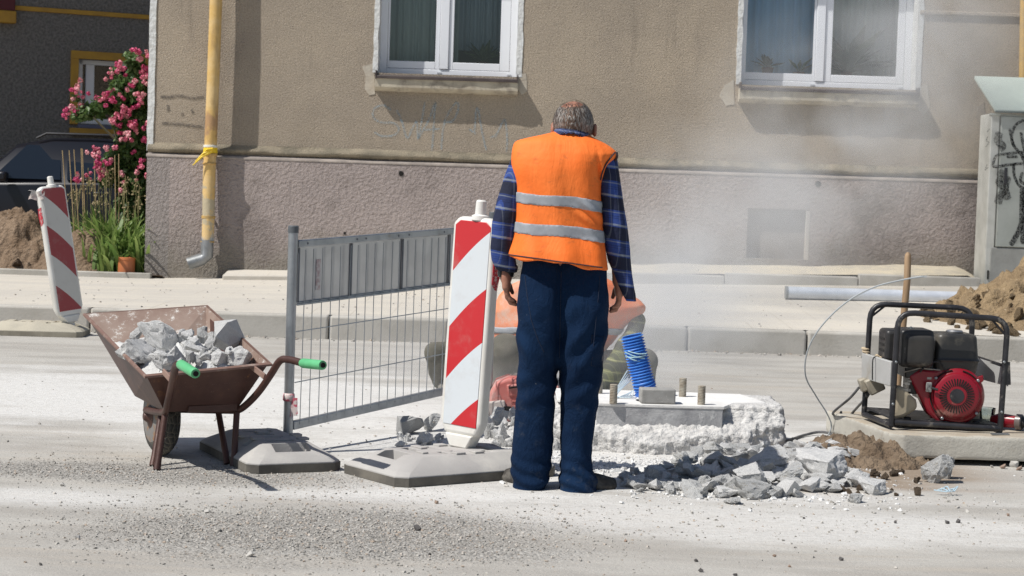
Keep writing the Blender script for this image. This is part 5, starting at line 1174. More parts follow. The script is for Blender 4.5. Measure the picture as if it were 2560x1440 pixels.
tag(MB().lathe(gq, (0, 0, 1), ((0, .03), (.002, .036), (.07, .046), (.072, .043), (.01, .033), (.004, .0)), 20).build('clear_cup', m_glass()), 'clear plastic cup standing behind the frame on the slab', 'cup')
tag(MB().box(aty(2500, 1085, 9.22) , (.09, .03, .006), .1).build('metal_offcut', galv), 'small bright metal offcut on the front edge of the slab', 'offcut')
bpy.data.objects['metal_offcut'].location.z += 0
# wooden pole behind the generator
pp = [aty(2270, 636, 10.5), aty(2268, 700, 10.5), aty(2258, 810, 10.5)]
d_ = (pp[2] - pp[1]).normalized(); t_ = (pp[2].z) / -d_.z; pe = pp[2] + d_ * t_
tag(MB().tube([pp[0] + Vector((0, 0, .012)), pp[0], pp[0] - Vector((0, 0, .012)), pp[1], pe], [.008, .016, .019, .0195, .021], 14).build('wooden_pole', mat('worn_wooden_handle', (.40, .27, .16), (.30, .195, .11), 5, 5, stretch=(6, 6, .6), rough=.7, bump=.2, bs=20)), 'worn wooden tool handle standing upright behind the generator', 'tool handle')

# ================================================================ PIPE, EARTH HEAPS, CABINET
pa_, pb_ = aty(1964, 738, 18.9), aty(2470, 737, 18.9)
zc = pz(2.5, 19.4) + .062
pst = [Vector((pa_.x, 18.9, pz(pa_.x, 18.9) + .07)), Vector((pb_.x + .6, 18.9, pz(pa_.x, 18.9) + .075))]
mp = thing('steel_pipe', (pa_.x, 18.9, pst[0].z - .065), 'long galvanised steel pipe lying across the pavement into the sandy heap', 'pipe')
MB().tube(pst, .066, 24, cap=False).tube([pst[0], pst[0] + Vector((.5, 0, 0))], .061, 24, cap=False).build('tube', mat('bright_galvanised', (.66, .70, .76), (.58, .62, .68), 8, 5, rough=.45, metal=.35), mp, smooth=60)
MB().tube([pst[0] + Vector((-.004, 0, 0)), pst[0] + Vector((.02, 0, 0))], .0695, 24).build('end_collar', galv, mp)
m_sandy = mat('sandy_dug_earth', (.34, .245, .14), (.26, .185, .105), 4, 6, stain=((.19, .13, .075), 9, .55, .7), speck=((.5, .40, .27), 40, .62, .72), rough=1, bump=1, bs=28, bd=.05)
hx_ = aty(2720, 700, 17.4).x
tag(mound('earth_heap', hx_, 17.5, 1.7, 1.5, .60, m_sandy, seed=14, n=130, amp=.13, fq=5.5, sharp=.9, base=lambda x, y: pz(x, y) + .01), 'sandy yellow earth heap on the pavement by the grey cabinet', 'earth heap')
ROCKE = [rock_mesh(400 + k, 3, 11, .16, name='earth_clod', m=m_sandy) for k in range(4)]
for i in range(40):
    px, py = rnd.uniform(2330, 2600), 0; x = aty(px, 800, 16.6).x; y = rnd.uniform(16.0, 17.3); s = rnd.uniform(.03, .11)
    zz = pz(x, y) + .55 * max(0, 1 - math.hypot((x - hx_) / 1.75, (y - 17.5) / 1.5)) ** 1.0
    rock((x, y, zz + s * .2), (s * 1.3, s, s * .85), (rnd.uniform(0, 6), rnd.uniform(0, 6), rnd.uniform(0, 6)), 'sandy clod at the foot of the yellow earth heap', 'sandy clods', ROCKE[i % 4], 'earth_clod', 'clod')
m_brownh = mat('brown_yard_earth', (.20, .135, .085), (.28, .20, .135), 4, 6, stain=((.12, .08, .05), 8, .54, .7), speck=((.38, .31, .24), 40, .62, .72), rough=1, bump=1, bs=22, bd=.06)
h1 = aty(50, 620, 22.4)
tag(mound('earth_heap', h1.x - .05, 22.5, 1.15, .95, .62, m_brownh, z0=.25, seed=31, n=110, amp=.11, fq=5, sharp=.8), 'brown earth heap behind the leaning beacon', 'earth heap')
tag(mound('earth_heap', aty(212, 660, 21.8).x, 21.85, .72, .48, .52, m_brownh, z0=.25, seed=37, n=80, amp=.08, fq=6, sharp=.8), 'low brown earth heap between the big heap and the flower bed', 'earth heap')
ROCKE2 = [rock_mesh(420 + k, 3, 11, .16, name='earth_clod', m=m_brownh) for k in range(4)]
for i in range(36):
    x, y = h1.x + rnd.uniform(-1.0, 1.5), rnd.uniform(21.45, 22.2); s = rnd.uniform(.04, .13); zz = .24 + .36 * max(0, 1 - math.hypot((x - h1.x) / 1.15, (y - 22.5) / .95))
    rock((x, y, zz + s * .2), (s * 1.3, s, s * .85), (rnd.uniform(0, 6), rnd.uniform(0, 6), rnd.uniform(0, 6)), 'brown clod on the earth behind the low edging', 'brown clods', ROCKE2[i % 4], 'earth_clod', 'clod')

cbx = aty(2462, 690, 20.75); CX0, CY0 = cbx.x, 20.75; cz = pz(CX0, CY0) - .02; CW, CDp = 1.05, .42
cab = thing('utility_cabinet', (CX0 + CW / 2, CY0, cz), 'grey street cabinet with black graffiti beside the house', 'utility cabinet')
m_cab = mat('weathered_cabinet_grey', (.42, .44, .41), (.36, .38, .35), 3, 6, stain=((.27, .27, .24), 4, .55, .75), rough=.7, bump=.15, bs=30)
ztop = aty(2475, 276, CY0).z; zdoor = aty(2490, 618, CY0).z
MB().span((CX0 + .055, CY0 + .01, cz), (CX0 + CW, CY0 + CDp, zdoor - .004)).build('concrete_plinth', mat('cabinet_plinth', (.36, .36, .34), (.30, .30, .28), 4, 5, rough=.9, bump=.3, bs=40), cab, bevel=.008)
bodyc = MB().span((CX0, CY0 + .02, cz), (CX0 + .1, CY0 + CDp + .1, ztop - .03)).span((CX0 + .105, CY0 + .03, zdoor), (CX0 + CW, CY0 + CDp, ztop - .03)).build('body', mat('pale_cabinet_side', (.60, .60, .56), (.5, .5, .46), 5, 5, rough=.7), cab, bevel=.012)
door = MB().span((CX0 + .108, CY0, zdoor + .006), (CX0 + CW - .02, CY0 + .028, ztop - .06)).build('door', m_cab, cab, bevel=.008)
MB().span((CX0 + .165, CY0 - .012, (zdoor + ztop) / 2 - .06), (CX0 + .20, CY0, (zdoor + ztop) / 2 + .13)).build('handle', mat('dark_handle', (.03, .03, .035), rough=.5), door, bevel=.006)
MB().span((CX0 - .01, CY0 - .005, ztop - .055), (CX0 + .1, CY0 + .1, ztop - .028)).build('corner_cap', m_cab, cab, bevel=.004)
zr0, zr1 = ztop - .02, ztop + .42
rf_ = MB().hexa([(CX0 + .02, CY0 - .05, zr0), (CX0 + CW + .1, CY0 - .05, zr0), (CX0 + CW + .1, CY0 + .52, zr1 - .04), (CX0 - .09, CY0 + .52, zr1 - .04), (CX0 + .02, CY0 - .05, zr0 + .03), (CX0 + CW + .1, CY0 - .05, zr0 + .03), (CX0 + CW + .1, CY0 + .52, zr1), (CX0 - .09, CY0 + .52, zr1)])
rf_.build('roof', mat('pale_green_sheet_roof', (.44, .50, .46), (.40, .455, .42), 3, 5, rough=.55), cab, bevel=.004)
MB().bar((CX0 + .02, CY0 - .054, zr0 + .004), (CX0 + CW + .1, CY0 - .054, zr0 + .004), .012, .02).build('roof_edge', mat('dark_roof_edge', (.10, .12, .11), rough=.6), cab)
m_bsp = m_spray('black_spray', (.012, .012, .014), .95); m_bsp2 = m_spray('thin_black_spray', (.02, .02, .022), .7)
gfy = CY0 - .004
strokes('graffiti', [[(2524, 322), (2530, 350), (2538, 372)], [(2560, 300), (2540, 312), (2530, 335), (2532, 360), (2552, 385), (2558, 400)], [(2552, 330), (2556, 352), (2562, 380)], [(2490, 388), (2520, 384), (2560, 380)], [(2490, 388), (2484, 416), (2520, 412), (2558, 408)],
    [(2516, 392), (2545, 392)], [(2534, 410), (2536, 440), (2550, 466), (2570, 472)], [(2556, 430), (2551, 452), (2562, 460)], [(2556, 384), (2562, 410), (2566, 440)]], m_bsp, gfy, .016, door)
strokes('graffiti', [[(2556, 470), (2555, 520), (2553, 560), (2535, 600), (2525, 612)], [(2562, 480), (2562, 540), (2556, 610)]], m_bsp, gfy, .03, door)
strokes('graffiti', [[(2500, 330), (2494, 350), (2506, 365), (2498, 372)], [(2496, 428), (2508, 440), (2498, 455), (2512, 470), (2500, 490), (2494, 510)], [(2520, 440), (2512, 470), (2520, 500)]], m_bsp2, gfy, .045, door)
strokes('graffiti', [[(2470, 340), (2466, 352), (2472, 356), (2464, 368)], [(2468, 410), (2463, 425), (2470, 418)], [(2474, 322), (2468, 330)]], m_bsp2, CY0 + .018, .006, bodyc)
MB().span((CX0 + .03, CY0 + .008, cz + .1), (CX0 + .045, CY0 + .02, cz + .2)).build('vent_slots', M_dark, bodyc)
# ================================================================ PEOPLE
def table(rows, Y0, ex=2.4):
    "rows = (py, left px, right px, centre depth offset, half depth): field of a body section stack"
    rr = []
    for (py, xl, xr_, cy, b) in rows:
        A, B = aty(xl, py, Y0), aty(xr_, py, Y0); rr.append(((A.z + B.z) / 2, (A.x + B.x) / 2, (B.x - A.x) / 2, cy, b))
    rr.sort(); T = np.array(rr); zs = T[:, 0]
    # smooth the table so sections flow
    zz = np.linspace(zs[0], zs[-1], 160); cols = []
    for c in range(1, 5):
        q = np.interp(zz, zs, T[:, c]); k = np.ones(3) / 3; q2 = np.convolve(np.pad(q, 1, 'edge'), k, 'valid'); cols.append(q2)
    def f(X, Y, Z):
        cx, a, cy, b = [np.interp(Z, zz, c) for c in cols]
        u, v = np.abs(X - cx) / np.maximum(a, 1e-3), np.abs(Y - Y0 - cy) / np.maximum(b, 1e-3)
        d = ((u ** ex + v ** ex) ** (1 / ex) - 1) * np.minimum(a, b)
        return np.maximum(d, np.maximum(Z - zs[-1], zs[0] - Z))
    return f
def cone(X, Y, Z, a, b, ra, rb):
    a, b = np.array(a), np.array(b); d = b - a; L = (d ** 2).sum(); px_, py_, pz_ = X - a[0], Y - a[1], Z - a[2]
    t = np.clip((px_ * d[0] + py_ * d[1] + pz_ * d[2]) / L, 0, 1)
    return np.sqrt((px_ - t * d[0]) ** 2 + (py_ - t * d[1]) ** 2 + (pz_ - t * d[2]) ** 2) - (ra + (rb - ra) * t)
def ell(X, Y, Z, c, r, rotx=0.0):
    x, y, z = X - c[0], Y - c[1], Z - c[2]; ca, sa = math.cos(rotx), math.sin(rotx); y, z = y * ca + z * sa, -y * sa + z * ca
    k0 = np.sqrt((x / r[0]) ** 2 + (y / r[1]) ** 2 + (z / r[2]) ** 2); k1 = np.sqrt((x / r[0] ** 2) ** 2 + (y / r[1] ** 2) ** 2 + (z / r[2] ** 2) ** 2)
    return k0 * (k0 - 1) / np.maximum(k1, 1e-6)
YM = 8.0
mfoot = at(1395, 1226)
man = thing('person', (mfoot.x, YM, 0), 'standing worker seen from behind in an orange vest, plaid shirt and navy trousers, head bowed', 'person')
def m_skin(): return mat('weathered_skin', (.38, .175, .115), (.29, .125, .078), 25, 5, rough=.55, bump=.25, bs=160, bd=.003)
M_skin = m_skin()
def q3(px, py, Y): p = aty(px, py, Y); return (p.x, p.y, p.z)
# ---- body: head, neck, trunk, arms and hands as one surface
hc = aty(1433, 311, YM + .05)
def head(X, Y, Z):
    c = (hc.x, hc.y, hc.z); d = ell(X, Y, Z, c, (.083, .106, .095), R(-38))
    d = smin(d, ell(X, Y, Z, (c[0] + .018, c[1] + .058, c[2] - .060), (.062, .064, .068)), .03)      # face and jaw
    d = smin(d, ell(X, Y, Z, (c[0] + .022, c[1] + .122, c[2] - .062), (.013, .018, .022)), .012)      # nose
    d = smin(d, ell(X, Y, Z, (c[0] + .02, c[1] + .105, c[2] - .035), (.04, .015, .010)), .012)       # brow
    d = smin(d, ell(X, Y, Z, (c[0] + .022, c[1] + .108, c[2] - .098), (.022, .012, .007)), .008)      # lips
    for s in (-1, 1):
        d = np.maximum(d, -ell(X, Y, Z, (c[0] + .02 + s * .028, c[1] + .121, c[2] - .048), (.013, .010, .008)))
        d = smin(d, ell(X, Y, Z, (c[0] + .02 + s * .028, c[1] + .113, c[2] - .048), (.011, .009, .010)), .003)
        e = ell(X, Y, Z, (c[0] + .004 + s * .092, c[1] + .012 + s * .004, c[2] - .022), (.011, .019, .031), R(-20)); e = np.maximum(e, -ell(X, Y, Z, (c[0] + .004 + s * .104, c[1] + .014, c[2] - .022), (.008, .010, .018)))
        d = smin(d, e, .006)
    return d
nk0, nk1 = q3(1424, 372, YM + .02), q3(1432, 322, YM + .045)
def hand(side, wrist, palm_end, Yc):
    "side: +1 palm faces +x; fingers hang down and curl towards the thigh"
    w, e = np.array(q3(*wrist, Yc)), np.array(q3(*palm_end, Yc + .012)); dn = (e - w) / np.linalg.norm(e - w); px_ = np.array((side, 0, 0)); prims = []
    ax_ = np.cross(dn, px_); ax_ /= np.linalg.norm(ax_); fw = np.array((0, 1.0, 0))
    for k, (o, L, r) in enumerate(((-.030, .058, .0085), (-.010, .070, .0095), (.011, .076, .010), (.031, .070, .0095))):   # little finger nearest the camera
        b = e + fw * o - dn * (.006 if k in (0, 3) else 0); c1_ = b + dn * L * .45 + px_ * .004; c2_ = c1_ + (dn * .85 + px_ * .50) * L * .38; c3_ = c2_ + (dn * .35 + px_ * .90) * L * .30
        r *= 1.14; prims += [(w * .35 + e * .65 + fw * o * .8, b, r * 1.15, r * 1.1), (b, c1_, r * 1.12, r), (c1_, c2_, r, r * .93), (c2_, c3_, r * .93, r * .78)]
    tb = w * .72 + e * .28 + fw * .030; t1 = tb + dn * .030 + fw * .018 + px_ * .014; t2 = t1 + dn * .030 + px_ * .012; prims += [(w * .85 + e * .15 + fw * .012, tb, .017, .0155), (tb, t1, .0135, .0115), (t1, t2, .0115, .0085)]
    pal = [(w + fw * o, w * .2 + e * .8 + fw * o * 1.5, .0195, .0185) for o in (-.018, 0, .018)]
    def f(X, Y, Z):
        d = None
        for (a, b, ra, rb) in pal: c = cone(X, Y, Z, a, b, ra, rb); d = c if d is None else smin(d, c, .012)
        fing = None
        for (a, b, ra, rb) in prims: c = cone(X, Y, Z, a, b, ra, rb); d = smin(d, c, .004)
        return d
    return f
Lh = hand(1, (1265, 690), (1266, 724), YM + .02); Rh = hand(-1, (1546, 700), (1548, 742), YM + .03)
def arm(X, Y, Z, pts):
    d = None
    for (a, ra), (b, rb) in zip(pts, pts[1:]): c = cone(X, Y, Z, a, b, ra, rb); d = c if d is None else smin(d, c, .01)
    return d
LA = [(q3(1312, 395, YM + .01), .038), (q3(1280, 480, YM), .035), (q3(1264, 565, YM), .034), (q3(1263, 640, YM + .015), .030), (q3(1265, 692, YM + .02), .0265)]
RA = [(q3(1508, 405, YM + .01), .038), (q3(1528, 500, YM), .035), (q3(1538, 585, YM), .034), (q3(1545, 650, YM + .02), .030), (q3(1546, 702, YM + .03), .0265)]
trunk = table([(345, 1395, 1455, .04, .06), (372, 1330, 1505, .03, .08), (410, 1312, 1500, .01, .10), (520, 1310, 1490, 0, .10), (640, 1325, 1490, 0, .085), (740, 1320, 1490, 0, .075)], YM)
def f_body(X, Y, Z):
    d = smin(head(X, Y, Z), cone(X, Y, Z, nk0, nk1, .062, .055), .025); d = smin(d, trunk(X, Y, Z), .03)
    d = smin(smin(d, arm(X, Y, Z, LA), .02), arm(X, Y, Z, RA), .02)
    for (a, b) in ((((1352, 760)), (1330, 1195)), ((1455, 760), (1440, 1200))): d = smin(d, cone(X, Y, Z, q3(*a, YM), q3(*b, YM), .065, .036), .02)
    return d
V1, F1 = surf(f_body, (aty(1225, 700, YM).x, 7.82, .03), (aty(1600, 700, YM).x, 8.3, 1.72), .0095)
z_h = aty(1433, 345, YM).z
V2, F2 = surf(head, (hc.x - .115, hc.y - .13, hc.z - .16), (hc.x + .115, hc.y + .17, hc.z + .12), .0045)
def hm(h, pts): return lambda X, Y, Z: smin(h(X, Y, Z), arm(X, Y, Z, pts[-2:]), .012)
pL, pR = q3(1268, 725, YM + .02), q3(1542, 740, YM + .03)
V3, F3 = surf(hm(Lh, LA), (pL[0] - .08, pL[1] - .08, pL[2] - .10), (pL[0] + .09, pL[1] + .11, pL[2] + .11), .004)
V4, F4 = surf(hm(Rh, RA), (pR[0] - .09, pR[1] - .08, pR[2] - .11), (pR[0] + .08, pR[1] + .11, pR[2] + .12), .004)
VV, FF = [], []; nn = 0
for V_, F_ in ((V1, F1), (V2, F2), (V3, F3), (V4, F4)): VV.append(V_); FF.append(F_ + nn); nn += len(V_)
mesh_obj('body', np.concatenate(VV), np.concatenate(FF), M_skin, man, 180, fix=False)
# ---- hair: cropped grey fringe round a bald crown
def m_hair():
    g = N('grey_hair'); o = g.coords('Object'); n_ = g.noise(g.coords('Object', (1, 1, .35)), 120, 4, .6)
    xx = g.math('ABSOLUTE', g.math('ADD', g.math('SUBTRACT', g.xyz(o)[0], hc.x - mfoot.x), .008)); col = g.mix(g.ramp(n_, .38, .62), (.075, .045, .03), g.mix(g.ramp(xx, .025, .06), (.17, .105, .07), (.40, .385, .36))); g.bump(n_, .8, .006); return g.set(col, .6)
wh = wavy(5, 10, 60, 160)
crown = np.array((hc.x - .008, hc.y - .020, hc.z + .092))
def hair_keep(X, Y, Z):
    cr = np.sqrt((X - crown[0]) ** 2 + ((Y - crown[1]) * .8) ** 2 + ((Z - crown[2]) * .75) ** 2)
    lowr = hc.z - .056 + .42 * np.abs(X - hc.x); return np.minimum(cr - .052, np.minimum(Z - lowr, hc.y + .045 - Y))
def f_hair(X, Y, Z):
    c = (hc.x, hc.y, hc.z); d = ell(X, Y, Z, c, (.083, .106, .095), R(-38)) - .005 - .0025 * wh(X, Y, Z * .4); return np.maximum(d, -hair_keep(X, Y, Z) + .003 * wh(X, Y, Z))
sdf_obj('hair', f_hair, (hc.x - .11, hc.y - .13, hc.z - .12), (hc.x + .11, hc.y + .1, hc.z + .12), .0045, m_hair(), man)
rh = random.Random(7); mbs = {0: MB(), 1: MB(), 2: MB()}
cT, sT = math.cos(R(-38)), math.sin(R(-38))
for i in range(3400):
    u = Vector((rh.gauss(0, 1), rh.gauss(0, 1), rh.gauss(0, 1))).normalized()
    lx2, ly2, lz2 = u.x * .083, u.y * .106, u.z * .095
    p = Vector((hc.x + lx2, hc.y + ly2 * cT - lz2 * sT, hc.z + ly2 * sT + lz2 * cT)); kq = float(hair_keep(p.x, p.y, p.z))
    if kq < -.030 or p.y > hc.y + .045 or p.z < hc.z - .066 + .4 * abs(p.x - hc.x): continue
    if kq < 0 and rh.random() < .2: continue
    if abs(p.x - hc.x + .008) < .045 and rh.random() < .35: continue
    nrm = Vector((lx2 / .083 ** 2, ly2 / .106 ** 2, lz2 / .095 ** 2)).normalized(); nrm = Vector((nrm.x, nrm.y * cT - nrm.z * sT, nrm.y * sT + nrm.z * cT))
    dn = Vector((rh.uniform(-.4, .4), -.25, -1)); dn = (dn - nrm * dn.dot(nrm)).normalized(); sd = dn.cross(nrm) * rh.uniform(.0006, .0012); L_ = rh.uniform(.014, .030)
    a = p + nrm * .004; b = a + dn * L_ * .6 + nrm * .003; c_ = a + dn * L_ + nrm * .0015
    mbs[rh.choice((0, 1, 1, 2)) if kq > .004 else rh.choice((0, 0, 2))].add([a - sd, a + sd, b + sd, b - sd, c_], [(0, 1, 2, 3), (3, 2, 4)])
for k, cc_ in ((0, (.06, .04, .03)), (1, (.27, .255, .235)), (2, (.15, .125, .105))): mbs[k].build('hair_strands', mat('hair_strand_%s' % ('dark', 'silver', 'grey')[k], cc_, rough=.5), man, smooth=0, fix=False)
# ---- shirt: plaid sleeves and collar
def m_plaid(name, base, dark, pale, sz=1.0, off=0.0, dusty=None):
    g = N(name); o = g.coords('Object'); X, Y, Z = g.xyz(o); wob = g.math('MULTIPLY', g.noise(o, 6, 2), .012)
    h = g.math('ADD', g.math('ADD', Z, g.math('MULTIPLY', X, .12)), wob); v = g.math('ADD', g.math('ADD', g.math('MULTIPLY', X, 1.0), g.math('MULTIPLY', Y, .9)), g.math('MULTIPLY', Z, .06 + off))
    def band(c, per, a, b, ph=0.0):
        t = g.math('FRACT', g.math('ADD', g.math('DIVIDE', c, per * sz), ph)); return g.math('MULTIPLY', g.math('GREATER_THAN', t, a), g.math('LESS_THAN', t, b))
    col = g.mix(g.math('MULTIPLY', band(h, .125, .0, .42), .9), base, dark); col = g.mix(g.math('MULTIPLY', band(v, .085, .0, .40), .6), col, dark)
    col = g.mix(g.math('MULTIPLY', band(h, .125, .46, .53), .5), col, pale); col = g.mix(g.math('MULTIPLY', band(h, .125, .90, .94), .35), col, pale); col = g.mix(g.math('MULTIPLY', band(h, .125, .70, .73), .35), col, dark); col = g.mix(g.math('MULTIPLY', band(h, .125, .77, .80), .35), col, dark)
    col = g.mix(g.math('MULTIPLY', band(v, .085, .46, .51), .18), col, pale); col = g.mix(g.math('MULTIPLY', band(v, .085, .9, .94), .15), col, pale)
    if dusty: col = g.mix(g.ramp(g.noise(o, 5, 5), .3, .7, .25, .7), col, dusty)
    g.bump(g.noise(o, 14, 3), .4, .02); return g.set(col, .85)
M_plaid = m_plaid('blue_plaid', (.022, .055, .235), (.006, .008, .022), (.33, .36, .37))
wf = wavy(31, 10, 18, 45); wv2 = wavy(32, 8, 9, 20); wv3 = wavy(33, 10, 30, 70)
slL = table([(384, 1288, 1335, .01, .045), (400, 1277, 1340, .01, .058), (440, 1263, 1336, 0, .064), (500, 1245, 1306, 0, .062), (560, 1230, 1293, 0, .060), (620, 1226, 1286, .01, .058), (650, 1230, 1287, .015, .052), (668, 1238, 1290, .018, .048), (676, 1246, 1290, .02, .046)], YM, 2.1)
slR = table([(384, 1488, 1543, .01, .045), (400, 1482, 1547, .01, .058), (440, 1490, 1554, 0, .066), (500, 1496, 1562, 0, .064), (560, 1502, 1570, 0, .062), (620, 1512, 1575, .01, .058), (655, 1520, 1577, .015, .054), (685, 1534, 1580, .01, .045), (715, 1545, 1585, 0, .034), (738, 1556, 1589, -.005, .022), (752, 1566, 1588, -.01, .010)], YM, 2.1)
def folds(X, Y, Z): return .006 * wv2(X, Y, Z * 1.6) + .0035 * wf(X, Y, Z * 1.4)
def f_slL(X, Y, Z): return slL(X, Y, Z) - folds(X, Y, Z) * 1.2
def f_slR(X, Y, Z): return slR(X, Y, Z) - folds(X, Y, Z) * 1.2
def bb(p0, p1, Y0, Y1, pad=.03):
    A = [aty(p0[0], p0[1], YM), aty(p1[0], p1[1], YM), aty(p0[0], p1[1], YM), aty(p1[0], p0[1], YM)]
    return (min(a.x for a in A) - pad, Y0, min(a.z for a in A) - pad), (max(a.x for a in A) + pad, Y1, max(a.z for a in A) + pad)
sdf_obj('shirt_sleeve', f_slL, *bb((1222, 380), (1345, 680), 7.9, 8.12), .006, M_plaid, man)
sdf_obj('shirt_sleeve', f_slR, *bb((1475, 380), (1595, 756), 7.9, 8.14), .006, M_plaid, man)
# rolled cuff of the left sleeve, collar
cuff = aty(1266, 668, YM + .017); ax_ = Vector((-.02, .02, 1))
MB().lathe(cuff - Vector((0, 0, .018)), (.12, 0, 1), ((0, .040), (.004, .047), (.026, .049), (.034, .042)), 22).build('cuff', M_plaid, man, smooth=60)
def f_col(X, Y, Z):
    a, b = np.array(q3(1427, 352, YM + .015)), np.array(q3(1430, 326, YM + .04)); d = cone(X, Y, Z, a, b, .083, .076); inn = cone(X, Y, Z, a - (b - a), b + (b - a) * .6, .086, .062)
    top = (Z - a[2]) - (.054 + .30 * (X - a[0]) * -.42 - .25 * (Y - a[1]) * -.3); return np.maximum(np.maximum(d, -inn), top)
sdf_obj('shirt_collar', f_col, *bb((1365, 300), (1495, 380), 7.86, 8.2), .0055, m_plaid('collar_plaid', (.045, .075, .20), (.02, .025, .06), (.36, .40, .45), .5), man)
# ---- vest
VEST = table([(322, 1402, 1447, .035, .040), (328, 1388, 1458, .03, .056), (336, 1366, 1474, .028, .072), (344, 1328, 1490, .02, .086), (350, 1304, 1503, .012, .094), (356, 1289, 1514, .008, .100), (364, 1285, 1525, .004, .106), (374, 1283, 1536, .0, .111), (384, 1282, 1542, -.005, .115), (402, 1281, 1528, -.01, .120), (420, 1281, 1516, -.012, .124),
    (440, 1283, 1508, -.012, .127), (470, 1288, 1504, -.01, .130), (500, 1289, 1502, -.008, .131), (545, 1286, 1504, -.004, .133), (590, 1277, 1506, 0, .136), (630, 1265, 1512, -.008, .156), (660, 1261, 1517, -.012, .164), (700, 1257, 1524, -.014, .168)], YM, 2.35)
hemA, hemB = aty(1262, 641, 7.87), aty(1518, 677, 7.87); hemM = aty(1400, 655, 7.87)
def hem_z(X): t = (X - hemA.x) / (hemB.x - hemA.x); return hemA.z + (hemB.z - hemA.z) * t - .006 * np.sin(t * 9) + .004 * np.sin(t * 21 + 1)
def vfold(X, Y, Z):
    # long soft drapes from the shoulders and a few slanting creases low on the right
    d1 = np.sin((X - .14) * 42 + 2.2 * np.sin(Z * 5.1)) * .0060 * np.clip((1.62 - Z) * 2.2, 0, 1); d2 = .008 * wv2(X * 1.3, Y, Z * .55) + .005 * (.4 - 1.4 * np.abs(wf(X * .6, Y * .6, Z * .3)))
    u = (X - hc.x - .06) * .8 + (Z - 1.16) * 1.0; cr = np.exp(-((X - hc.x - .075) / .06) ** 2 - ((Z - 1.20) / .06) ** 2) * np.sin(u * 95) * .0070
    t_ = (X - (hc.x + .108)) - (1.44 - Z) * .12; slit = -.009 * np.exp(-(t_ / .007) ** 2) * np.exp(-((Z - 1.40) / .055) ** 2) + .006 * np.exp(-((t_ - .016) / .012) ** 2) * np.exp(-((Z - 1.40) / .06) ** 2)
    return d1 + d2 + cr + slit + .0018 * wf(X, Y, Z)
def f_vest(X, Y, Z): return np.maximum(VEST(X, Y, Z) - vfold(X, Y, Z), hem_z(X) - Z)
m_vest = N('orange_vest_cloth')
def _v():
    g = m_vest; o = g.coords('Object'); col = g.mix(g.ramp(g.noise(o, 4, 5), .35, .7), (.95, .175, .016), (.95, .205, .028))
    col = g.mix(g.ramp(g.noise(g.coords('Object', (1, 1, 1.8)), 16, 6, .7), .55, .70, 0, .45), col, (.45, .12, .025)); b = g.bump(g.noise(g.coords('Object', (1.5, 1, .4), rot=(0, .15, 0)), 8, 5, .6, 1.0), .30, .025); g.bump(g.noise(o, 22, 4), .22, .012, b); return g.set(col, .75)
M_vest = _v(); vb = bb((1250, 315), (1550, 700), 7.8, 8.2)
vest = sdf_obj('safety_vest', f_vest, *vb, .0065, M_vest, man)
m_band = mat('grey_reflective_tape', (.36, .38, .41), (.30, .32, .345), 14, 4, rough=.65, bump=.15, bs=40, bd=.006)
def band(pa, pb, pc, pd):                                  # upper left, lower left, upper right, lower right
    A, B, Cc, Dd = [aty(*p, 7.87) for p in (pa, pb, pc, pd)]
    def f(X, Y, Z):
        t = (X - A.x) / (Cc.x - A.x); up = A.z + (Cc.z - A.z) * t - .004 * np.sin(t * 7); lo = B.z + (Dd.z - B.z) * t - .004 * np.sin(t * 7 + .3)
        return np.maximum(np.maximum(VEST(X, Y, Z) - vfold(X, Y, Z) - .0035, Z - up), lo - Z)
    return sdf_obj('reflective_band', f, (vb[0][0], 7.8, B.z - .15), (vb[1][0], 8.2, A.z + .06), .0058, m_band, vest, smooth=45)
band((1288, 478), (1288, 505), (1502, 501), (1502, 530)); band((1279, 552), (1276, 580), (1505, 575), (1505, 606))
m_pipe2 = mat('dark_vest_piping', (.045, .03, .035), rough=.8)
def on_vest(px, py, off=.002):                              # march the picture ray to the vest surface
    d = ray(px, py).normalized(); o0 = Vector((0, 0, CAM_Z)); t = 7.7
    for _ in range(120):
        p = o0 + d * t; v = float(f_vest(np.array(p.x), np.array(p.y), np.array(p.z)))
        if v < off: break
        t += max(.0008, v * .6)
    return o0 + d * t
mb = MB(); mb.tube(smooth_path([on_vest(x, 641 + (x - 1262) * .14 - 6) for x in range(1266, 1516, 12)], 3), .0028, 6)
mb.build('hem_piping', m_pipe2, vest); mb = MB(); mb.tube(smooth_path([on_vest(x, y) for x, y in ((1537, 381), (1530, 390), (1520, 403), (1511, 418), (1505, 434), (1502, 450))], 4), .0035, 6)
mb.build('armhole_piping', m_pipe2, vest); mb = MB(); mb.tube(smooth_path([aty(x, y, YM - .03) for x, y in ((1541, 380), (1542, 392), (1538, 402))], 4), .006, 6)
mb.build('armhole_piping', m_pipe2, vest)
# ---- trousers
TL = table([(636, 1308, 1430, 0, .10), (700, 1301, 1425, -.006, .115), (760, 1294, 1416, -.014, .125), (850, 1294, 1404, -.01, .118), (930, 1295, 1394, 0, .105), (1000, 1292, 1389, .004, .098), (1060, 1287, 1384, .004, .096), (1120, 1282, 1381, 0, .098), (1165, 1278, 1378, -.004, .102), (1200, 1281, 1371, -.008, .108), (1216, 1285, 1366, -.01, .11), (1225, 1288, 1363, -.014, .112)], YM, 2.3)
TRr = table([(636, 1390, 1512, 0, .10), (700, 1394, 1518, -.006, .115), (760, 1400, 1521, -.014, .125), (850, 1402, 1515, -.01, .118), (930, 1398, 1505, 0, .105), (1000, 1400, 1495, .004, .098), (1060, 1401, 1487, .004, .095), (1120, 1402, 1479, 0, .097), (1160, 1401, 1478, -.004, .104), (1195, 1397, 1491, -.01, .118), (1220, 1395, 1493, -.014, .122), (1233, 1397, 1490, -.018, .124)], YM, 2.3)
wt1, wt2 = wavy(41, 12, 7, 18), wavy(42, 14, 22, 55)
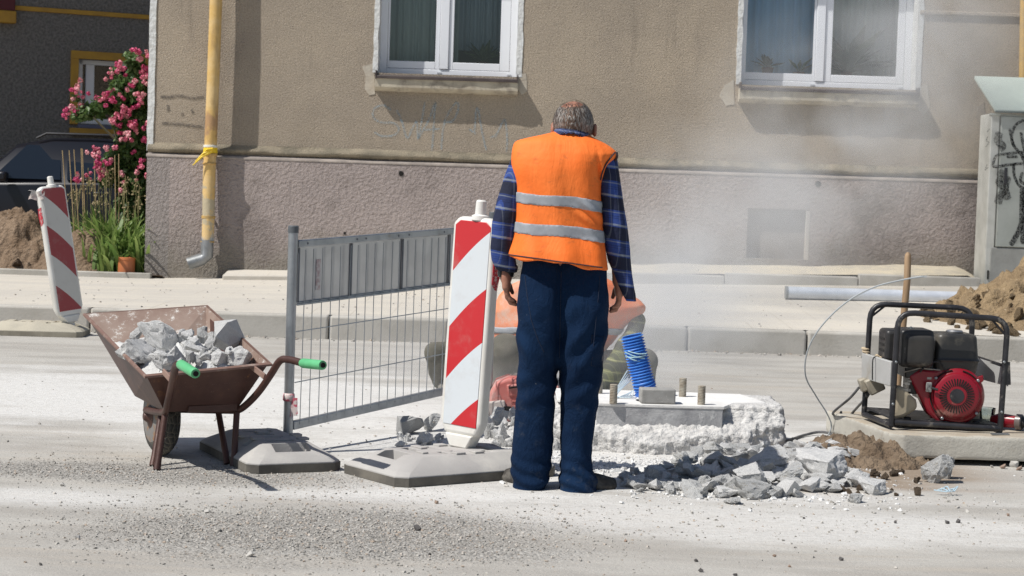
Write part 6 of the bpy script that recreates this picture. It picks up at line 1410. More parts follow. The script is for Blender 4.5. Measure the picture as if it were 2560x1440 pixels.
def tfold(X, Y, Z):
    z1 = aty(1400, 940, YM).z; seat = aty(1400, 770, YM)
    d = .0055 * (.5 - 1.8 * np.abs(wt1(X * 1.2, Y, Z * .8))) + .0045 * (.4 - 1.6 * np.abs(wt2(X, Y, Z * 1.5)))
    # diagonal pull folds from the crotch, stacked creases at the hems, crease lines behind the knees
    for s, cx in ((-1, seat.x - .03), (1, seat.x + .03)):
        u = (X - cx) * s; d = d + .0075 * np.sin((u * 1.0 - (Z - z1) * .75) * 52) * np.exp(-((Z - .62) / .13) ** 2) * np.clip(u * 9 + .6, 0, 1)
    d = d + .005 * np.sin(Z * 105 + X * 22 + 2.5 * np.sin(X * 17)) * np.clip((.20 - Z) * 7, 0, 1) + .004 * np.sin(Z * 60 - X * 35) * np.exp(-((Z - .42) / .08) ** 2)
    d = d - .012 * np.exp(-((X - seat.x + .012) / .012) ** 2) * np.clip((Z - .42) * 5, 0, 1) * (Y < YM)
    return d
def f_tr(X, Y, Z):
    d = smin(TL(X, Y, Z), TRr(X, Y, Z), .022); return d - tfold(X, Y, Z)
m_tr = N('navy_work_cloth')
def _t():
    g = m_tr; o = g.coords('Object'); X, Y, Z = g.xyz(o)
    col = g.mix(g.ramp(g.noise(o, 3, 5), .35, .7), (.0038, .0145, .042), (.0065, .023, .062)); st_ = g.math('MULTIPLY', g.ramp(Z, .12, .55, 1, .15), g.ramp(g.noise(o, 9, 7, .75), .55, .72, 0, .5))
    col = g.mix(st_, col, (.075, .085, .10)); col = g.mix(g.ramp(g.noise(o, 55, 4, .7), .70, .76, 0, .6), col, (.22, .24, .26)); b = g.bump(g.noise(g.coords('Object', (1.5, 1, .8), rot=(0, .5, 0)), 9, 6, .7, 1.2), .6, .03); g.bump(g.noise(g.coords('Object', (1, 1, .5)), 300, 2), .15, .002, b); return g.set(col, .9, Specular_IOR_Level=.12)
M_trs = _t()
tr_o = sdf_obj('trousers', f_tr, *bb((1265, 625), (1530, 1240), 7.8, 8.2), .0075, M_trs, man)
def on_f(fn, px, py, off=.002):
    d = ray(px, py).normalized(); o0 = Vector((0, 0, CAM_Z)); t = 7.65
    for _ in range(160):
        p = o0 + d * t; v = float(fn(np.array(p.x), np.array(p.y), np.array(p.z)))
        if v < off: break
        t += max(.0008, v * .6)
    return o0 + d * t
mb = MB(); mb.tube([on_f(f_tr, 1403 - (y - 680) * .02, y) for y in range(680, 900, 12)], .0016, 5)
mb.tube([on_f(f_tr, x, y) for x, y in ((1312, 690), (1318, 740), (1328, 800), (1345, 850), (1360, 880))], .0018, 5); mb.tube([on_f(f_tr, x, y) for x, y in ((1500, 690), (1496, 740), (1490, 800), (1484, 860), (1480, 900))], .0016, 5)
mb.build('seam', mat('navy_seam', (.008, .016, .04), rough=.9), tr_o)
pk = [(1480, 838), (1511, 842), (1506, 918), (1478, 914)]
pts = [on_f(f_tr, x, y, .003) for x, y in pk]; MB().tube(pts, .0018, 5, close=True).build('pocket_edge', mat('navy_pocket_edge', (.007, .014, .035), rough=.9), tr_o)
# ---- shoes and watch
def shoe(px, py, L, ang_, nm):
    c = at(px, py); ca, sa = math.cos(ang_), math.sin(ang_)
    def f(X, Y, Z):
        x, y = (X - c.x) * ca + (Y - c.y) * sa, -(X - c.x) * sa + (Y - c.y) * ca
        w_ = .046 * np.interp(x, [-.06, 0, .10, L - .04, L], [.8, .85, 1, .95, .6]); h_ = np.interp(x, [-.06, .0, .06, L - .06, L], [.06, .07, .075, .060, .042])
        up = np.maximum(np.maximum(np.abs(y) - w_, Z - h_), np.maximum(-.03 - x, x - L)); up = np.maximum(up, ((np.abs(y) / w_) ** 2.5 + (np.maximum(Z, 0) / h_) ** 2.5) ** .4 * .045 - .045)
        xe = np.maximum(x - (L - .05), 0); up = np.maximum(up, np.sqrt(xe ** 2 + (y * .9) ** 2) - .05 + (xe <= 0) * -.05)
        sole = np.maximum(np.maximum(np.abs(y) - w_ - .004, np.abs(Z - .012) - .012), np.maximum(-.033 - x, x - L - .003)); sole = np.maximum(sole, np.sqrt(xe ** 2 + (y * .9) ** 2) - .053 + (xe <= 0) * -.05)
        return np.minimum(up, sole)
    return sdf_obj('shoe', f, (c.x - .32, c.y - .32, -.008), (c.x + .32, c.y + .32, .13), .0065, mat('dusty_dark_shoe', (.035, .03, .026), (.12, .11, .095), 18, 5, lo=.45, hi=.7, rough=.75, bump=.3, bs=60, bd=.004), man, smooth=50)
shoe(1326, 1213, .20, R(125), 'l'); shoe(1440, 1222, .185, R(20), 'r')
wp = aty(1266, 684, YM + .02); wt = MB().lathe(wp - Vector((0, 0, .011)), (.15, 0, 1), ((0, .0285), (.002, .032), (.02, .032), (.022, .0285)), 22).build('watch', mat('black_watch_strap', (.012, .012, .013), rough=.45), man)
MB().box(wp + Vector((-.028, -.012, 0)), (.012, .03, .03), R(20)).build('watch_case', mat('dark_watch_case', (.03, .03, .032), rough=.3, metal=.6), wt, bevel=.004)

# ---- second worker: squatting behind the base, leaning over the saw
YW = 11.7; W0 = at(1420, 985)
wk = thing('person', (aty(1420, 900, YW).x, YW, 0), 'dusty worker in an orange vest squatting over the red saw in the dust', 'person')
w3 = lambda px, py, d=0: q3(px, py, YW + d)
wb_t = table([(676, 1385, 1455, -.06, .05), (690, 1340, 1510, -.04, .10), (705, 1300, 1548, -.03, .125), (722, 1265, 1580, -.01, .14), (742, 1243, 1600, 0, .15), (775, 1233, 1602, .0, .17), (815, 1228, 1566, .0, .19), (860, 1230, 1522, .02, .20), (910, 1270, 1490, .06, .18)], YW, 2.2)
ww = wavy(51, 12, 12, 32); wfold2 = wavy(57, 10, 14, 34)
M_wv = mat('dusty_orange_vest', (.82, .17, .04), (.72, .27, .14), 4, 5, stain=((.62, .42, .33), 5, .5, .72), rough=.8)
wvest = sdf_obj('safety_vest', lambda X, Y, Z: wb_t(X, Y, Z) - .012 * ww(X, Y, Z) - .014 * (.4 - 1.5 * np.abs(wfold2(X * .8, Y * .8, Z * .6))), (aty(1215, 800, YW).x, 11.45, .1), (aty(1625, 800, YW).x, 12.05, .85), .011, M_wv, wk)
bz = aty(1260, 822, YW).z
sdf_obj('reflective_band', lambda X, Y, Z: np.maximum(wb_t(X, Y, Z) - .012 * ww(X, Y, Z) - .014 * (.4 - 1.5 * np.abs(wfold2(X * .8, Y * .8, Z * .6))) - .006, np.abs(Z - bz - .02 * np.sin(X * 4)) - .022), (aty(1215, 800, YW).x, 11.4, bz - .08), (aty(1625, 800, YW).x, 12.1, bz + .08), .010, m_band, wvest)
M_olive = m_plaid('dusty_olive_plaid', (.11, .12, .045), (.03, .035, .02), (.42, .41, .20), 1.0)
def f_ws(X, Y, Z):
    d = arm(X, Y, Z, [(w3(1594, 800, .0), .045), (w3(1568, 860, -.10), .070), (w3(1535, 928, -.2), .075), (w3(1500, 968, -.32), .055)]); return d - .012 * ww(X, Y, Z) - .016 * (.4 - 1.5 * np.abs(wfold2(X, Y, Z)))
def f_ws2(X, Y, Z):
    d = arm(X, Y, Z, [(w3(1318, 780, -.05), .075), (w3(1325, 860, -.2), .070), (w3(1340, 930, -.4), .06), (w3(1345, 960, -.5), .05)]); return d - .012 * ww(X, Y, Z)
bx0, bx1 = aty(1440, 900, YW).x, aty(1640, 900, YW).x
sdf_obj('shirt_sleeve', f_ws, (bx0 - .05, 11.1, -.02), (bx1 + .05, 11.9, .72), .011, M_olive, wk)
sdf_obj('shirt_sleeve', f_ws2, (aty(1240, 900, YW).x - .05, 11.0, -.02), (aty(1400, 900, YW).x + .05, 11.9, .72), .012, M_olive, wk)
def f_wh(X, Y, Z):
    hw = np.array(w3(1420, 668, -.12)); d = ell(X, Y, Z, hw, (.078, .095, .105), R(20)); d = smin(d, ell(X, Y, Z, hw + np.array((0, -.07, -.06)), (.055, .055, .06)), .03)
    d = smin(d, ell(X, Y, Z, hw + np.array((0, -.125, -.035)), (.014, .02, .022)), .012); d = smin(d, cone(X, Y, Z, hw + np.array((0, .03, -.06)), w3(1420, 735, 0), .055, .06), .03)
    for s in (-1, 1): d = smin(d, ell(X, Y, Z, hw + np.array((s * .08, -.01, -.01)), (.011, .02, .03)), .006)
    for (a, b) in (((1490, 965, -.4), (1440, 985, -.62)), ((1345, 960, -.5), (1365, 985, -.68))): d = smin(d, cone(X, Y, Z, w3(*a), w3(*b), .034, .03), .02)
    for bs_, sg in (((1440, 985, -.62), -1), ((1365, 985, -.68), 1)):
        b0 = np.array(w3(*bs_)); d = smin(d, ell(X, Y, Z, b0, (.045, .05, .025)), .015)
        for k in range(4): f0_ = b0 + np.array((sg * .03, -.03 + k * .022, 0)); d = smin(d, cone(X, Y, Z, f0_, f0_ + np.array((sg * .04, 0, -.035)), .012, .010), .006)
        d = smin(d, cone(X, Y, Z, b0 + np.array((0, -.04, .0)), b0 + np.array((sg * .035, -.065, -.02)), .013, .010), .006)
    return d
sdf_obj('body', f_wh, (aty(1300, 800, YW).x, 10.9, -.02), (aty(1540, 800, YW).x, 11.9, 1.0), .010, M_skin, wk)
sdf_obj('hair', lambda X, Y, Z: np.maximum(ell(X, Y, Z, w3(1420, 668, -.12), (.082, .10, .108), R(20)), (w3(1420, 668, -.12)[2] + .015 + .5 * (w3(0, 0, -.12)[1] - .02 - Y)) - Z), (aty(1370, 700, YW).x, 11.4, .6), (aty(1470, 700, YW).x, 11.8, 1.1), .009, mat('dark_dusty_hair', (.09, .075, .06), (.2, .18, .16), 60, rough=.8), wk)
M_khaki = mat('dusty_khaki_trousers', (.10, .095, .075), (.16, .148, .12), 5, 5, stain=((.24, .225, .195), 5, .55, .75), rough=.9, bump=.4, bs=12, bd=.03)
def f_wl(X, Y, Z):
    d = arm(X, Y, Z, [(w3(1330, 925, .1), .13), (w3(1268, 878, -.18), .105), (w3(1262, 960, -.10), .075), (w3(1262, 985, -.08), .06)]); d = smin(d, arm(X, Y, Z, [(w3(1300, 930, .1), .12), (w3(1200, 900, -.02), .10), (w3(1090, 886, -.12), .075), (w3(1100, 950, .06), .06)]), .02)
    d = smin(d, arm(X, Y, Z, [(w3(1480, 930, .1), .13), (w3(1575, 905, -.10), .095), (w3(1612, 905, -.12), .085), (w3(1610, 965, .0), .065), (w3(1605, 985, .02), .05)]), .02); return d - .014 * ww(X, Y, Z) - .012 * (.4 - 1.5 * np.abs(wfold2(X, Y, Z)))
sdf_obj('trousers', f_wl, (aty(1040, 900, YW).x, 11.3, -.02), (aty(1660, 900, YW).x, 12.1, .48), .012, M_khaki, wk)
for (px, d_, a_) in ((1262, -.08, -1.3), (1110, .06, -1.5), (1606, .02, -1.6)):
    c_ = w3(px, 985, d_); bsh = MB(); bsh.lathe((c_[0], c_[1] + .06, .045), (math.cos(a_), math.sin(a_), 0), ((0, .03), (.03, .045), (.12, .048), (.2, .042), (.25, .02)), 14).build('boot', mat('dusty_boot', (.10, .09, .075), (.22, .2, .17), 12, rough=.85), wk)

# ---- red saw
YS = 10.45
saw = thing('cut_off_saw', (aty(1300, 1000, YS).x, YS, 0), 'dusty red petrol cut-off saw on the ground beside the white base', 'saw')
m_saw = mat('dusty_red_plastic', (.50, .13, .11), (.56, .28, .25), 5, 6, lo=.32, hi=.58, stain=((.64, .50, .46), 6, .48, .66), rough=.55)
def sq(px, py, d=0): return aty(px, py, YS + d)
P = [sq(x, y, -.12) for x, y in ((1216, 1040), (1222, 985), (1240, 955), (1270, 944), (1330, 946), (1352, 970), (1356, 1045), (1320, 1058), (1240, 1060))]
sb = MB().prism(P, (0, 0, 0), (0, .24, 0)).build('engine_cover', m_saw, saw, bevel=.022, seg=3)
MB().prism([sq(x, y, -.135) for x, y in ((1216, 1005), (1262, 1000), (1268, 1040), (1240, 1052), (1214, 1046))], (0, 0, 0), (0, .03, 0)).build('side_cover', mat('dusty_grey_cover', (.42, .36, .33), (.50, .45, .42), 6, 5, rough=.7), saw, bevel=.01)
MB().prism([sq(x, y, -.13) for x, y in ((1266, 962), (1340, 958), (1344, 985), (1272, 992))], (0, 0, 0), (0, .03, 0)).build('filter_cover', m_saw, saw, bevel=.008)
mb = MB()
for i in range(3): mb.span(*[sq(1280 + i * 1, 1000 + i * 13, -.127), sq(1342, 1006 + i * 13, -.121)])
mb.build('cooling_fins', m_saw, saw)
MB().box(sq(1268, 1026, -.13), (.04, .03, .045)).build('black_vent', M_dark, saw); MB().bar(sq(1272, 970, -.137), sq(1300, 966, -.137), .02, .008).build('vent_slots', M_dark, saw)
MB().tube(smooth_path([sq(1232, 968, 0), sq(1222, 975, 0), sq(1226, 985, .0), sq(1240, 962, .02), sq(1290, 938, .02), sq(1340, 952, .02)], 5), .012, 10).build('handle', mat('dusty_dark_handle', (.12, .10, .09), (.35, .32, .3), 12, rough=.7), saw)
MB().prism([sq(x, y, -.05) for x, y in ((1356, 960), (1398, 966), (1396, 1000), (1356, 1010))], (0, 0, 0), (0, .08, 0)).build('guard_arm', m_saw, saw, bevel=.01)
MB().lathe(sq(1392, 1000, .02), (0, 1, 0), ((0, .09), (.004, .125), (.03, .125), (.034, .09)), 32).build('blade_guard', mat('dusty_steel_guard', (.45, .43, .41), (.55, .53, .5), 8, rough=.6), saw)
MB().lathe(sq(1392, 1002, .012), (0, 1, 0), ((0, .115), (.004, .115)), 40).build('blade', galv, saw)
# ================================================================ PLANTS BY THE HOUSE
def leafcloud(blobs, n, size, seed, Yj):
    r = np.random.RandomState(seed); V, F = [], []
    wts = np.array([b[2] ** 2 for b in blobs], float); wts /= wts.sum(); pick = r.choice(len(blobs), n, p=wts)
    for i in range(n):
        px, py, rad, Y = blobs[pick[i]]; c = aty(px, py, Y); rm = rad * Y / F_PX
        d = r.normal(0, 1, 3); d /= np.linalg.norm(d); q = np.array(c) + d * rm * np.array((1, Yj, 1)) * r.uniform(.35, 1.08) ** .7
        nrm = d * .5 + r.normal(0, .7, 3) + np.array((0, -.2, .5)); nrm /= np.linalg.norm(nrm); t = np.cross(nrm, r.normal(0, 1, 3)); t /= np.linalg.norm(t); b = np.cross(nrm, t); s = size * r.uniform(.6, 1.3); k = len(V)
        V += [q - t * s, q + b * s * .55 + nrm * s * .12, q + t * s, q - b * s * .55 + nrm * s * .12]; F.append((k, k + 1, k + 2, k + 3))
    return np.array(V), F
def m_leaf(name, c1, c2, tr=.35):
    g = N(name); gi = g.n('NewGeometry'); col = g.mix(gi.outputs['Random Per Island'], c1, c2); g.set(col, .5)
    t = g.n('BsdfTranslucent'); g.put(t.inputs[0], col); mx = g.n('MixShader'); mx.inputs[0].default_value = tr; g.l(g.b.outputs[0], mx.inputs[1]); g.l(t.outputs[0], mx.inputs[2]); g.l(mx.outputs[0], g.out.inputs[0]); return g.m
rb0 = aty(330, 640, 22.3)
rose = thing('rose_bush', (rb0.x, 22.3, .25), 'tall climbing rose bush with pink flower clusters by the house corner', 'rose bush')
blobs = [(335, 150, 26, 22.2), (350, 190, 32, 22.3), (345, 235, 38, 22.3), (300, 215, 26, 22.3), (290, 250, 32, 22.2), (250, 270, 26, 22.1), (215, 282, 22, 22.1), (195, 290, 16, 22.0), (345, 290, 40, 22.4), (310, 300, 34, 22.3), (360, 330, 30, 22.4),
         (330, 360, 40, 22.4), (345, 410, 45, 22.5), (300, 395, 35, 22.5), (275, 415, 26, 22.4), (345, 465, 45, 22.5), (315, 450, 36, 22.5), (350, 520, 40, 22.5), (320, 510, 32, 22.5), (262, 450, 18, 22.4), (285, 180, 12, 22.3), (190, 245, 10, 22.1), (340, 560, 36, 22.5)]
V, F = leafcloud(blobs, 7500, .042, 3, 1.3)
mesh_obj('foliage', V, F, m_leaf('rose_leaf', (.045, .10, .022), (.14, .22, .065)), rose, 0, fix=False)
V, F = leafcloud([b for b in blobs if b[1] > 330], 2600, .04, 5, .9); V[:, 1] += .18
mesh_obj('inner_foliage', V, F, m_leaf('shaded_rose_leaf', (.012, .026, .010), (.035, .06, .02)), rose, 0, fix=False)  # darker copy of the rose leaf paints the bush's inner shade
mb = MB()
for pts in (((335, 655), (338, 560), (342, 460), (345, 330), (340, 220), (336, 140)), ((330, 655), (325, 520), (310, 400), (290, 300), (240, 280), (185, 290)), ((345, 655), (350, 500), (358, 350), (352, 190)), ((320, 430), (285, 320), (288, 190)), ((300, 360), (230, 290), (190, 240))):
    P = smooth_path([aty(x, y, 22.42) for x, y in pts], 4); mb.tube(P, [.018 * (1 - .75 * i / len(P)) for i in range(len(P))], 6)
mb.build('stem', mat('rose_stem', (.10, .075, .045), (.06, .07, .03), 8, rough=.8), rose)
mpk = [mat('pink_petal_%s' % n_, a, b, 22, 3, rough=.6) for n_, a, b in (('deep', (.55, .045, .16), (.68, .12, .25)), ('rose', (.66, .12, .24), (.80, .30, .36)), ('pale', (.76, .26, .33), (.85, .50, .50)))]
def bloom_mesh(seed, k, m):
    r = np.random.RandomState(seed); V, F = [], []
    for i in range(k):
        c = r.normal(0, .042, 3) * np.array((1, .8, 1)) if i else np.zeros(3)
        for j in range(26):
            d = r.normal(0, 1, 3); d /= np.linalg.norm(d); rad = .032 * r.uniform(.45, 1); t = np.cross(d, r.normal(0, 1, 3)); t /= np.linalg.norm(t); b = np.cross(d, t); s = .018 * r.uniform(.7, 1.2); q = c + d * rad; n0 = len(V)
            V += [q - t * s, q - b * s + d * .008, q + t * s, q + b * s + d * .008]; F.append((n0, n0 + 1, n0 + 2, n0 + 3))
    me = bpy.data.meshes.new('blossom'); me.from_pydata([tuple(v) for v in V], [], F); me.materials.append(m); return me
BM = [bloom_mesh(i, 3 + i % 4, mpk[i % 3]) for i in range(9)]
bl_px = [(335, 122), (350, 132), (365, 128), (330, 140), (372, 140), (355, 150), (367, 168), (360, 180), (345, 176), (372, 188), (352, 195), (338, 205), (328, 212), (345, 210), (362, 205), (288, 165), (296, 172), (280, 180), (300, 180), (276, 192), (268, 196), (308, 172),
         (282, 224), (292, 230), (272, 236), (264, 244), (300, 240), (312, 246), (286, 246), (318, 222), (278, 252), (346, 238), (358, 240), (368, 236), (352, 248), (192, 216), (187, 228), (194, 232), (228, 240), (242, 244), (208, 244), (200, 262), (192, 278), (210, 268), (230, 268), (163, 278), (168, 288), (176, 270), (162, 290),
         (305, 282), (318, 290), (326, 284), (312, 268), (330, 300), (336, 266), (282, 296), (276, 302), (300, 310), (310, 318), (320, 330), (306, 334), (326, 318), (338, 325), (345, 330), (312, 348), (300, 352), (338, 310), (290, 368), (285, 372), (335, 378), (240, 375), (236, 388), (244, 392), (270, 400), (276, 396), (252, 412), (248, 420), (256, 428), (262, 436), (246, 436),
         (196, 440), (192, 454), (215, 440), (218, 446), (352, 408), (356, 418), (346, 432), (365, 354), (318, 360), (306, 434), (266, 408), (368, 440), (300, 470), (312, 480), (372, 310), (270, 372)]
rq = random.Random(2)
for i, (px, py) in enumerate(bl_px):
    if i % 5 == 3: continue
    o = bpy.data.objects.new('blossom', BM[i % 9]); put(o, rose); p = aty(px + rq.uniform(-3, 3), py + rq.uniform(-3, 3), 22.0 + rq.uniform(-.12, .12)); o.location = p - Vector(rose.location); o.rotation_euler = (rq.uniform(0, 6), rq.uniform(0, 6), rq.uniform(0, 6)); s = rq.uniform(.55, .95); o.scale = (s, s, s)
# strap leaved plants
def strap_plant(px, Y, n, h, seed, label, heads):
    p0 = aty(px, 680, Y); t = thing('strap_leaf_plant', (p0.x, Y, .25), label, 'garden plant', 'strap leaved plants in the flower bed'); r = random.Random(seed); mb = MB()
    for i in range(n):
        a = r.uniform(0, 2 * math.pi); b = Vector((p0.x + r.gauss(0, .10), Y + r.gauss(0, .08), .25)); out = Vector((math.cos(a), math.sin(a), 0)); L = h * r.uniform(.55, 1.1); lean = r.uniform(.12, .75); w_ = r.uniform(.018, .034); sd = Vector((-out.y, out.x, 0)); prev = None; k = 6; base = len(mb.v)
        for j in range(k + 1):
            s = j / k; q = b + out * (lean * L * s ** 1.7) + Vector((0, 0, L * (s - .45 * lean * s ** 3))); ww_ = w_ * (1 - s ** 2.2) * (.6 + s); mb.v += [tuple(q - sd * ww_ + out * .004), tuple(q + sd * ww_ + out * .004)]
        mb.f += [(base + 2 * j, base + 2 * j + 1, base + 2 * j + 3, base + 2 * j + 2) for j in range(k)]
    mb.build('leaves', m_leaf('strap_leaf', (.12, .22, .05), (.34, .44, .14), .4), t, smooth=180, fix=False)
    if heads:
        sm2 = MB(); hd = MB()
        for i in range(heads):
            b = Vector((p0.x + r.gauss(0, .14), Y + r.gauss(0, .1), .25)); tp = b + Vector((r.uniform(-.12, .12), r.uniform(-.1, .1), h * r.uniform(1.0, 1.45))); sm2.tube([b, b.lerp(tp, .5) + Vector((.01, 0, 0)), tp], .004, 5)
            for j in range(7): q = tp + Vector((r.gauss(0, .03), r.gauss(0, .03), -r.uniform(0, .22))); d = Vector((r.gauss(0, 1), r.gauss(0, 1), r.gauss(0, 1))).normalized(); sm2.tube([tp - Vector((0, 0, .05)), q], .002, 4); hd.tube([q - d * .014, q, q + d * .014], [.004, .011, .003], 5)
        ms = mat('dry_stalk', (.30, .26, .12), (.22, .22, .09), 9, rough=.9); sm2.build('flower_stalks', ms, t); hd.build('seed_heads', mat('dry_seed_head', (.30, .24, .13), (.42, .34, .20), 30, rough=.9), t)['kind'] = 'stuff'
for i, (px, Y, n, h, hd, lab) in enumerate(((205, 22.35, 55, .62, 5, 'strap leaved clump next to the leaning beacon'), (250, 21.95, 70, .66, 9, 'strap leaved clump below the pink blossoms with dry seed heads'), (285, 21.75, 75, .62, 6, 'strap leaved clump in the middle of the bed behind the clay pipe'),
        (322, 21.8, 80, .60, 3, 'strap leaved clump against the house plinth'), (268, 21.5, 45, .36, 0, 'low yellowish strap leaved tuft beside the clay pipe'), (345, 21.6, 36, .44, 0, 'narrow strap leaved tuft squeezed between clay pipe and plinth'))):
    strap_plant(px, Y, int(n * 1.35), h * 1.3, 60 + i, lab, hd)
m_cane = mat('bamboo_cane', (.42, .31, .16), (.34, .25, .13), 9, rough=.7)
for k, (xb, xt, yt) in enumerate(((174, 156, 376), (188, 173, 376), (200, 185, 374), (209, 203, 371), (214, 206, 372), (240, 236, 400), (288, 287, 388), (294, 297, 385))):
    a = aty(xb + 4, 660, 21.95); b = aty(xt, yt, 21.95); a.z = .22
    tag(MB().tube([a, b], [.008, .006], 6).build('garden_cane', m_cane), 'thin dry cane stuck upright in the flower bed', 'garden cane', 'canes in the flower bed')
cp_ = aty(314, 688, 21.36); tp_ = thing('clay_pipe', (cp_.x, 21.40, .25), 'short orange clay coloured pipe standing in the bed by the house', 'pipe')
rr0 = .098; MB().lathe((cp_.x, 21.40, .2), (0, 0, 1), ((0, rr0), (.205, rr0), (.21, rr0 + .005), (.235, rr0 + .005), (.24, rr0 - .004), (.238, rr0 - .012), (.05, rr0 - .014)), 28).build('tube', mat('orange_pipe_plastic', (.52, .17, .06), (.46, .15, .06), 5, rough=.5), tp_, smooth=40)
tag(MB().box((aty(200, 595, 22.0).x, 21.9, .60), (.16, .05, .02), .3).build('foil_scrap', mat('pale_foil', (.6, .62, .64), rough=.3, metal=.4), bevel=.004), 'pale shiny scrap lying on the brown earth by the plants', 'scrap')
# ================================================================ LOOSE STONES ON THE ROAD
rs = np.random.RandomState(5)
def scatter(n, cx, cy, sx, sy, r0, r1):
    x, y = rs.normal(cx, sx, n), rs.normal(cy, sy, n); r = r0 + (r1 - r0) * rs.uniform(0, 1, n) ** 4; return np.stack([x, y, r * .3, r], 1)
m_grav = N('loose_gravel')
def _g():
    g = m_grav; gi = g.n('NewGeometry'); c = g.n('ValToRGB'); g.l(gi.outputs['Random Per Island'], c.inputs[0]); e = c.color_ramp; e.elements[0].color = (.29, .273, .245, 1); e.elements[1].color = (.52, .50, .465, 1)
    for p_, q_ in ((.35, (.36, .34, .31, 1)), (.7, (.47, .45, .41, 1)), (.8, (.40, .32, .25, 1))): e.elements.new(p_).color = q_
    return g.set(c.outputs[0], .95)
_g()
pts = np.concatenate([scatter(11000, -.66, 6.75, .50, .33, .0020, .0095), scatter(4200, -1.5, 8.05, .60, .22, .0022, .009), scatter(1500, 0, 7.4, 1.6, .5, .002, .008), scatter(900, 1.5, 7.3, .9, .45, .002, .009), scatter(900, .0, 9.2, 1.2, .6, .002, .012), scatter(500, 1.5, 8.2, .5, .25, .003, .014), scatter(500, .5, 11.5, 2.5, 2.0, .003, .010)])
crumbs('gravel', pts, m_grav.m, seed=3, label='loose gravel and crumbs on the dusty road')
kp = np.stack([rs.uniform(-5, 6, 500), KY - rs.uniform(0, .25, 500) ** 1.3, np.full(500, .006), rs.uniform(.004, .022, 500)], 1)
pv = np.stack([rs.uniform(-5, 6, 260), rs.uniform(KY + .2, 20.5, 260), np.zeros(260), rs.uniform(.005, .018, 260)], 1); pv[:, 2] = [pz(a, b) + .004 for a, b in pv[:, :2]]
crumbs('gravel', np.concatenate([kp, pv]), m_grav.m, seed=8, label='grit along the kerb and on the pavement')
wcr = np.concatenate([scatter(3600, aty(1660, 1150, 8.9).x, 8.7, .42, .17, .003, .018), scatter(700, aty(1240, 1100, 8.9).x, 9.0, .25, .25, .003, .016), scatter(450, aty(1850, 1230, 7.9).x, 7.95, .40, .16, .003, .018)])
crumbs('rubble', wcr, m_chunk_w, seed=6, label='white concrete crumbs round the broken base')
m_peb = [mat('dark_pebble', (.07, .067, .065), (.12, .11, .105), 30, rough=.85), mat('brown_pebble', (.24, .17, .13), (.3, .22, .17), 30, rough=.9), mat('pale_pebble', (.55, .53, .49), (.44, .42, .39), 30, rough=.9)]
PEB = [[rock_mesh(500 + 10 * j + k, 2, 9, .08, name='pebble', m=m_peb[j]) for k in range(3)] for j in range(3)]
peb = [(1044, 1326, 20, 0), (193, 1348, 18, 2), (156, 1215, 14, 2), (518, 1282, 14, 2), (626, 1392, 24, 2), (1091, 1259, 12, 1), (2238, 1308, 10, 0), (2367, 1309, 14, 0), (2396, 1307, 14, 0), (2418, 1281, 10, 2), (1563, 1354, 12, 1), (1740, 1404, 12, 0), (1936, 1392, 10, 1), (2102, 1401, 14, 0), (1752, 1430, 14, 0), (1974, 1418, 10, 1), (1074, 1388, 10, 0), (1838, 1440, 12, 0),
        (102, 1413, 10, 0), (268, 1174, 8, 0), (104, 1182, 9, 2), (1031, 1427, 9, 2), (493, 1235, 12, 2), (2055, 1308, 9, 2), (904, 1274, 8, 0), (420, 1355, 12, 2), (505, 1350, 12, 2), (550, 1330, 10, 0), (700, 1250, 9, 1), (1502, 1268, 9, 2), (2010, 1297, 7, 0), (1592, 1266, 9, 2), (2520, 1290, 10, 1), (2480, 1170, 10, 2), (2508, 1172, 18, 1), (2535, 1168, 24, 2), (2548, 1176, 16, 1)]
nmz = ('dark', 'brownish', 'pale')
for i, (px, py, w_, k) in enumerate(peb):
    p = at(px, py); s = w_ * p.y / F_PX; rock(p + Vector((0, 0, s * .28)), (s, s * .8, s * .8), (rnd.uniform(0, 6), rnd.uniform(-.4, .4), rnd.uniform(0, 6)), '%s pebble lying loose on the dusty road' % nmz[k], '%s pebbles on the road' % nmz[k], PEB[k][i % 3], 'pebble', 'pebble')
mb = MB()
for i in range(6): a = at(2335 + i * 9, 1225, .02); mb.tube(smooth_path([a, a + Vector((.02, -.02, .01 * (i % 3))), a + Vector((.05 - .01 * i, -.04, 0))], 4), .003, 5)
tag(mb.build('string_scrap', mat('pale_blue_string', (.42, .55, .63), rough=.7)), 'pale blue string scrap in front of the tall knobbly chunk', 'string')

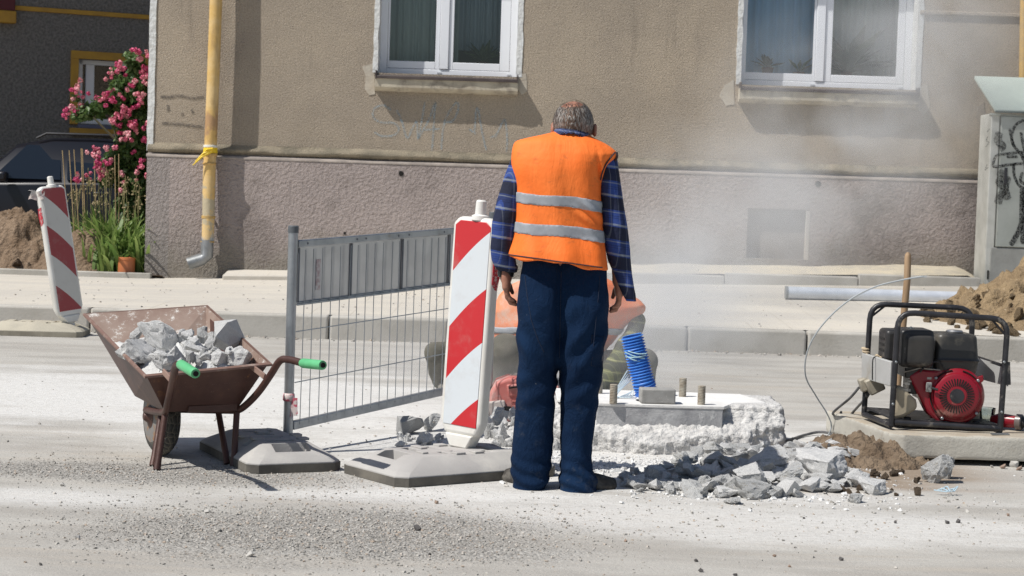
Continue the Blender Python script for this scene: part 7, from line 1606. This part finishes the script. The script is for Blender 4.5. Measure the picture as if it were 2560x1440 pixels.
# ================================================================ DUST IN THE AIR
PUFFS = [((1400, 880, 12.2), (.75, .8, .38), .5), ((1560, 850, 11.1), (.32, .35, .34), .30), ((1250, 985, 11.9), (.95, .9, .26), .30), ((1650, 760, 15.0), (.75, 1.6, .50), .30), ((1850, 580, 18.3), (1.0, 1.7, .80), .27), ((2090, 330, 20.0), (1.0, 1.1, .95), .42), ((2330, 70, 20.4), (.75, .8, .95), .40)]
PF = [(tuple(aty(*p)), r_, a_) for p, r_, a_ in PUFFS]
def dens(X, Y, Z): return sum(a_ * np.exp(-(((X - c[0]) / r_[0]) ** 2 + ((Y - c[1]) / r_[1]) ** 2 + ((Z - c[2]) / r_[2]) ** 2)) for c, r_, a_ in PF)
def f_dust(X, Y, Z): return np.maximum(np.maximum((.010 - dens(X, Y, Z)) * 12, Y - 21.36), .02 - Z)
V, F = surf(f_dust, (-2.4, 8.9, -.2), (7.0, 21.7, 5.4), .2)
g = N('cutting_dust'); vo = g.n('VolumePrincipled'); vo.inputs['Color'].default_value = (.90, .93, .97, 1); vo.inputs['Anisotropy'].default_value = .15
ob = g.coords('Object'); tot = None
for c, r_, a_ in PF:
    s1 = g.n('VectorMath', operation='SUBTRACT'); g.l(ob, s1.inputs[0]); s1.inputs[1].default_value = c
    s2 = g.n('VectorMath', operation='DIVIDE'); g.l(s1.outputs[0], s2.inputs[0]); s2.inputs[1].default_value = r_
    s3 = g.n('VectorMath', operation='DOT_PRODUCT'); g.l(s2.outputs[0], s3.inputs[0]); g.l(s2.outputs[0], s3.inputs[1])
    e = g.math('MULTIPLY', g.math('EXPONENT', g.math('MULTIPLY', s3.outputs['Value'], -1.0)), a_); tot = e if tot is None else g.math('ADD', tot, e)
nz = g.ramp(g.noise(g.coords('Object', (1, .6, 1)), 1.1, 3, .55, .6), .34, .66, .05, 2.1)
g.l(g.math('MULTIPLY', g.math('MAXIMUM', g.math('SUBTRACT', tot, .012), 0.0), nz), vo.inputs['Density']); g.l(vo.outputs[0], g.out.inputs['Volume'])
g.t.links.remove(g.out.inputs['Surface'].links[0]); g.t.nodes.remove(g.b)
dust = mesh_obj('dust', V, F, g.m, None, 180, fix=False); dust['kind'] = 'stuff'; dust['label'] = 'pale dust cloud blowing from the saw towards the house wall'
